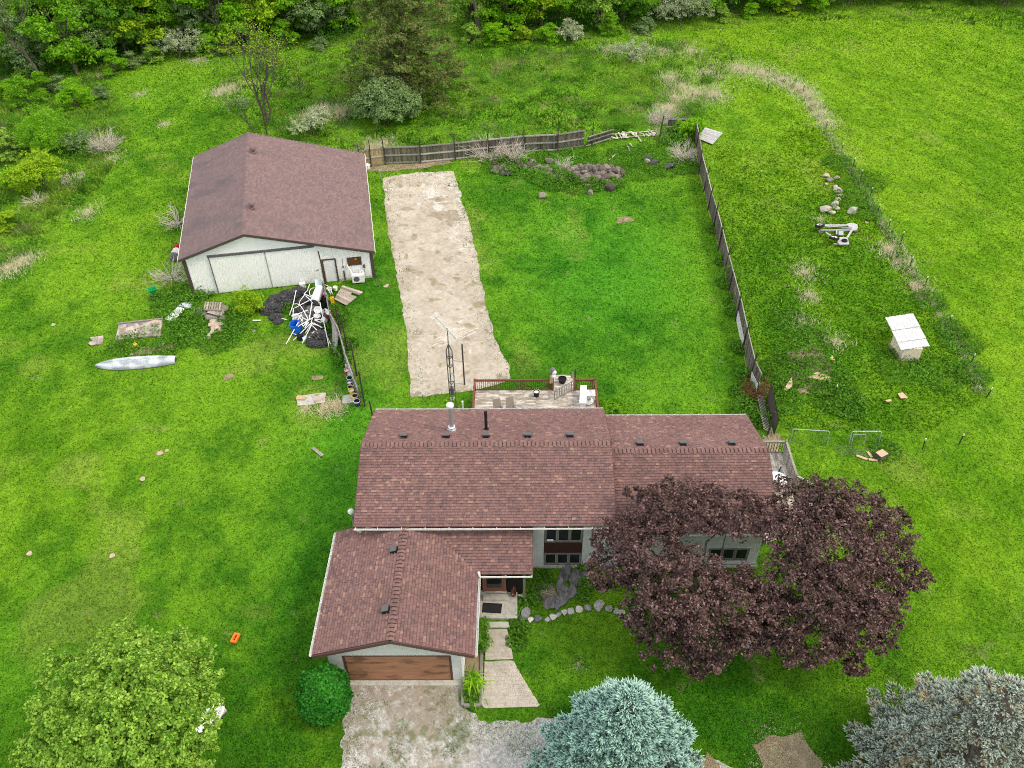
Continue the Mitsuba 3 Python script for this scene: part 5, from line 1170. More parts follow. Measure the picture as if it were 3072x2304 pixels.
R = rotz(.55)
top = np.array([[-.32, -.24, .9], [.32, -.24, .9], [.32, .24, .9], [-.32, .24, .9]]) @ R.T; bot = np.array([[-.12, -.1, .45], [.12, -.1, .45], [.12, .1, .45], [-.12, .1, .45]]) @ R.T
vv = np.vstack([top, bot, top * [.93, .93, 1], bot * [.9, .9, 1] + [0, 0, .02]]) + [gx_, gy_, 0]
ff = [[0, 4, 5], [0, 5, 1], [1, 5, 6], [1, 6, 2], [2, 6, 7], [2, 7, 3], [3, 7, 4], [3, 4, 0], [8, 9, 13], [8, 13, 12], [9, 10, 14], [9, 14, 13], [10, 11, 15], [10, 15, 14], [11, 8, 12], [11, 12, 15], [12, 13, 14], [12, 14, 15], [4, 7, 6], [4, 6, 5]]
mb_part(SPR, 'hopper', MB().add(vv, ff), 'green_plastic')
rim = MB(); tp = top + [gx_, gy_, 0]
for i in range(4): rim.bar(tp[i], tp[(i + 1) % 4], .045, .035)
mb_part(SPR, 'rim', rim, 'teal_plastic', stuff=True)
for s_ in (-.25, .25):
    c = A3(gx_, gy_, .17) + R @ A3(s_, 0, 0); mb_part(SPR, 'wheel', MB().lathe([(0, -.03), (.15, -.04), (.17, 0), (.15, .04), (0, .03)], c, R @ roty(1.5708), 16), 'rubber', smooth=40)
mb_part(SPR, 'frame', MB().bar(A3(gx_, gy_, .45) + R @ A3(0, 0, 0), A3(gx_, gy_, .17), .06, .06).bar(A3(gx_, gy_, .17) + R @ A3(-.25, 0, 0), A3(gx_, gy_, .17) + R @ A3(.25, 0, 0), .03, .03).bar(A3(gx_, gy_, .2), A3(gx_, gy_, 1.0) + R @ A3(0, .7, 0), .03, .03), 'dark_steel')
OS = thing('plastic_sled', 'small orange plastic tray with a dark slot lying in the lawn left of the garage', 'tray')
oc = [(-14.65, 23.22), (-14.54, 23.72), (-14.25, 23.66), (-14.36, 23.15)]; op = Polygon(oc)
part(OS, 'tray', MB().prism(op, .06, .10).mesh(), 'orange_plastic'); mb_part(OS, 'rim', MB().prism(op.difference(op.buffer(-.09)), .10, .2), 'orange_plastic')
cc = np.array(op.centroid.coords[0]); dd = unit(A3(*oc[1], 0) - A3(*oc[0], 0)); mb_part(OS, 'slot', MB().bar(A3(*cc, .106) - dd * .25, A3(*cc, .106) + dd * .25, .08, .01), 'dark_void')
# slab patches by the left fence
bp = numbered('brick_patch'); labels[bp] = {'label': 'whitish broken slab with a lump of old brick in the lawn beside the left fence', 'category': 'slab'}
part(bp, 'slab', MB().prism(rough([(-14.97, 41.62), (-13.90, 41.90), (-13.06, 41.99), (-13.04, 41.12), (-13.77, 40.83), (-14.73, 40.73)], .07, .15, 5), 0, .07).mesh(), 'concrete')
part(bp, 'crumbled_edge', MB().prism(rough([(-13.95, 41.80), (-13.05, 41.89), (-12.96, 41.02), (-13.66, 40.93)], .12, .15, 6), .06, .09).mesh(), 'aged_slab')
for i in range(6): p = (-14.63, 41.42); mb_part(bp, 'brick', MB().box((p[0] - .18 + .2 * (i % 3), p[1] - .1 + .18 * (i // 3), .14), (.19, .16, .12), rotz(.15), (.5 + .1 * (i % 2), 0)), 'tan_wood')
bs2 = numbered('broken_slab'); labels[bs2] = {'label': 'pale concrete slab under the row of buckets at the left fence', 'category': 'slab'}
part(bs2, 'piece', MB().prism(rough([(-11.89, 41.65), (-11.32, 41.86), (-11.05, 41.03), (-11.83, 40.91)], .03, .15, 7), 0, .08).mesh(), 'concrete')
bk = [('navy_plastic', 'white_plastic', (-10.79, 40.81), .17, 'navy bucket nearest the house in the row along the left fence'), ('yellow_plastic', 'white_plastic', (-10.99, 41.35), .17, 'yellow bucket with a pale lid second in the row along the left fence'), ('yellow_plastic', None, (-11.29, 41.88), .14, 'yellow bucket third in the row along the left fence'), ('white_plastic', 'yellow_plastic', (-11.42, 42.22), .16, 'white bucket fourth in the row along the left fence'),
      ('navy_plastic', 'vent_grey', (-11.57, 42.67), .15, 'navy bucket in the middle of the row along the left fence'), ('teal_plastic', 'white_plastic', (-11.62, 43.16), .17, 'teal bucket in the row along the left fence'), ('white_plastic', None, (-11.65, 43.58), .14, 'pale bucket behind the teal one along the left fence'), ('red_plastic', 'white_plastic', (-11.93, 43.97), .14, 'red bucket at the far end of the row along the left fence')]
for m_, rm, c, r_, l_ in bk: bucket('bucket', l_, (c[0], c[1], .0), r_ * 1.2, .38, m_, rm, 'dark_void' if r_ > .15 else 'white_plastic')
for c, l_ in (((-12.12, 44.71), 'nearest'), ((-12.24, 45.28), 'middle'), ((-12.33, 45.77), 'far'), ((-12.81, 46.02), 'leftmost')): 
    k = thing('spray_can', f'{l_} small white can standing in the weeds along the left fence', 'can'); mb_part(k, 'body', MB().lathe([(0, 0), (.07, 0), (.07, .26), (.05, .3), (0, .3)], (*c, 0), None, 10), 'white_plastic', smooth=40); mb_part(k, 'cap', MB().lathe([(0, .34), (.045, .34), (.05, .3)], (*c, 0), None, 10), 'teal_plastic')
# white tub by the green tree
TB = thing('bathtub', 'old white tub at the edge of the green tree in the lower left corner', 'tub')
tc = A3(*(-14.51, 19.07), 0); R = rotz(math.radians(52))
def oval(a_, b_, z): return [R @ A3(a_ * math.cos(t), b_ * math.sin(t), z) + tc for t in np.linspace(0, 2 * math.pi, 25)[:-1]]
rings = [oval(.60, .30, .06), oval(.78, .40, .48), oval(.86, .46, .50), oval(.74, .36, .47), oval(.55, .27, .14)]
V_ = np.vstack(rings + [[tc + A3(0, 0, .14)]]); F_ = []
for q in range(4):
    for i in range(24): j = (i + 1) % 24; F_ += [[q * 24 + i, q * 24 + j, q * 24 + 24 + j], [q * 24 + i, q * 24 + 24 + j, q * 24 + 24 + i]]
F_ += [[96 + i, 96 + (i + 1) % 24, 120] for i in range(24)]
part(TB, 'basin', (V_, np.array(F_)), 'white_plastic', smooth=40)
for pts_, l_ in (([(-14.55, 19.97), (-14.41, 20.01), (-13.89, 19.67), (-14.23, 19.21), (-14.49, 19.38), (-14.60, 19.63)], 'tan concrete slab beside the white tub'), ([(-14.38, 19.22), (-14.12, 19.13), (-14.38, 18.62), (-14.55, 18.69)], 'grey concrete slab under the edge of the white tub')):
    k = thing('broken_slab', l_, 'slab'); part(k, 'piece', MB().prism(rough(pts_, .03, .15, 9), 0, .09).mesh(), 'aged_slab')
single('loose_board', MB().bar(A3(*(-14.50, 19.99), .1), A3(*(-14.41, 20.23), .15), .05, .05).mesh(), 'pallet_wood', 'thin stick lying by the slabs near the green tree', 'stick')

# ================================================================ the junk heap by the fence
J = lambda q, z: A3(q[0], q[1], z)


def lump(c, r, seed, m, amp=.35):
    """A crumpled mound of sheeting or bags."""
    me = trimesh.creation.icosphere(subdivisions=4); v = np.array(me.vertices)
    q = v * 2.2 + seed * 3.1; n1 = meshkit.fbm(q, 2, seed); n2 = np.abs(meshkit.fbm(q * 2.6, 3, seed + 3) - .5) * 2
    v = v * (1 + amp * (n1 - .5) - .45 * n2[:, None].ravel())[:, None]
    v = v * np.asarray(r); v[:, 2] = np.maximum(v[:, 2], -r[2] * .25); return v + np.asarray(c, float) + [0, 0, r[2] * .25], np.array(me.faces)


for lab_, cs in (('long heap of crumpled black plastic sheeting in front of the shed', [((-18.76, 51.45), (1.0, .8, .45)), ((-18.29, 52.31), (1.1, .9, .55)), ((-17.71, 52.93), (1.0, .8, .55)), ((-17.13, 53.37), (.8, .7, .5)), ((-18.26, 50.47), (.55, .5, .25)), ((-17.98, 49.99), (.4, .4, .15))]), ('black rubbish bags at the near end of the junk heap', [((-15.13, 48.91), (.75, .55, .6)), ((-14.64, 47.72), (.85, .7, .6)), ((-14.57, 47.16), (.8, .4, .35)), ((-14.38, 48.05), (.5, .45, .5))])):
    k = thing('plastic_sheeting' if 'sheeting' in lab_ else 'rubbish_bags', lab_, 'plastic sheeting' if 'sheeting' in lab_ else 'rubbish')
    for i, (c, r) in enumerate(cs): v, f = lump(J(c, 0), r, i + (3 if 'sheeting' in lab_ else 13), 0); mb_part(k, 'fold' if 'sheeting' in lab_ else 'bag', MB().add(v, f), 'tarp_black')
for i, (c, r, m_) in enumerate((((-16.15, 52.10), (.9, .7, .55), 'tarp_black'), ((-15.58, 50.99), (.8, .6, .5), 'fabric_grey'), ((-16.28, 50.87), (.8, .6, .5), 'tarp_black'), ((-15.06, 52.15), (.5, .5, .5), 'tarp_black'), ((-14.56, 49.90), (.5, .4, .4), 'rust'), ((-16.13, 50.09), (.7, .5, .4), 'fabric_grey'))):
    k = thing('rubbish_mound', ['dark rubbish under the upper pipes of the junk heap', 'grey rags in the middle of the junk heap', 'dark rubbish under the left pipes of the junk heap', 'black bag beside the fence in the junk heap', 'rusty brown scrap beside the fence in the junk heap', 'grey rags under the tangled pipes of the junk heap'][i], 'rubbish'); v, f = lump(J(c, 0), r, i + 31, 0); mb_part(k, 'mound', MB().add(v, f), m_)
WH = thing('water_heater', 'white water heater cylinder lying on top of the junk heap', 'water heater')
p0, p1 = A3(*(-15.08, 52.44, 1.30)), A3(*(-15.29, 51.50, 1.00)); 
p1 = p0 + unit(p1 - p0) * 1.35; mb_part(WH, 'tank', MB().cyl(p0, p1, .34, sides=26), 'white_plastic', smooth=40); mb_part(WH, 'end_cap', MB().cyl(p1, p1 + unit(p1 - p0) * .03, .30, sides=26), 'vent_grey', smooth=40)
single('junk_board', MB().prism([(-15.75, 53.81, 1.20)[:2], (-15.20, 53.55, 1.20)[:2], (-15.01, 52.77, 1.20)[:2], (-15.57, 52.84, 1.20)[:2]], 1.15, 1.18).mesh(), 'light_blue', 'pale blue panel above the water heater in the junk heap', 'board')
BB = thing('barrel', 'bright blue open barrel under the white pipes of the junk heap', 'barrel')
bc = A3(*(-16.20, 48.58), 0); mb_part(BB, 'shell', MB().lathe([(0, 0), (.32, 0), (.36, .1), (.38, .5), (.37, .95), (.34, .95), (.34, .1), (0, .08)], bc, rotx(.12) @ roty(-.1), 24), 'blue_plastic', smooth=35); mb_part(BB, 'rim', MB().lathe([(.34, .95), (.39, .95), (.4, .99), (.34, .99), (.34, .95)], bc, rotx(.12) @ roty(-.1), 24), 'blue_plastic', smooth=35)
for c, s_, m_, nm_, l_ in (((-15.91, 47.84), (.34, .3, .4), 'black_plastic', 'bin', 'black bin beside the blue barrel'), ((-15.51, 47.72), (.36, .26, .22), 'light_blue', 'crate', 'pale blue crate beside the black bin'), ((-16.98, 54.40), (.42, .34, .36), 'white_plastic', 'box', 'white appliance box by the shed at the top of the junk heap'), ((-14.57, 50.55), (.42, .4, .5), 'white_plastic', 'box', 'white box on the rusty scrap beside the fence'),
                      ((-15.15, 52.65), (.3, .35, .5), 'red_plastic', 'jerrycan', 'red canister right of the water heater'), ((-14.92, 52.71), (.24, .3, .6), 'white_plastic', 'box', 'white carton beside the red canister'), ((-15.60, 52.40), (.4, .3, .7), 'navy_plastic', 'crate', 'dark blue crate under the water heater end')):
    k = thing(nm_, l_, nm_); R_ = rotz(rr.random()); mb_part(k, 'body', MB().box(J(c, s_[2] / 2 + .01), s_, R_), m_); mb_part(k, 'lid', MB().box(J(c, s_[2] + .03), (s_[0] * 1.06, s_[1] * 1.06, .04), R_), m_)
for c, z, r, l_ in (((-15.00, 50.41, 0.90), .55, .28, 'white round tub in the middle of the junk heap'), ((-14.24, 49.29, 1.00), .55, .2, 'white bucket lying on the white box by the fence'), ((-14.85, 53.80, 0.40), 0, .2, 'white bucket standing on the far side of the fence top'), ((-16.62, 50.04, 0.40), .2, .25, 'white basin at the left edge of the junk heap'), ((-15.00, 49.72, 0.60), .4, .24, 'white bowl among the pipes of the junk heap')):
    bucket('tub' if r > .22 else 'bucket', l_, (c[0], c[1], z), r, .32, 'white_plastic', None, None, 'tub' if r > .22 else 'bucket', R=rotx(rr.normal(0, .3)) @ roty(rr.normal(0, .3)), handle=False)
q = [(-14.46, 50.35, 0.90), (-13.99, 50.10, 0.90), (-13.96, 49.51, 0.90), (-14.20, 49.63, 0.90)]; single('junk_board', MB().prism([p[:2] for p in q], .9, .93).mesh(), 'white_plastic', 'white panel leaning beside the fence above the rusty scrap', 'board')
RC = thing('metal_chair', 'rusty brown folding chair frame by the fence in the junk heap', 'chair')
c = J((-14.19, 49.60), 0)
for i in range(5): mb_part(RC, 'slat', MB().bar(c + A3(-.3, .12 * i, .45 + .02 * i), c + A3(.3, .12 * i + .05, .5 + .02 * i), .05, .03), 'rust')
for s_ in (-.3, .3):
    for t_ in (0, .5): mb_part(RC, 'leg', MB().bar(c + A3(s_, t_, 0), c + A3(s_, t_ + .1, .9 if t_ else .5), .04, .04), 'rust')
mb_part(RC, 'backrest', MB().bar(c + A3(-.3, .6, .85), c + A3(.3, .62, .85), .04, .12), 'rust')
for p, q_, l_ in (((-15.11, 47.39), (-14.79, 47.91), 'tan board lying on the black bags'), ((-14.76, 47.44), (-14.76, 47.83), 'short tan board across the black bags')): single('loose_board', MB().bar(J(p, .5), J(q_, .7), .12, .04).mesh(), 'tan_wood', l_, 'board')
P3 = lambda t: A3(*t)
for a_, b_ in [((-16.80, 47.17, 0.10), (-16.02, 48.59, 1.00)), ((-16.37, 47.61, 0.10), (-15.04, 48.58, 1.00)), ((-15.66, 47.27, 0.10), (-15.03, 48.59, 0.90)), ((-14.75, 50.44, 1.40), (-13.61, 46.64, 0.10)), ((-14.29, 48.63, 0.30), (-13.40, 46.64, 0.10)), ((-17.12, 51.62, 0.40), (-17.03, 52.72, 0.90)), ((-17.26, 50.63, 0.10), (-17.07, 51.48, 0.50)), ((-16.82, 50.85, 0.60), (-15.63, 51.38, 1.00)), ((-16.00, 48.20, 0.90), (-14.77, 49.31, 1.10)), ((-15.35, 49.00, 0.90), (-15.40, 50.73, 1.20)),
               ((-16.54, 49.87, 0.70), (-15.64, 50.18, 0.90)), ((-16.24, 48.56, 0.50), (-16.19, 48.11, 0.10)), ((-15.58, 48.19, 0.30), (-15.11, 48.78, 0.80)), ((-15.00, 48.73, 0.80), (-14.39, 48.54, 0.50)), ((-14.97, 49.13, 0.80), (-14.37, 49.12, 0.80)), ((-14.99, 49.07, 0.80), (-14.53, 49.04, 0.60)), ((-16.27, 49.67, 0.80), (-15.79, 48.78, 0.90)), ((-15.88, 49.24, 0.90), (-15.35, 48.75, 1.00)), ((-16.23, 52.07, 1.00), (-15.52, 51.34, 1.20)), ((-16.11, 51.82, 1.00), (-15.50, 50.99, 1.10)), ((-16.49, 48.32, 0.20), (-16.08, 47.91, 0.30)), ((-15.09, 48.57, 0.70), (-14.68, 48.20, 0.50)), ((-15.60, 47.91, 0.25), (-15.14, 47.73, 0.30)), ((-15.14, 47.73, 0.30), (-14.88, 47.77, 0.70)), ((-16.96, 50.93, 0.50), (-16.74, 49.47, 0.30)), ((-16.25, 48.85, 0.80), (-16.04, 49.71, 0.90)), ((-16.67, 49.67, 0.50), (-16.04, 49.61, 0.80)), ((-15.29, 48.58, 1.00), (-15.52, 48.16, 0.80)), ((-15.65, 48.27, 0.80), (-15.46, 48.58, 1.00)), ((-14.37, 48.26, 0.30), (-14.06, 48.28, 0.30)), ((-17.76, 50.24, 0.10), (-17.33, 50.09, 0.10))]:
    k = thing('plastic_pipe', 'straight white plastic pipe sticking out of the junk heap', 'pipe', 'white pipes of the junk heap'); scene[k] = ply(MB().cyl(P3(a_), P3(b_), .032, sides=7).mesh(), 'white_plastic', 40)
for pts_ in ([(-17.07, 51.48, 0.50), (-16.69, 51.12, 0.80), (-16.36, 50.79, 0.90), (-15.95, 50.05, 1.00), (-15.47, 49.12, 0.90)], [(-16.58, 51.27, 0.60), (-16.51, 51.48, 0.80), (-16.28, 51.76, 1.00), (-16.18, 51.92, 1.10)], [(-15.62, 52.94, 1.00), (-15.84, 52.61, 1.10), (-15.91, 52.23, 1.10), (-15.81, 51.86, 1.10), (-15.55, 51.53, 1.20)], [(-15.01, 52.77, 1.20), (-14.80, 53.09, 0.80), (-14.62, 53.08, 0.50), (-14.57, 53.04, 0.30)], [(-16.28, 53.92, 0.60), (-16.17, 52.65, 0.90), (-16.30, 52.07, 1.00)], [(-16.63, 49.89, 0.60), (-16.26, 49.54, 0.90), (-15.96, 49.48, 0.90), (-15.88, 49.14, 0.80), (-16.04, 48.99, 0.70)], [(-15.88, 48.79, 0.80), (-15.66, 48.26, 0.90), (-15.41, 48.29, 1.00), (-15.41, 48.87, 1.00)], [(-15.13, 49.17, 0.90), (-15.16, 48.77, 0.90), (-14.97, 48.55, 0.80), (-14.75, 48.70, 0.60)], [(-14.99, 53.32, 1.00), (-14.82, 53.56, 0.70), (-14.59, 53.47, 0.40), (-14.44, 53.10, 0.30)]):
    k = thing('plastic_hose', 'curved white plastic pipe looping over the junk heap', 'pipe', 'curved white pipes of the junk heap'); scene[k] = ply(MB().tube(pts_, .03, 7).mesh(), 'white_plastic', True)
OP = thing('board_platform', 'old grey plank platform lying in the grass right of the left fence', 'planks')
qa, qb, qc, qd = [np.array(t) for t in ((-14.24, 52.64), (-13.21, 51.81), (-12.17, 53.57), (-13.89, 54.51))]
for i in range(8):
    t0, t1 = i / 8, (i + .94) / 8; p = [qa + (qd - qa) * t0, qb + (qc - qb) * t0, qb + (qc - qb) * t1, qa + (qd - qa) * t1]
    if i == 5: p[1] = p[0] + (p[1] - p[0]) * .62; p[2] = p[3] + (p[2] - p[3]) * .62
    mb_part(OP, 'plank', MB().prism([tuple(z) for z in p], .08, .12 + .02 * rr.random(), uv=(rr.random(), 0)), 'pallet_wood')
bucket('jug', 'white round jug on the corner of the plank platform', (*(-14.32, 53.82), .12), .17, .3, 'white_plastic', None, 'white_plastic', 'jug', handle=False)
k = thing('jerrycan', 'yellow canister at the fence by the plank platform', 'canister'); c = (-14.32, 52.32); mb_part(k, 'body', MB().box((*c, .25), (.28, .2, .5), rotz(.3)), 'yellow_plastic'); mb_part(k, 'cap', MB().cyl((*c, .5), (*c, .58), .05), 'orange_plastic')
k = thing('scrap_bags', 'white and red bags tucked against the left side of the shed', 'bags'); c = (-28.17, 59.48)
for s_, m_ in ((0, 'white_plastic'), (.6, 'red_plastic'), (-.7, 'fabric_grey')): v, f = lump((c[0] - .1, c[1] + s_ - .3, .1), (.4, .4, .45), int(s_ * 10) + 50, 0); mb_part(k, 'bag', MB().add(v, f), m_)

# ================================================================ front planter, fabric
PL = thing('planter_bed', 'raised bed of white timbers beside the paved walkway', 'planter')
a, b, c, d_ = (-2.90, 21.12), (-2.86, 19.85), (-2.02, 19.88), (-2.06, 24.35)
mb_part(PL, 'timber', MB().bar(J(a, .1), J(b, .1), .13, .22), 'rail_wood'); mb_part(PL, 'timber', MB().bar(J(b, .1) + A3(.07, 0, 0), J(c, .1), .13, .22), 'rail_wood'); mb_part(PL, 'timber', MB().bar(J(c, .1), J(d_, .1), .12, .2), 'rail_wood')
part(PL, 'soil', MB().prism([(a[0] + .05, a[1]), (b[0] + .05, b[1] + .07), (c[0] - .06, c[1] + .07), (d_[0] - .06, d_[1]), (-2.8, d_[1])], 0, .1).mesh(), 'bare_soil')
FT = thing('landscape_fabric', 'crumpled grey landscape fabric lying between the windows and the stone border', 'fabric')
for i, (pth, w_) in enumerate((([(2.40, 27.74), (2.15, 27.07), (2.06, 26.46), (2.17, 26.01), (2.03, 25.71), (1.71, 25.57), (1.46, 25.42), (1.54, 25.13)], .62), ([(3.36, 27.42), (2.92, 27.07), (2.64, 26.61), (2.42, 26.01), (2.10, 25.71), (1.68, 25.64)], .5))):
    pth = np.array(pth); t = np.linspace(0, 1, 50); s = np.linspace(0, 1, len(pth)); cx, cy = np.interp(t, s, pth[:, 0]), np.interp(t, s, pth[:, 1]); dx, dy = np.gradient(cx), np.gradient(cy); l = np.hypot(dx, dy); nx, ny = -dy / l, dx / l
    ww_ = w_ * (.55 + .75 * meshkit.noise(np.c_[t * 6, t * 0 + i, t * 0])); g = np.linspace(-1, 1, 17)
    X = cx[:, None] + nx[:, None] * ww_[:, None] * g * .75; Y = cy[:, None] + ny[:, None] * ww_[:, None] * g * .75; Zz = .06 + .55 * (meshkit.fbm(np.stack([X * 4.5, Y * 2.6, X * 0 + 3 + i], -1), 3) - .3) * (1 - g ** 4) + .02
    V_ = np.stack([X, Y, np.maximum(Zz, .012)], -1).reshape(-1, 3); ii, jj = np.meshgrid(np.arange(49), np.arange(16), indexing='ij'); kk = ii * 17 + jj; q = np.stack([kk, kk + 17, kk + 18, kk + 1], -1).reshape(-1, 4)
    part(FT, 'fold', (V_, np.vstack([q[:, [0, 1, 2]], q[:, [0, 2, 3]]])), 'fabric_grey', smooth=True)
for p, q_ in (((1.18, 26.71), (1.61, 26.73)),): single('loose_board', MB().bar(J(p, .04), J(q_, .04), .05, .03).mesh(), 'pallet_wood', 'thin pale stick on the bare soil beside the grey fabric', 'stick')

# ================================================================ the pen: coop, trailer, panels
CP = thing('chicken_coop', 'small cream hen house with a corrugated white metal roof in the pen', 'coop')
r0, r1, r2, r3 = (25.57, 47.89, 1.50), (27.68, 48.35, 1.50), (27.87, 45.24, 1.14), (25.77, 44.82, 1.14)
f0, f1 = A3(*(26.15, 45.05), 0), A3(*(27.34, 45.00), 0); l0 = A3(*(25.94, 47.33), 0)
f1 = f0 + (f1 - f0); bk0 = f0 + unit(l0 - f0) * 1.75; bk1 = f1 + unit(l0 - f0) * 1.75
wm = MB(); wt = [1.05, 1.05, 1.40, 1.40]
b4 = [f0, f1, bk1, bk0]
wm.add(np.array(b4 + [Z(p, z) for p, z in zip(b4, wt)]), BOXF); mb_part(CP, 'wall', wm, 'cream_paint', 'cream painted plywood walls')
mb_part(CP, 'corner_trim', MB().bar(f0 + A3(0, -.01, 0), Z(f0, 1.03) + A3(0, -.01, 0), .07, .05), 'white_paint')
mb_part(CP, 'base', MB().bar(f0 + A3(-.05, -.1, .05), f1 + A3(.05, -.1, .05), .1, .1).bar(f0 + A3(-.1, -.05, .05), bk0 + A3(-.1, 0, .05), .12, .1), 'pallet_wood')
r0, r1, r2, r3 = map(lambda t: A3(*t), (r0, r1, r2, r3)); up_ = A3(0, 0, .03)
for t0, t1, sh, lift in ((0, .42, 0, .10), (.36, .78, .05, .05), (.74, 1.0, .1, .0)):
    e0, e1 = r0 + (r3 - r0) * t0, r0 + (r3 - r0) * t1; g0, g1 = r1 + (r2 - r1) * t0, r1 + (r2 - r1) * t1; n = 25; V_ = []
    for i in range(n):
        s = i / (n - 1)
        for p, q_ in ((e0, g0), (e1, g1)): V_.append(p + (q_ - p) * s + A3(0, 0, lift + .018 * math.sin(i * 2.1)) + unit(e1 - e0) * (.02 * math.sin(i * .9 + t0 * 9)))
    V_ = np.array(V_); i = np.arange(n - 1) * 2; F_ = np.vstack([np.stack([i, i + 2, i + 3], 1), np.stack([i, i + 3, i + 1], 1)]); V2 = np.vstack([V_, V_ - A3(0, 0, .012)]); m_ = len(V_)
    part(CP, 'roof_sheet', (V2, np.vstack([F_, F_[:, ::-1] + m_, [[0, 1, m_ + 1], [0, m_ + 1, m_], [m_ - 2, 2 * m_ - 2, 2 * m_ - 1], [m_ - 2, 2 * m_ - 1, m_ - 1]]])), 'corrugated')
TR = thing('boat_trailer', 'overturned grey trailer frame with wheels lying in the pen', 'trailer')
tz = .45
def tp(u, v, z=None): return None
w0, w1 = A3(*(25.11, 62.23, 0.45)), A3(*(25.73, 60.18, 0.50))
for (c, r, tilt_, hub) in ((A3(*(25.09, 62.24, 0.50)), .40, (.25, -.15), 'red_plastic'), (A3(*(25.74, 60.25, 0.50)), .42, (.3, .1), 'white_paint')):
    R = rotx(-tilt_[0]) @ roty(tilt_[1]); wk_ = mb_part(TR, 'wheel', MB().lathe([(r * .6, .09), (r * .85, .11), (r, .06), (r, -.06), (r * .85, -.11), (r * .6, -.09)], c, R, 26), 'rubber', smooth=40)
    mb_part(wk_, 'rim', MB().lathe([(0, .05), (r * .12, .06), (r * .2, .03), (r * .5, .04), (r * .62, .09)], c, R, 26), hub if hub == 'white_paint' else 'galvanised', smooth=40); mb_part(wk_, 'hub', MB().lathe([(0, .1), (r * .16, .09), (r * .16, .05)], c, R, 12), 'vent_grey' if hub == 'white_paint' else 'rust')
c = A3(*(26.57, 60.08, 0.35)); mb_part(TR, 'tyre', MB().lathe([(.13, .07), (.2, .09), (.24, .05), (.24, -.05), (.2, -.09), (.13, -.07), (.13, .07)], c, rotx(-.2), 24), 'rubber', smooth=40)
tb_ = MB()
for a_, b_, w_ in (((25.13, 61.80, 0.30), (27.68, 61.76, 0.30), .1), ((25.51, 62.49, 0.35), (27.42, 62.46, 0.35), .2), ((25.59, 62.26, 0.40), (27.64, 61.89, 0.40), .09), ((25.43, 61.41, 0.30), (25.74, 60.61, 0.35), .13), ((27.68, 61.76, 0.30), (26.94, 60.58, 0.30), .15), ((26.41, 61.88, 0.30), (26.24, 61.11, 0.30), .08), ((26.40, 61.85, 0.30), (27.11, 61.77, 0.30), .08), ((25.49, 61.78, 0.25), (26.33, 61.82, 0.25), .06)): mb_part(TR, 'beam', MB().bar(A3(*a_), A3(*b_), w_, .08), 'trailer_grey')
for pts_, z_, nm_ in (([(27.48, 62.69, 0.30), (27.81, 62.88, 0.30), (28.17, 62.88, 0.30), (28.38, 62.58, 0.30), (28.31, 62.19, 0.30), (28.06, 61.76, 0.30), (27.72, 61.71, 0.30), (27.62, 62.15, 0.30)], .3, 'fender'), ([(26.34, 60.72, 0.25), (27.01, 60.71, 0.25), (26.84, 59.64, 0.25), (26.05, 59.60, 0.25), (25.96, 59.97, 0.25)], .25, 'plate'), ([(26.53, 61.59, 0.30), (26.94, 61.63, 0.30), (26.71, 60.92, 0.30), (26.36, 61.02, 0.30)], .3, 'winch_box')): part(TR, nm_, MB().prism([p[:2] for p in pts_], z_ - .05, z_ + .04).mesh(), 'galvanised' if nm_ == 'winch_box' else 'trailer_grey')
mb_part(TR, 'skid', MB().bar(A3(*(25.71, 59.94, 0.10)), A3(*(26.94, 59.83, 0.10)), .1, .12), 'trailer_grey')
mb_part(TR, 'axle', MB().bar(A3(*(26.03, 62.07, 0.42)), A3(*(27.71, 61.95, 0.42)), .05, .05), 'dark_steel')
for p in ((25.16, 61.91), (28.10, 62.06)): mb_part(TR, 'block', MB().box((*p, .1), (.35, .3, .2)), 'pallet_wood')
for (la, lb_, h_, lab_) in (((16.59, 37.04), (18.81, 36.82), .95, 'left tubular steel gate panel standing in the grass by the side deck'), ((20.20, 36.91), (22.02, 36.91), .85, 'right tubular steel gate panel with a smaller inner frame in the grass')):
    k = thing('wire_gate', lab_, 'gate'); p, q_ = A3(*la, 0), A3(*lb_, 0); lean = A3(.08, .35, 0)
    fr = MB().tube([p, p + lean * .9 + A3(0, 0, h_ * .93), p + lean + A3(0, 0, h_) + unit(q_ - p) * .1, q_ + lean + A3(0, 0, h_) - unit(q_ - p) * .1, q_ + lean * .9 + A3(0, 0, h_ * .93), q_], .028, 8); mb_part(k, 'frame', fr, 'galvanised', smooth=40)
    nt = MB()
    for i in range(1, 18): nt.tube([p + (q_ - p) * i / 18, p + (q_ - p) * i / 18 + lean + A3(0, 0, h_)], .004, 3, False)
    for i in range(1, 8): nt.tube([p + (lean + A3(0, 0, h_)) * i / 8, q_ + (lean + A3(0, 0, h_)) * i / 8], .003, 3, False)
    mb_part(k, 'netting', nt, 'steel_green', stuff=True)
    if 'right' in lab_: mb_part(k, 'inner_frame', MB().tube([p + (q_ - p) * .08, p + (q_ - p) * .08 + (lean + A3(0, 0, h_)) * .75, p + (q_ - p) * .5 + (lean + A3(0, 0, h_)) * .8, p + (q_ - p) * .5], .022, 6), 'galvanised', smooth=40)
FN = thing('fallen_netting', 'square wire netting lying flat in the grass in front of the gate panels', 'wire netting'); b = MB(); p, q_, r_3 = A3(*(19.08, 36.82), .08), A3(*(21.82, 36.49), .08), A3(*(19.45, 36.08), .06)
for i in range(14): b.tube([p + (q_ - p) * i / 13, p + (q_ - p) * i / 13 + (r_3 - p)], .006, 3, False)
for i in range(6): b.tube([p + (r_3 - p) * i / 5, q_ + (r_3 - p) * i / 5], .006, 3, False)
mb_part(FN, 'wire', b, 'dark_steel', stuff=True)
ST = thing('tree_stump', 'square cut log end standing by the wire gate panels', 'log'); c = (21.78, 35.82)
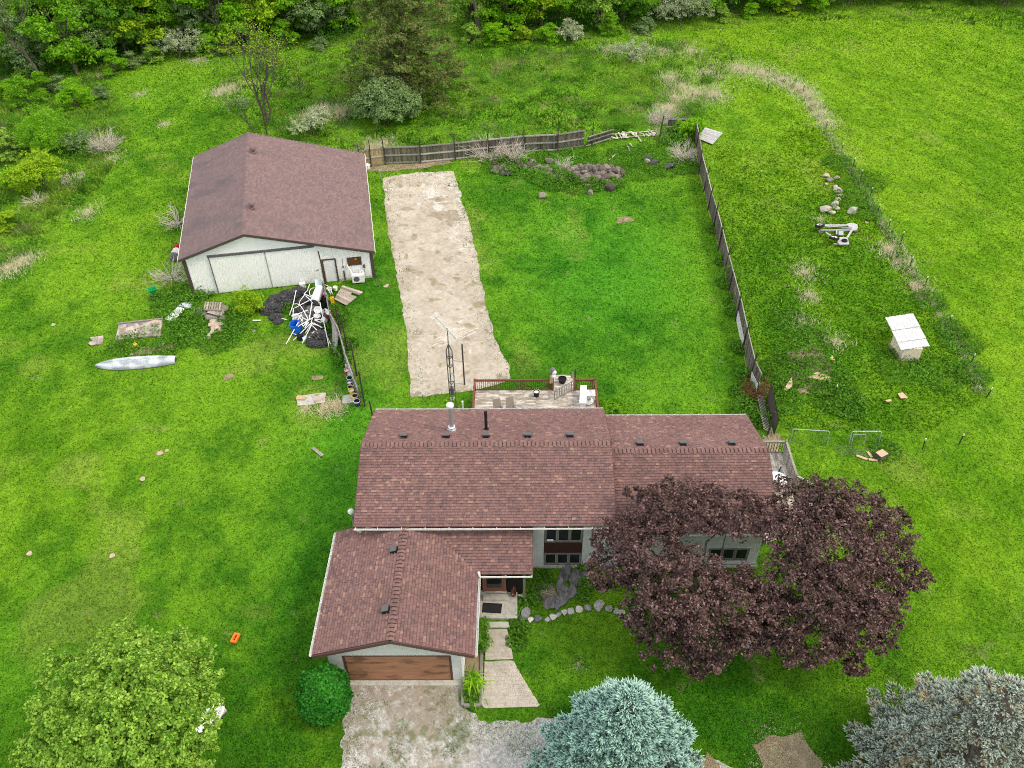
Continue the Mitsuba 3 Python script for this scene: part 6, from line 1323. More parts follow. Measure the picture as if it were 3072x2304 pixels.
mb_part(ST, 'trunk', MB().box((c[0], c[1], .2), (.62, .5, .4), rotz(.5)), 'bark'); mb_part(ST, 'cut_face', MB().box((c[0], c[1], .41), (.58, .46, .02), rotz(.5)), 'tan_wood')
for i, (p, q_) in enumerate((((20.38, 35.98), (20.94, 35.64)), ((21.15, 36.31), (21.26, 35.82)), ((21.02, 35.64), (21.52, 35.55)))): single('loose_board', MB().bar(J(p, .05), J(q_, .05), .16, .05).mesh(), 'tan_wood', ['long splintered board lying left of the cut log', 'slanting splinter of wood beside the cut log', 'short board lying in front of the cut log'][i], 'board')
for pts_, l_ in (([(21.18, 44.98), (21.53, 45.48), (21.58, 44.89)], 'small torn cardboard piece in the middle of the pen'), ([(24.68, 41.45), (25.04, 41.55), (25.20, 40.99), (24.73, 40.95)], 'torn cardboard piece in the grass below the coop'), ([(17.32, 41.89), (18.13, 43.13), (18.09, 42.35), (17.49, 41.74)], 'tan cardboard sheet at the left of the weedy mound in the pen'), ([(19.16, 43.12), (20.04, 43.68), (20.82, 43.11), (20.60, 42.72), (19.93, 42.88)], 'long tan cardboard sheet across the weedy mound in the pen'), ([(23.68, 40.78), (24.06, 40.90), (24.07, 40.69), (23.71, 40.63)], 'flat tan scrap left of the torn cardboard')):
    v, f = sheet(rough(pts_, .04, .12, 3), .2); single('cardboard', np_ if False else (np.vstack([v + [0, 0, 0], v - [0, 0, .02]]), np.vstack([f, f[:, ::-1] + len(v)])), 'tan_wood', l_, 'cardboard')
WB = thing('plank_platform', 'whitish plank panel lying flat in the grass beside the far end of the right fence', 'planks')
qa, qb, qc, qd = [np.array(t) for t in ((17.71, 79.86), (18.97, 78.45), (20.45, 80.98), (18.91, 82.35))]
for i in range(8):
    t0, t1 = i / 8, (i + .93) / 8; p = [qa + (qd - qa) * t0, qb + (qc - qb) * t0, qb + (qc - qb) * t1, qa + (qd - qa) * t1]; mb_part(WB, 'plank', MB().prism([tuple(z) for z in p], .1, .13 + .01 * rr.random(), uv=(rr.random(), 0)), 'pale_plank')
single('standpipe', MB().tube([(*(-13.02, 71.90), 0), (*(-13.02, 71.90), .9)], .04, 8).bb((-13.02, 71.90)[0] - .08, (-13.02, 71.90)[0] + .08, (-13.02, 71.90)[1] - .08, (-13.02, 71.90)[1] + .08, .8, 1.0).mesh(), 'galvanised', 'grey water standpipe at the far end of the sand strip', 'standpipe')
bucket('bucket', 'white bucket behind the far corner of the shed by the fence', (*(-14.56, 74.18), 0), .25, .4, 'white_plastic', None, 'white_plastic', handle=False)

# ================================================================ plants


def leaf_quads(C, N, size, rs, aspect=.55, fold=.12, jit=.5):
    """Folded diamond leaves at the points C, facing N. uv = (random per leaf, along the leaf)."""
    n = len(C); N = N + rs.normal(0, jit, (n, 3)); N /= np.linalg.norm(N, axis=1, keepdims=True) + 1e-9
    d = rs.normal(size=(n, 3)); d -= N * (d * N).sum(1, keepdims=True); d /= np.linalg.norm(d, axis=1, keepdims=True) + 1e-9; e = np.cross(N, d)
    s = (size * rs.uniform(.6, 1.35, n))[:, None]
    v = np.stack([C - d * s * .5, C + e * s * aspect * .5 + N * s * fold, C + d * s * .5, C - e * s * aspect * .5 + N * s * fold], 1).reshape(-1, 3)
    k = np.arange(n)[:, None] * 4; f = np.concatenate([k + [0, 1, 2], k + [0, 2, 3]], 1).reshape(-1, 3)
    uv = np.stack([np.repeat(rs.random(n), 4), np.tile([0, .5, 1, .5], n)], 1)
    return v, f, uv


def sphere_pts(n, rs, zmin=-.45):
    z = rs.uniform(zmin, 1, n); a = rs.random(n) * 2 * np.pi; r = np.sqrt(1 - z * z); return np.c_[r * np.cos(a), r * np.sin(a), z]


def lobed_crown(lobes, n_leaf, size, rs, clump=.34, per=46, flat=.75, aspect=.55, shell=(.72, 1.06), droop=0.0):
    """Foliage in clumps spread over the shells of several lobes: (centre, radius)."""
    lobes = [(np.asarray(c, float), r) for c, r in lobes]; w = np.array([r * r for _, r in lobes]); w /= w.sum(); nc = max(1, n_leaf // per); Cs, Ns = [], []
    for (c, r), k in zip(lobes, rs.multinomial(nc, w)):
        d = sphere_pts(k, rs); q = c + d * [r, r, r * flat] * rs.uniform(*shell, (k, 1)) + rs.normal(0, .08 * r, (k, 3)); cr = clump * r ** .5 * rs.uniform(.6, 1.3, k)
        m = rs.poisson(per, k); i = np.repeat(np.arange(k), m); o = sphere_pts(len(i), rs, -.7) * rs.uniform(.25, 1.0, (len(i), 1)) * cr[i][:, None] * [1, 1, .7]
        o[:, 2] -= droop * (o[:, 0] ** 2 + o[:, 1] ** 2) ** .5
        Cs.append(q[i] + o); Ns.append(d[i] * .5 + o / (cr[i][:, None] + 1e-6) * .5 + [0, 0, .75])
    return leaf_quads(np.vstack(Cs), np.vstack(Ns), size, rs, aspect)


def limbs(base, tops, r0, rs, sides=6, split=.45, twigs=0):
    """A tapered trunk that divides towards the given points."""
    base = np.asarray(base, float); b = MB(); fork = base + (np.mean(tops, 0) - base) * split; fork[:2] = base[:2] + (fork[:2] - base[:2]) * .5
    b.tube([base - A3(0, 0, .2), base + (fork - base) * .5 + rs.normal(0, .06, 3) * [1, 1, 0], fork], [r0 * 1.25, r0, r0 * .8], sides)
    for t in tops:
        t = np.asarray(t, float); m = (fork + t) / 2 + rs.normal(0, .12, 3) * np.linalg.norm(t - fork) + A3(0, 0, .1 * np.linalg.norm(t - fork)); r = r0 * .5
        b.tube([fork, m, t], [r, r * .6, r * .2], 5)
        for _ in range(twigs):
            s = rs.uniform(.4, 1.0); p = m + (t - m) * s; q = p + rs.normal(0, 1, 3) * [1, 1, .7] * .22 * np.linalg.norm(t - fork) + A3(0, 0, .2); b.tube([p, (p + q) / 2 + rs.normal(0, .05, 3), q], [r * .3, r * .2, r * .06], 4, False)
    return b


def tree(name, label, cat, base, lobes, n_leaf, size, leaf, rs, r0=.16, group=None, bark='bark', **kw):
    k = thing(name, label, cat, group); mb_part(k, 'trunk', limbs(base, [np.asarray(c, float) - A3(0, 0, r * .2) for c, r in lobes], r0, rs), bark)
    v, f, uv = lobed_crown(lobes, n_leaf, size, rs, **kw); part(k, 'crown', (v, f), leaf, uv=uv); return k


def lm(name, dark, light, tint=None, trans=.7, f=1.5):
    def fn(p, n, uv):
        c = mix(dark, light, smoothstep(.12, .88, uv.x * .5 + .5 * fbm(p.x * f, p.y * f, p.z * f))) * (.85 + .3 * uv.x)
        if tint: c = mix(c, tint, smoothstep(.86, .9, uv.x))
        return c
    return leafmat(name, fn, trans)


lm('leaf_lime', (.09, .25, .02), (.40, .60, .10)); lm('leaf_fresh', (.11, .36, .012), (.42, .72, .04), None, 1.1); lm('leaf_mid', (.10, .31, .014), (.36, .66, .05), None, 1.1); lm('leaf_dark', (.065, .22, .02), (.26, .52, .06), None, 1.1); lm('leaf_olive', (.11, .20, .06), (.32, .46, .19)); lm('leaf_grey', (.25, .32, .17), (.58, .64, .42)); lm('leaf_yellow', (.12, .30, .012), (.46, .64, .04))
lm('leaf_purple', (.040, .028, .024), (.200, .130, .120), (.33, .20, .205), .5)
lm('leaf_arbor', (.015, .11, .014), (.06, .28, .03), None, .5); lm('leaf_pine', (.08, .145, .035), (.28, .38, .095), (.36, .26, .12), .6, .5)


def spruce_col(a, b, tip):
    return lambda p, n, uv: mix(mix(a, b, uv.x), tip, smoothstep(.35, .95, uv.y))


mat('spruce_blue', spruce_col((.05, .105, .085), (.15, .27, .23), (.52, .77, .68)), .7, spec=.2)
SG_ = spruce_col((.06, .075, .06), (.21, .24, .215), (.54, .63, .53))
mat('spruce_grey', lambda p, n, uv: mix(SG_(p, n, uv), mi.Color3f(.62, .47, .26) * (.25 + .75 * uv.y), .85 * smoothstep(.50, .72, fbm(p.x * .8, p.y * .8, p.z * .8) + .25 * bl(p, 22.5, 19.2, 1.3, 1.3))), .7, spec=.2)
mat('spruce_tan', spruce_col((.1, .09, .06), (.2, .17, .1), (.58, .45, .25)), .7, spec=.2)

# purple leaved trees before the right wing
rp_ = np.random.default_rng(51)
LA = [((6.82, 27.08, 5.60), 1.3), ((4.89, 26.30, 4.80), 1.15), ((4.37, 24.71, 3.80), 1.15), ((6.15, 24.87, 5.20), 1.7), ((8.27, 26.71, 6.20), 1.5), ((9.96, 26.27, 6.20), 1.35), ((7.42, 22.64, 5.40), 1.9), ((5.96, 22.37, 4.00), 1.25), ((6.57, 21.31, 3.00), 1.2), ((8.29, 21.18, 3.40), 1.35), ((9.57, 22.28, 5.20), 1.5), ((8.26, 20.84, 2.40), .8), ((9.84, 21.29, 3.60), 1.0), ((3.87, 26.23, 4.00), .5), ((3.82, 24.34, 3.20), .5), ((5.62, 28.13, 5.60), .5), ((7.33, 27.99, 6.20), .5), ((5.21, 22.53, 3.00), .55), ((10.77, 21.87, 3.80), .8), ((7.32, 21.85, 4.40), 1.1), ((11.06, 27.15, 6.00), .7)]
LB = [((13.01, 26.48, 6.60), 1.35), ((14.37, 26.45, 6.80), 1.45), ((16.10, 26.23, 6.20), 1.5), ((12.42, 24.55, 6.60), 1.4), ((14.07, 24.01, 6.60), 1.9), ((16.88, 25.09, 5.20), 1.6), ((18.03, 24.10, 4.20), .85), ((15.89, 23.14, 5.00), 1.5), ((12.29, 22.73, 5.60), 1.5), ((13.82, 22.13, 5.40), 1.8), ((11.69, 21.84, 4.40), 1.3), ((15.42, 21.98, 3.80), 1.3), ((13.13, 21.27, 3.80), 1.4), ((14.82, 21.06, 2.60), .95), ((11.78, 21.17, 3.20), .9), ((16.50, 22.72, 3.80), 1.0), ((18.71, 24.18, 4.20), .55), ((19.23, 24.14, 4.10), .32), ((16.46, 21.41, 2.80), .6), ((15.31, 20.60, 2.20), .55), ((12.84, 20.72, 2.60), .5), ((18.32, 26.94, 5.00), .7), ((10.99, 22.30, 4.80), .8), ((10.91, 21.40, 3.60), .8)]
tree('purple_tree', 'left of the two dark purple leaved trees spreading before the right wing', 'tree', (*(8.96, 24.48), 0), [(c, r * .92) for c, r in LA], 54000, .145, 'leaf_purple', rp_, .17, per=34, clump=.24, flat=.55, shell=(.6, 1.28))
tree('purple_tree', 'right of the two dark purple leaved trees, reaching past the side deck', 'tree', (*(15.54, 23.67), 0), [(c, r * .92) for c, r in LB], 66000, .145, 'leaf_purple', rp_, .18, per=34, clump=.24, flat=.55, shell=(.6, 1.28))
# green tree in the lower left
GT = [((-19.65, 19.05, 4.60), 1.3), ((-17.02, 19.54, 5.60), 1.3), ((-15.90, 18.65, 6.00), 1.4), ((-14.60, 19.22, 5.40), 1.35), ((-13.88, 18.40, 4.60), 1.3), ((-17.49, 17.64, 5.60), 1.7), ((-14.95, 17.11, 6.20), 1.8), ((-13.60, 16.77, 4.60), 1.5), ((-19.04, 16.88, 4.40), 1.5), ((-16.18, 15.88, 5.60), 1.9), ((-14.51, 15.61, 5.40), 1.7), ((-13.37, 15.71, 3.60), 1.2), ((-19.81, 16.00, 3.40), 1.2), ((-17.34, 14.97, 4.40), 1.6), ((-15.05, 14.35, 4.60), 1.8), ((-13.73, 14.42, 3.60), 1.4), ((-20.24, 15.13, 2.80), 1.1)]
tree('broadleaf_tree', 'large bright green broadleaf tree in the lower left corner of the yard', 'tree', (*(-17.29, 16.15), 0), [(c, r * .80) for c, r in GT], 60000, .145, 'leaf_lime', np.random.default_rng(52), .2, per=44, clump=.24, flat=.75, shell=(.5, 1.25), aspect=.62)

# clipped arborvitae
AR = thing('clipped_shrub', 'round clipped dark green evergreen shrub at the left corner of the garage', 'shrub')
ra_ = np.random.default_rng(53); ac_ = A3(*(-9.17, 19.74, 1.35)); rx_, rz_ = 1.2, 1.42
d = sphere_pts(15000, ra_, -.95); bump_ = 1 + .22 * (meshkit.fbm(d * 3, 4, 4) - .5) * 2 - .06 * d[:, 2]
C_ = ac_ + d * [rx_, rx_, rz_] * bump_[:, None] * ra_.uniform(.93, 1.04, (len(d), 1)); v, f, uv = leaf_quads(C_, d + [0, 0, .25], .13, ra_, .7, .1, .55); part(AR, 'foliage', (v, f), 'leaf_arbor', uv=uv)
me = trimesh.creation.icosphere(subdivisions=3); part(AR, 'core', (np.array(me.vertices) * [rx_ * .9, rx_ * .9, rz_ * .9] + ac_, np.array(me.faces)), 'weed_dark', smooth=True)
mb_part(AR, 'trunk', MB().cyl((ac_[0], ac_[1], -.1), (ac_[0], ac_[1], .8), .1), 'bark')


def spruce(name, label, base, h, r, rs, m, n_whorl=16, tipm=None, gaps=0.0, skirt=.35, dens=1.0):
    k = thing(name, label, 'tree'); base = np.asarray(base, float); mb_part(k, 'trunk', MB().tube([base - A3(0, 0, .2), base + A3(0, 0, h * .5), base + A3(0, 0, h * .9)], [.2, .12, .015], 8), 'bark')
    br = MB(); P, D = [], []
    for w in range(n_whorl):
        t = (w + .3) / n_whorl; z = skirt + (h - skirt) * t; R = r * (1 - t) ** .78 + .12; nb = int(7 + 8 * (1 - t))
        for i in range(nb):
            a = 2 * np.pi * (i + rs.random() * .8) / nb; L = R * rs.uniform(.82, 1.12); dr_ = A3(math.cos(a), math.sin(a), 0); p0 = base + A3(0, 0, z)
            sag = -.10 * L * (1 - t) + .18 * t * L; pts = [p0, p0 + dr_ * L * .55 + A3(0, 0, sag), p0 + dr_ * L + A3(0, 0, sag * .6 + .12 * L * .5)]
            br.tube(pts, [.035, .022, .008], 4, False); side = A3(-dr_[1], dr_[0], 0)
            ns = max(3, int(L * 7.5 * dens))
            for j in range(ns):
                s = .22 + .78 * (j + rs.random()) / ns
                if rs.random() < gaps * (1.1 - s): continue
                q = pts[0] * (1 - s) ** 2 + 2 * pts[1] * s * (1 - s) + pts[2] * s * s; wdt = .42 * L * (1 - s) + .10
                for sd in (-1, 1):
                    for _ in range(2 if wdt > .3 else 1):
                        u = rs.random() ** .6; P.append(q + side * sd * wdt * u + dr_ * wdt * u * .45 + A3(0, 0, rs.normal(.03, .05))); D.append(dr_ * .8 + side * sd * .7 * u + A3(0, 0, .45))
            P.append(pts[2]); D.append(dr_ + A3(0, 0, .3))
    P += [base + A3(*(rs.normal(0, .16, 2)), h - .45 + .5 * i / 22) for i in range(22)]; D += [A3(rs.normal(0, .5), rs.normal(0, .5), 1) for i in range(22)]
    mb_part(k, 'branch', br, 'bark', stuff=True)
    P, D = np.array(P), np.array(D); D /= np.linalg.norm(D, axis=1, keepdims=True); n = len(P)
    # every tuft: a leading shoot and side shoots, each a bristly three sided spindle
    V_, F_, U_ = [], [], []; at_ = 0; sh = 6
    for s in range(sh):
        dd = D + rs.normal(0, .55 if s else .12, (n, 3)) + A3(0, 0, .15 if s else 0); dd /= np.linalg.norm(dd, axis=1, keepdims=True); L = (rs.uniform(.20, .34, n) * (1.15 if s == 0 else .85))[:, None]
        a = np.cross(dd, rs.normal(size=(n, 3))); a /= np.linalg.norm(a, axis=1, keepdims=True) + 1e-9; b_ = np.cross(dd, a); rw = .042
        q0 = P - dd * .03; mid = P + dd * L * .45; tip = P + dd * L
        ring = [mid + (a * math.cos(g) + b_ * math.sin(g)) * rw for g in (0, 2.094, 4.189)]
        v = np.stack([q0, *ring, tip], 1).reshape(-1, 3); i = np.arange(n)[:, None] * 5 + at_; V_.append(v); u = rs.random(n)
        U_.append(np.stack([np.repeat(u, 5), np.tile([0, .45, .45, .45, 1.0], n)], 1))
        F_.append(np.concatenate([i + [0, 2, 1], i + [0, 3, 2], i + [0, 1, 3], i + [1, 2, 4], i + [2, 3, 4], i + [3, 1, 4]], 1).reshape(-1, 3)); at_ += 5 * n
    part(k, 'needles', (np.vstack(V_), np.vstack(F_)), m, uv=np.vstack(U_)); return k


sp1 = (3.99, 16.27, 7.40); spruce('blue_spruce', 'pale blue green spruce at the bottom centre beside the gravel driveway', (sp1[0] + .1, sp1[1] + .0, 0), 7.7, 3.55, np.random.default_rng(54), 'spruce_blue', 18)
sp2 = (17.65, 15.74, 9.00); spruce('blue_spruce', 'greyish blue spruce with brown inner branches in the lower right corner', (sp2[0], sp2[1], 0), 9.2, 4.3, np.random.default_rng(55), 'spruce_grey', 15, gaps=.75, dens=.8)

# the tall pine by the back fence
def pine(name, label, base, h, r, rs):
    k = thing(name, label, 'tree'); base = np.asarray(base, float); mb_part(k, 'trunk', MB().tube([base - A3(0, 0, .2), base + A3(.1, 0, h * .6), base + A3(0, 0, h)], [.28, .18, .04], 8), 'bark'); lobes = []
    for w in range(13):
        t = w / 12; z = 1.2 + (h - 1.5) * t; R = r * (1 - t ** 1.6) * .95 + .5; nb = int(12 * (1 - t) + 4)
        for i in range(nb):
            a = 6.283 * (i + rs.random()) / nb; L = R * rs.uniform(.6, 1.05); lobes.append((base + A3(math.cos(a) * L, math.sin(a) * L, z + rs.normal(0, .3)), rs.uniform(.75, 1.2))); lobes.append((base + A3(math.cos(a + .4) * L * .45, math.sin(a + .4) * L * .45, z + .4), rs.uniform(.8, 1.2)))
    v, f, uv = lobed_crown(lobes, 80000, .30, rs, clump=.42, per=26, flat=.6, aspect=.32, shell=(.3, 1.05)); part(k, 'crown', (v, f), 'leaf_pine', uv=uv); br = MB()
    for c, r_ in lobes[::2]: br.tube([base + A3(0, 0, c[2] - .4), c], [.06, .02], 4, False)
    mb_part(k, 'branch', br, 'bark', stuff=True); return k


pb = (-12.41, 90.75); pine('pine_tree', 'tall dark brownish green pine behind the shed and the back fence', (pb[0], pb[1], 0), 18.5, 6.3, np.random.default_rng(56))
c = (-13.82, 84.32); tree('bush', 'rounded pale green bush in front of the tall dark pine', 'bush', (*c, 0), [((c[0] + dx, c[1] + dy, z), r) for dx, dy, z, r in ((0, 0, 3.0, 1.9), (-1.7, -.2, 2.2, 1.6), (1.8, 0, 2.2, 1.6), (.4, -1.0, 1.8, 1.7), (-.8, .6, 3.3, 1.4), (1.0, .4, 3.3, 1.4), (2.6, .2, 1.4, 1.0), (-2.6, -.2, 1.3, 1.0))], 22000, .20, 'leaf_olive', np.random.default_rng(57), .12, per=36, clump=.36)

# bushes and small trees left of and behind the shed
sb = [('bush', 'bright yellow green bush in front of the shed beside the pallets', (-20.13, 51.15), 1.0, 'leaf_yellow', 5500), ('bush', 'dense green bush with bare stems at the left edge of the mown lawn', (-46.65, 78.64), 2.4, 'leaf_mid', 15000), ('bush', 'yellow green bush left of the mown lawn nearest the camera', (-43.51, 70.06), 2.2, 'leaf_yellow', 13000), ('bush', 'small grey green willowy bush behind the shed', (-21.74, 81.83), 1.7, 'leaf_grey', 6000), ('bush', 'pale wispy bush beside the brown brush clump at the left edge', (-43.77, 78.07), 1.2, 'leaf_olive', 2500),
      ('bush', 'pale yellowish bush at the wood edge right of the pine', (6.09, 107.47), 1.6, 'leaf_grey', 5000), ('bush', 'whitish feathery shrub standing in the back meadow', (12.91, 100.61), 1.7, 'leaf_grey', 3200), ('bush', 'whitish blossoming shrub at the wood edge above the wire fence corner', (20.96, 113.83), 2.8, 'leaf_grey', 9000), ('bush', 'silvery shrub at the wood edge behind the mown lawn', (-41.25, 103.13), 2.2, 'leaf_grey', 6000), ('vine', 'bright green leafy vine climbing over the back corner of the right fence', (16.99, 80.29), 1.15, 'leaf_fresh', 7000),
      ('bush', 'leafy green shrub growing behind the back deck by the roof edge', (5.92, 39.89), .9, 'leaf_mid', 3000), ('bush', 'dark green shrub in the planter bed by the garage wall', (-2.38, 22.95), .75, 'leaf_dark', 4000), ('bush', 'dark shrub at the far end of the planter bed', (-2.28, 23.82), .5, 'leaf_dark', 2200)]
for i, (nm, l_, c, r, m_, n) in enumerate(sb):
    rs_ = np.random.default_rng(60 + i); lob = [((c[0] + rs_.normal(0, .5) * r, c[1] + rs_.normal(0, .4) * r, r * rs_.uniform(.45, 1.25)), r * rs_.uniform(.45, .7)) for _ in range(8)]
    tree(nm, l_, 'vine' if nm == 'vine' else 'bush', (*c, 0), lob, n, .16 if r > 1 else .11, m_, rs_, .05 + .02 * r, per=26, clump=.34, shell=(.5, 1.15))


def grow(b, p, d, L, r, rs, depth, tips, kids=3, spread=.55, up=.12):
    q = p + d * L; m = (p + q) / 2 + rs.normal(0, .06, 3) * L; b.tube([p, m, q], [r, r * .8, r * .62], 5 if depth > 2 else 3, False)
    if depth == 0: tips.append(q); return
    for _ in range(kids if depth > 1 else kids + 1):
        s = rs.uniform(.55, 1.0); grow(b, p + (q - p) * s, unit(d + rs.normal(0, spread, 3) + A3(0, 0, up)), L * rs.uniform(.6, .82), r * .55, rs, depth - 1, tips, kids, spread, up)


def bare_tree(label, base, h, rs, stems=3, leaf='leaf_olive', nl=900, m='bark', lean=(0, 0), depth=4):
    k = thing('bare_tree', label, 'tree'); b = MB(); tips = []
    for s in range(stems): grow(b, A3(*base, -.1) + rs.normal(0, .12, 3) * [1, 1, 0], unit(A3(lean[0], lean[1], 1) + rs.normal(0, .16, 3)), h * .42, .035 * h ** .5 + .02, rs, depth, tips, 3, .42)
    mb_part(k, 'trunk', b, m)
    if nl:
        t = np.array(tips)[rs.integers(0, len(tips), nl)] + rs.normal(0, .25, (nl, 3)); v, f, uv = leaf_quads(t, np.tile([0, 0, 1.0], (nl, 1)), .16, rs); part(k, 'crown', (v, f), leaf, uv=uv)
    return k


bare_tree('bare multi stemmed tree with a few new leaves behind the shed', (-26.52, 84.71), 9.5, np.random.default_rng(71), 4, 'leaf_yellow', 2200)
bare_tree('small bare sapling behind the shed left of the multi stemmed tree', (-27.37, 82.49), 4.5, np.random.default_rng(72), 1, 'leaf_olive', 500, depth=3)
bare_tree('thin bare tree leaning left at the far left edge of the picture', (-51.21, 80.82), 8.0, np.random.default_rng(73), 1, 'leaf_olive', 900, lean=(-.35, 0))
bare_tree('tall grey bare tree standing before the woods at the upper left', (-53.82, 94.61), 13.0, np.random.default_rng(74), 1, 'leaf_olive', 1800, 'bark', (-.22, .1))
bare_tree('slim bare sapling right of the multi stemmed tree', (-24.41, 91.93), 4.5, np.random.default_rng(75), 1, 'leaf_yellow', 500, depth=3)
single('pole', MB().cyl((*(-25.44, 80.30), 0), (*(-25.44, 80.30), 4.3), .06).mesh(), 'post_dark', 'dark pole standing behind the shed ridge', 'pole', smooth=True)

# brush heaps of dead branches
def brush(label, c, r, rs, n=60, m='dead_wood', up=.5, th=.025):
    k = thing('brush_pile', label, 'brush pile'); b = MB()
    for _ in range(n):
        a = rs.random() * 6.283; p = A3(c[0], c[1], .1) + A3(math.cos(a), math.sin(a), 0) * r * .35 * rs.random(); d = unit(A3(math.cos(a), math.sin(a), up * rs.uniform(.1, 2))); L = r * rs.uniform(.5, 1.1)
        q = p + d * L; b.tube([p, (p + q) / 2 + rs.normal(0, .12, 3) * r, q], [th, th * .7, th * .3], 4, False)
        for _ in range(2): s = rs.uniform(.4, .9); e = p + d * L * s; b.tube([e, e + unit(d + rs.normal(0, .6, 3)) * L * .35], [th * .5, th * .2], 3, False)
    mb_part(k, 'branches', b, m, stuff=True)


brush('heap of pale dead branches against the left side of the shed toward its back', (-29.66, 64.19), 1.7, np.random.default_rng(81), 55)
brush('heap of pale dead branches against the left side of the shed near its front corner', (-27.56, 55.66), 1.6, np.random.default_rng(82), 55)
brush('heap of whitish dead branches leaning on the back fence', (-3.16, 76.07), 2.4, np.random.default_rng(83), 80, up=.9)
brush('tall whitish dead branches standing by the back fence left of the rock pile', (-0.65, 75.52), 2.2, np.random.default_rng(84), 60, up=1.3)
brush('round clump of brown dead brush at the left edge of the mown lawn', (-41.26, 78.53), 1.9, np.random.default_rng(85), 150, up=1.1, th=.02)
brush('brown dead brush behind the leftover fence panel', (14.46, 83.82), 1.7, np.random.default_rng(86), 120, up=1.1, th=.018)
brush('brown twiggy brush inside the right fence corner', (15.67, 75.81), 1.7, np.random.default_rng(87), 110, up=.6, th=.02)
brush('tangle of brown twigs over the near end of the right fence', (15.26, 41.33), 1.3, np.random.default_rng(88), 90, 'rust', 1.2, .018)
brush('pale dead branches under the yellow green bush at the left', (-43.66, 67.92), 1.3, np.random.default_rng(89), 40)
brush('pale fallen branches right of the yellow green bush at the left', (-41.84, 71.81), 1.3, np.random.default_rng(90), 40)
brush('dead stalks rising from the rock pile', (4.18, 73.50), 1.3, np.random.default_rng(91), 30, up=1.2)
brush('dead twigs on the bare soil left of the grey fabric', (1.16, 26.16), .5, np.random.default_rng(92), 18, up=.1, th=.012)

# broad leaved weeds, dry grass
rw_ = np.random.default_rng(95)


def weed_pts(spots, rs):
    C, N = [], []
    for c, r, n, h in spots:
        a = rs.random(n) * 6.283; q = r * np.sqrt(rs.random(n)); x = c[0] + q * np.cos(a); y = c[1] + q * np.sin(a); z = 1.25 * h * rs.random(n) * (1 - .6 * (q / r) ** 2) * (.4 + 1.1 * meshkit.noise(np.c_[x * 1.8, y * 1.8, x * 0])); C.append(np.c_[x, y, z + .03]); N.append(np.c_[np.cos(a) * .3, np.sin(a) * .3, np.ones(n)])
    return np.vstack(C), np.vstack(N)


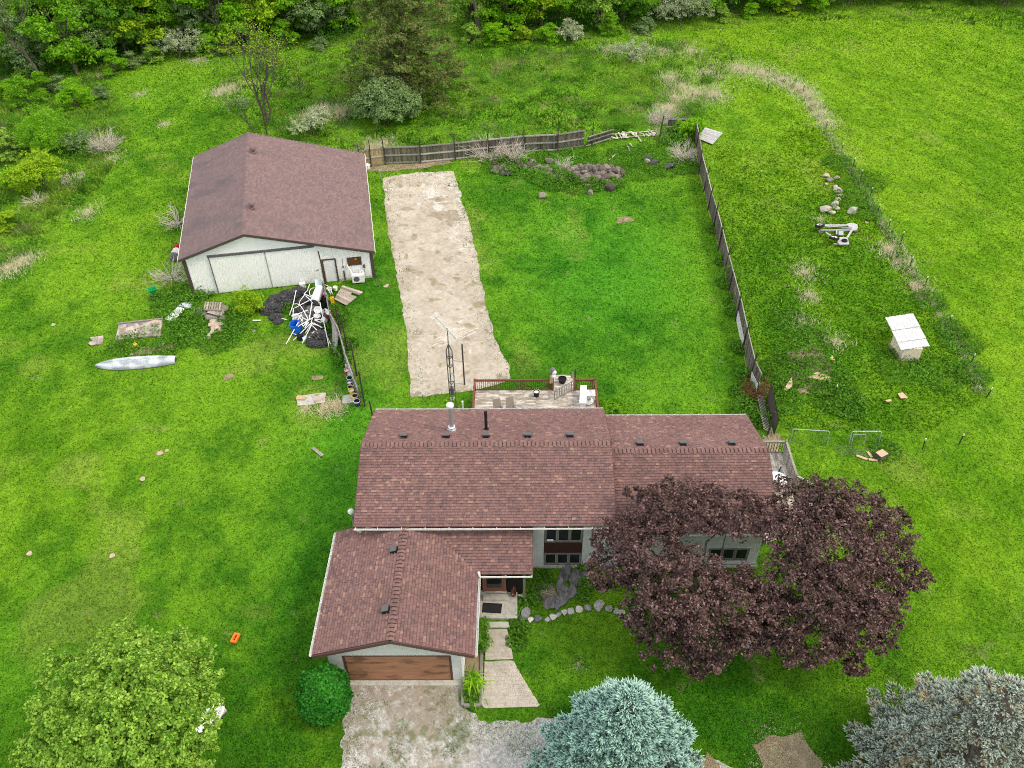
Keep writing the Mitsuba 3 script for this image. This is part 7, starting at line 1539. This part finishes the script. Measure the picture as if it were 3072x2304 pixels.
W1 = [((-25.12, 50.62), 1.5, 900, .7), ((-24.02, 50.29), 1.1, 600, .6), ((-24.63, 49.17), 1.3, 700, .5), ((-23.93, 48.46), 1.6, 900, .4), ((-21.76, 47.74), 1.6, 800, .35), ((-21.55, 50.48), 1.3, 700, .6), ((-21.26, 49.34), 1.3, 700, .4), ((-26.48, 52.13), 1.7, 900, .5), ((-25.90, 53.45), 1.6, 900, .6), ((-25.12, 52.55), 1.2, 600, .6), ((-24.49, 53.77), 1.0, 500, .7), ((-26.57, 47.50), 2.2, 900, .3), ((-28.39, 47.13), 1.3, 600, .45), ((-25.13, 47.39), 1.4, 500, .3), ((-27.37, 52.91), 1.2, 600, .5), ((-20.43, 48.52), 1.5, 500, .3),
      ((-1.62, 74.57), 2.0, 1200, .6), ((-0.12, 73.58), 1.8, 900, .5), ((2.29, 72.13), 1.8, 1200, .6), ((3.12, 70.59), 1.4, 900, .55), ((4.38, 71.32), 1.3, 900, .6), ((5.26, 70.11), 1.5, 900, .5), ((6.93, 70.38), 1.2, 800, .55), ((8.74, 70.64), .9, 500, .5), ((3.57, 72.88), 1.2, 700, .5), ((1.26, 76.32), 2.0, 800, .5), ((4.46, 76.59), 3.0, 1200, .4), ((8.53, 75.02), 2.6, 1000, .45), ((10.98, 73.37), 2.4, 1200, .5), ((10.53, 76.30), 2.2, 900, .5), ((-2.70, 76.23), 1.6, 600, .5),
      ((15.25, 79.91), 1.8, 1300, .9), ((16.05, 79.21), 1.5, 1000, .7), ((13.56, 73.85), 2.0, 900, .4), ((15.55, 73.81), 1.6, 900, .4), ((12.21, 77.03), 2.2, 900, .4),
      ((15.96, 54.56), 1.0, 700, 1.0), ((15.82, 52.00), .7, 400, .6), ((15.57, 50.69), .6, 300, .5), ((15.50, 46.47), .8, 500, .6), ((15.23, 43.58), .8, 500, .6), ((14.76, 41.77), 1.0, 700, .6), ((14.58, 39.90), 1.2, 900, .7), ((15.19, 39.20), .9, 500, .6), ((16.43, 62.51), .8, 400, .5), ((16.15, 57.49), .7, 400, .6),
      ((31.15, 70.67), 2.4, 1500, .6), ((29.44, 67.27), 1.8, 1100, .55), ((29.86, 65.10), 1.5, 800, .5), ((30.23, 74.36), 1.6, 900, .6), ((27.16, 65.95), 1.0, 400, .3),
      ((20.28, 43.43), 2.0, 1300, .5), ((20.70, 41.25), 1.8, 1300, .6), ((19.41, 45.75), 2.0, 1000, .5), ((17.87, 43.78), 1.8, 1100, .5), ((16.84, 41.13), 1.6, 800, .4), ((21.09, 40.50), 1.4, 900, .5), ((20.50, 47.48), 1.6, 700, .5), ((19.67, 49.49), 1.5, 500, .45), ((25.99, 44.35), 2.0, 1000, .35), ((28.16, 43.68), 2.0, 1000, .4), ((31.02, 47.02), 1.6, 900, .5), ((30.92, 48.45), 1.2, 600, .5), ((30.44, 43.66), 1.4, 700, .4), ((30.62, 51.86), 1.4, 700, .5), ((22.26, 36.44), 1.0, 400, .4),
      ((-13.49, 49.65), .9, 500, .7), ((-14.06, 49.07), .6, 300, .6), ((-13.77, 50.54), .8, 400, .6), ((-17.41, 51.43), .6, 250, .4), ((-12.85, 46.66), .8, 500, .5), ((-12.32, 45.28), .6, 300, .4), ((-13.70, 50.77), .9, 500, .5), ((-12.37, 47.26), .8, 400, .5),
      ((3.21, 27.69), .35, 260, .4), ((3.31, 26.61), .5, 260, .3), ((3.18, 25.97), .4, 240, .3), ((0.59, 25.87), .5, 200, .25), ((-0.11, 24.56), .6, 260, .2), ((-0.17, 24.21), .6, 300, .2), ((-0.29, 23.32), .6, 260, .15), ((0.86, 26.92), .8, 300, .2), ((0.21, 25.57), .5, 200, .25), ((-9.19, 19.19), .5, 220, .3), ((-2.48, 20.21), .5, 260, .3), ((2.32, 26.54), .2, 90, .3)]
for poly_, nn_ in ((ROUGH_LEFT, 130), (BACK_MEADOW, 90)):
    q = scatter(6000, 1.0, rw_, 50, 115); q = q[inside(poly_, q)][:nn_]
    W1 += [((x, y), rw_.uniform(.5, 1.5), int(rw_.uniform(60, 260)), rw_.uniform(.5, 1.0)) for x, y in q]
DGL = []
for (x0, y0, _), (x1, y1, _) in zip(line[:-1], line[1:]):
    for t in np.linspace(0, 1, 5)[:-1]: W1.append(((x0 + (x1 - x0) * t - .3, y0 + (y1 - y0) * t), rw_.uniform(.3, .6), 50, .35)); DGL.append(((x0 + (x1 - x0) * t - .2, y0 + (y1 - y0) * t), .5, 110, .3))
C_, N_ = weed_pts(W1, rw_); v, f, uv = leaf_quads(C_, N_, .17, rw_, .6, .1, .6); stuff('weeds', (v, f), 'weed_leaf', 'broad leaved green weeds round the rubble, stones and fences', 'weeds', uv=uv)
Pp = scatter(60000, 1.3, rw_, 36, 100); Pp = Pp[inside(PEN, Pp) & (meshkit.fbm(np.c_[Pp * .35, Pp[:, :1] * 0], 3) > .42)]
v, f, uv = leaf_quads(np.c_[Pp, .04 + .14 * rw_.random(len(Pp))], np.tile([0, 0, 1.0], (len(Pp), 1)), .15, rw_, .7, .1, .6); stuff('clover', (v, f), 'clover_leaf', 'low leafy green ground cover filling the wire fenced pen', 'ground cover', uv=uv)
DG = [((25.66, 98.10), 3.0, 900), ((28.02, 96.63), 2.6, 900), ((29.65, 94.54), 2.4, 900), ((30.97, 92.52), 2.0, 900), ((31.25, 90.59), 1.6, 700), ((31.36, 88.12), 1.6, 500), ((31.46, 85.74), 1.6, 500), ((31.56, 83.45), 1.6, 400), ((19.16, 90.88), 2.6, 900), ((17.92, 92.85), 2.2, 700), ((21.18, 90.84), 2.6, 900), ((16.96, 89.68), 2.0, 800), ((15.88, 87.27), 1.7, 800), ((17.26, 95.53), 2.0, 600), ((21.69, 96.80), 3.5, 800), ((17.33, 104.28), 3.0, 500), ((10.61, 104.78), 2.5, 450), ((14.36, 102.82), 3.0, 450), ((20.69, 104.18), 3.0, 500),
      ((-33.44, 92.79), 1.8, 700), ((-32.73, 94.09), 1.6, 500), ((-21.16, 88.11), 2.2, 700), ((-18.97, 86.87), 2.0, 700), ((-22.73, 85.78), 2.2, 500), ((-14.90, 78.52), 2.0, 900), ((-13.61, 79.32), 1.6, 600), ((-41.38, 57.36), 1.6, 600), ((-40.69, 58.37), 1.6, 500), ((-38.37, 66.18), 1.5, 300), ((-49.21, 97.92), 1.4, 250), ((-37.31, 84.38), 1.0, 150), ((-42.70, 92.37), 1.2, 200), ((-38.89, 102.76), 2, 400), ((22.20, 55.87), 1.6, 350), ((21.75, 52.74), 1.2, 300), ((20.53, 49.27), 1.4, 300), ((29.98, 59.14), 1.6, 500), ((30.40, 57.09), 1.4, 400), ((30.36, 53.87), 1.3, 350), ((22.10, 47.09), 1.2, 250), ((-12.22, 40.69), 1.0, 500), ((-12.95, 40.52), .9, 400), ((-14.14, 40.40), .6, 150), ((15.23, 36.81), 1.0, 300), ((-21.59, 59.51), .1, 5), ((25.64, 63.99), .8, 100), ((14.22, 81.32), 1.5, 300), ((3.75, 73.28), 1.6, 250), ((6.35, 73.05), 1.4, 200), ((-40.06, 76.50), 1.5, 300), ((-41.88, 71.36), 1.3, 250), ((11.51, 17.36), 1.5, 1500, .08), ((11.88, 16.34), 1.5, 900, .08), ((11.25, 17.99), 1.0, 500, .08), ((2.70, 22.03), .5, 160, .06), ((1.23, 26.33), .5, 160, .06), ((-12.05, 40.60), .9, 500, .12)]
Pd, Hd = [], []
for c, r, n, *hh_ in DG + DGL:
    n = int(n * 1.0); a = rw_.random(n) * 6.283; q = r * np.abs(rw_.normal(0, .55, n)); Pd.append(np.c_[c[0] + q * np.cos(a), c[1] + q * np.sin(a) * 1.2]); Hd.append(np.full(n, hh_[0] if hh_ else .26 + .10 * min(r, 2)))
v, f, uv = blades(np.vstack(Pd), np.hstack(Hd), .05, rw_, (.2, 1.2)); stuff('dry_grass', (v, f), 'dry_blade', 'tan dead grass along the wire fence and the meadow edges', 'grass', uv=uv)
# day lilies in the planter
DL = thing('daylily', 'clump of bright green strap leaved day lilies in the planter bed', 'plant'); b = MB(); c = (-2.35, 20.88)
for i in range(70):
    a = rw_.random() * 6.283; L = rw_.uniform(.45, .8); o = A3(c[0] + rw_.normal(0, .16), c[1] + rw_.normal(0, .3), .1); d = A3(math.cos(a), math.sin(a), 0); s = A3(-d[1], d[0], 0) * .022
    p = [o, o + d * L * .3 + A3(0, 0, L * .62), o + d * L * .72 + A3(0, 0, L * .6), o + d * L * .98 + A3(0, 0, L * .3)]; b.add(np.array([p[0] - s, p[0] + s, p[1] - s, p[1] + s, p[2] - s, p[2] + s, p[3]]), [[0, 1, 3], [0, 3, 2], [2, 3, 5], [2, 5, 4], [4, 5, 6]], (rw_.random(), 0))
part(DL, 'leaf', b.mesh(), 'leaf_fresh', uv=b.uv(), stuff=True)

# ---------------------------------------------------------------- the woods: a few kinds, many trees
KINDS = []
for i, (leaf, h, r, n, sz) in enumerate((('leaf_fresh', 11, 3.6, 10500, .34), ('leaf_mid', 13, 4.0, 11500, .34), ('leaf_dark', 12, 3.6, 10500, .32), ('leaf_lime', 10, 3.2, 9500, .34), ('leaf_olive', 8, 3.0, 8000, .28), ('leaf_yellow', 9, 2.8, 8000, .34))):
    rs_ = np.random.default_rng(200 + i); lob = []
    for j in range(18):
        t = rs_.random(); z = h * (.12 + .82 * t); R = r * math.sin(math.pi * min(1, .22 + .72 * t)) * rs_.uniform(.35, .95); a = rs_.random() * 6.283; lob.append((A3(R * math.cos(a), R * math.sin(a), z), r * rs_.uniform(.28, .5)))
    g = f'woodland_kind_{i}'; tr_ = limbs((0, 0, 0), [c - A3(0, 0, .4) for c, _ in lob[:12]], .22, rs_, 6, .5); v, f, uv = lobed_crown(lob, n, sz, rs_, clump=.55, per=34, shell=(.5, 1.15))
    scene[g] = {'type': 'shapegroup', 'trunk': ply(tr_.mesh(), 'bark'), 'crown': ply((v, f), leaf, False, uv)}; KINDS.append(g)
rt = np.random.default_rng(222)
kind_words = ['fresh green tree', 'mid green tree', 'dark green tree', 'lime green tree', 'grey olive tree', 'yellow green tree']
EDGE = [(-60.63, 97.23), (-60.69, 100.37), (-56.96, 96.31), (-56.47, 100.26), (-52.94, 97.04), (-51.42, 100.13), (-49.45, 101.55), (-48.73, 104.26), (-46.39, 103.27), (-44.42, 105.07), (-43.08, 106.30), (-40.85, 105.60), (-39.65, 107.49), (-36.83, 104.55), (-36.04, 108.20), (-33.29, 106.50), (-31.14, 108.55), (-28.74, 106.85), (-27.23, 109.60), (-24.43, 107.05), (-22.71, 108.96), (-21.69, 111.98), (-6.62, 109.83), (-4.61, 111.47), (-2.49, 109.03), (0.44, 110.97), (3.07, 109.20), (6.70, 111.81), (9.90, 110.69), (13.32, 112.66), (16.56, 112.21), (19.21, 114.25), (22.99, 115.21), (25.83, 115.85), (28.77, 116.86), (31.97, 117.51), (35.20, 118.15), (38.46, 118.81), (41.74, 119.47), (44.74, 120.14), (48.38, 120.80), (51.61, 121.08), (54.85, 121.37), (58.43, 120.85), (61.98, 120.34), (65.33, 119.45), (68.25, 119.74)]
order_ = [1, 0, 4, 2, 1, 4, 2, 0, 5, 0, 1, 4, 2, 0, 3, 5, 1, 0, 2, 4, 0, 3, 3, 1, 0, 0, 5, 1, 3, 2, 1, 4, 0, 1, 2, 0, 5, 1, 3, 5, 2, 0, 1, 2, 1, 4, 2]


def woodland(p, kind, s, where):
    k = thing('woodland_tree', f'{kind_words[kind]}, {where}', 'tree', 'trees of the woods')
    scene[k] = {'type': 'instance', 'to_world': T().translate([float(p[0]), float(p[1]), 0]).rotate([0, 0, 1], float(rt.random() * 360)).scale([float(s), float(s), float(s * rt.uniform(.9, 1.1))]), 'shapegroup': {'type': 'ref', 'id': KINDS[kind]}}


seen_ = {}


def place_label(kind, row, side):
    k = seen_[(kind, row, side)] = seen_.get((kind, row, side), 0) + 1; return f"{ORD[k - 1]} of its kind from the left in {row}, {side} woods"


for i, (p, kd) in enumerate(zip(EDGE, order_)):
    side = 'left' if p[0] < -25 else 'middle' if p[0] < 10 else 'right'
    woodland((p[0] + rt.normal(0, .5), p[1] + 2.2 + rt.normal(0, .5)), kd, rt.uniform(.75, 1.05), place_label(kd, 'front row', side))
for row, off in (('second row', 9.0), ('back row', 16.0)):
    for i in range(0, len(EDGE), 2):
        p = EDGE[i]; p = (p[0] + rt.normal(0, 1.5), p[1] + off + rt.normal(0, 1.2))
        if p[1] > 126: continue
        side = 'left' if p[0] < -25 else 'middle' if p[0] < 10 else 'right'; kd = int(rt.choice([0, 1, 2, 0, 3]))
        woodland(p, kd, rt.uniform(.9, 1.2), place_label(kd, row, side))
SH = [((-57.16, 91.43), 'left'), ((-53.69, 88.86), 'left'), ((-46.69, 91.18), 'left'), ((-50.18, 76.69), 'left'), ((-46.56, 69.67), 'left'), ((-44.20, 63.13), 'left'), ((-48.07, 88.12), 'left'), ((-47.56, 97.88), 'left'), ((-46.21, 100.28), 'left'), ((-44.18, 101.70), 'left'), ((-38.09, 103.96), 'left'), ((-35.39, 104.51), 'left'), ((-32.16, 105.36), 'left'), ((-29.41, 105.91), 'left'), ((-24.73, 105.46), 'left'), ((-5.91, 106.84), 'middle'), ((-3.03, 106.44), 'middle'), ((0.43, 107.63), 'middle'), ((3.30, 106.90), 'middle'), ((11.58, 109.62), 'middle'), ((16.07, 110.50), 'middle'), ((26.48, 114.38), 'right'), ((30.37, 115.70), 'right'), ((35.46, 116.65), 'right'), ((40.10, 117.99), 'right'), ((-53.78, 92.63), 'left'), ((-51.93, 93.24), 'left'), ((-56.78, 94.68), 'left')]
for i, (c, side) in enumerate(SH):
    kd = [0, 1, 4, 3, 0, 5][i % 6]; k = thing('woodland_shrub', f'{kind_words[kd].replace("tree", "shrub")}, {place_label(kd + 10, "shrub row", side)}', 'shrub', 'shrubs along the woods'); s_ = rt.uniform(.22, .36)
    scene[k] = {'type': 'instance', 'to_world': T().translate([float(c[0]), float(c[1]) + .6, -.6]).rotate([0, 0, 1], float(rt.random() * 360)).scale([float(s_ * 1.5), float(s_ * 1.5), float(s_)]), 'shapegroup': {'type': 'ref', 'id': KINDS[kd]}}
for (c, h), l_ in zip((((-48.54, 116.01), 10), ((-29.19, 116.68), 9), ((-22.95, 119.29), 9), ((-5.75, 113.24), 9), ((-5.14, 109.45), 7)), ('left of the middle of the left woods', 'at the right end of the left woods', 'behind the tall pine', 'in the woods right of the tall pine', 'at the wood edge right of the tall pine')):
    single('dead_tree', MB().tube([(*c, -.1), (c[0] + rt.normal(0, .3), c[1], h * .5), (c[0] + rt.normal(0, .6), c[1], h)], [.3, .22, .12], 8).mesh(), 'bark', f'dark bare trunk {l_}', 'tree', 'bare trunks in the woods', smooth=True)
P = []
U = rt.random((3200, 2)); ei = (U[:, 0] * (len(EDGE) - 1)); i0 = ei.astype(int); E_ = np.array(EDGE); q = E_[i0] + (E_[np.minimum(i0 + 1, len(E_) - 1)] - E_[i0]) * (ei - i0)[:, None] + np.c_[np.zeros(3200), U[:, 1] ** .8 * 9 - .5]
und = [((x, y), 1.0, 12, 1.6) for x, y in q]
C_, N_ = weed_pts(und, rt); v, f, uv = leaf_quads(C_, N_, .26, rt, .6, .1, .6); stuff('undergrowth', (v, f), 'weed_dark', 'dark green undergrowth along the foot of the woods', 'undergrowth', uv=uv)
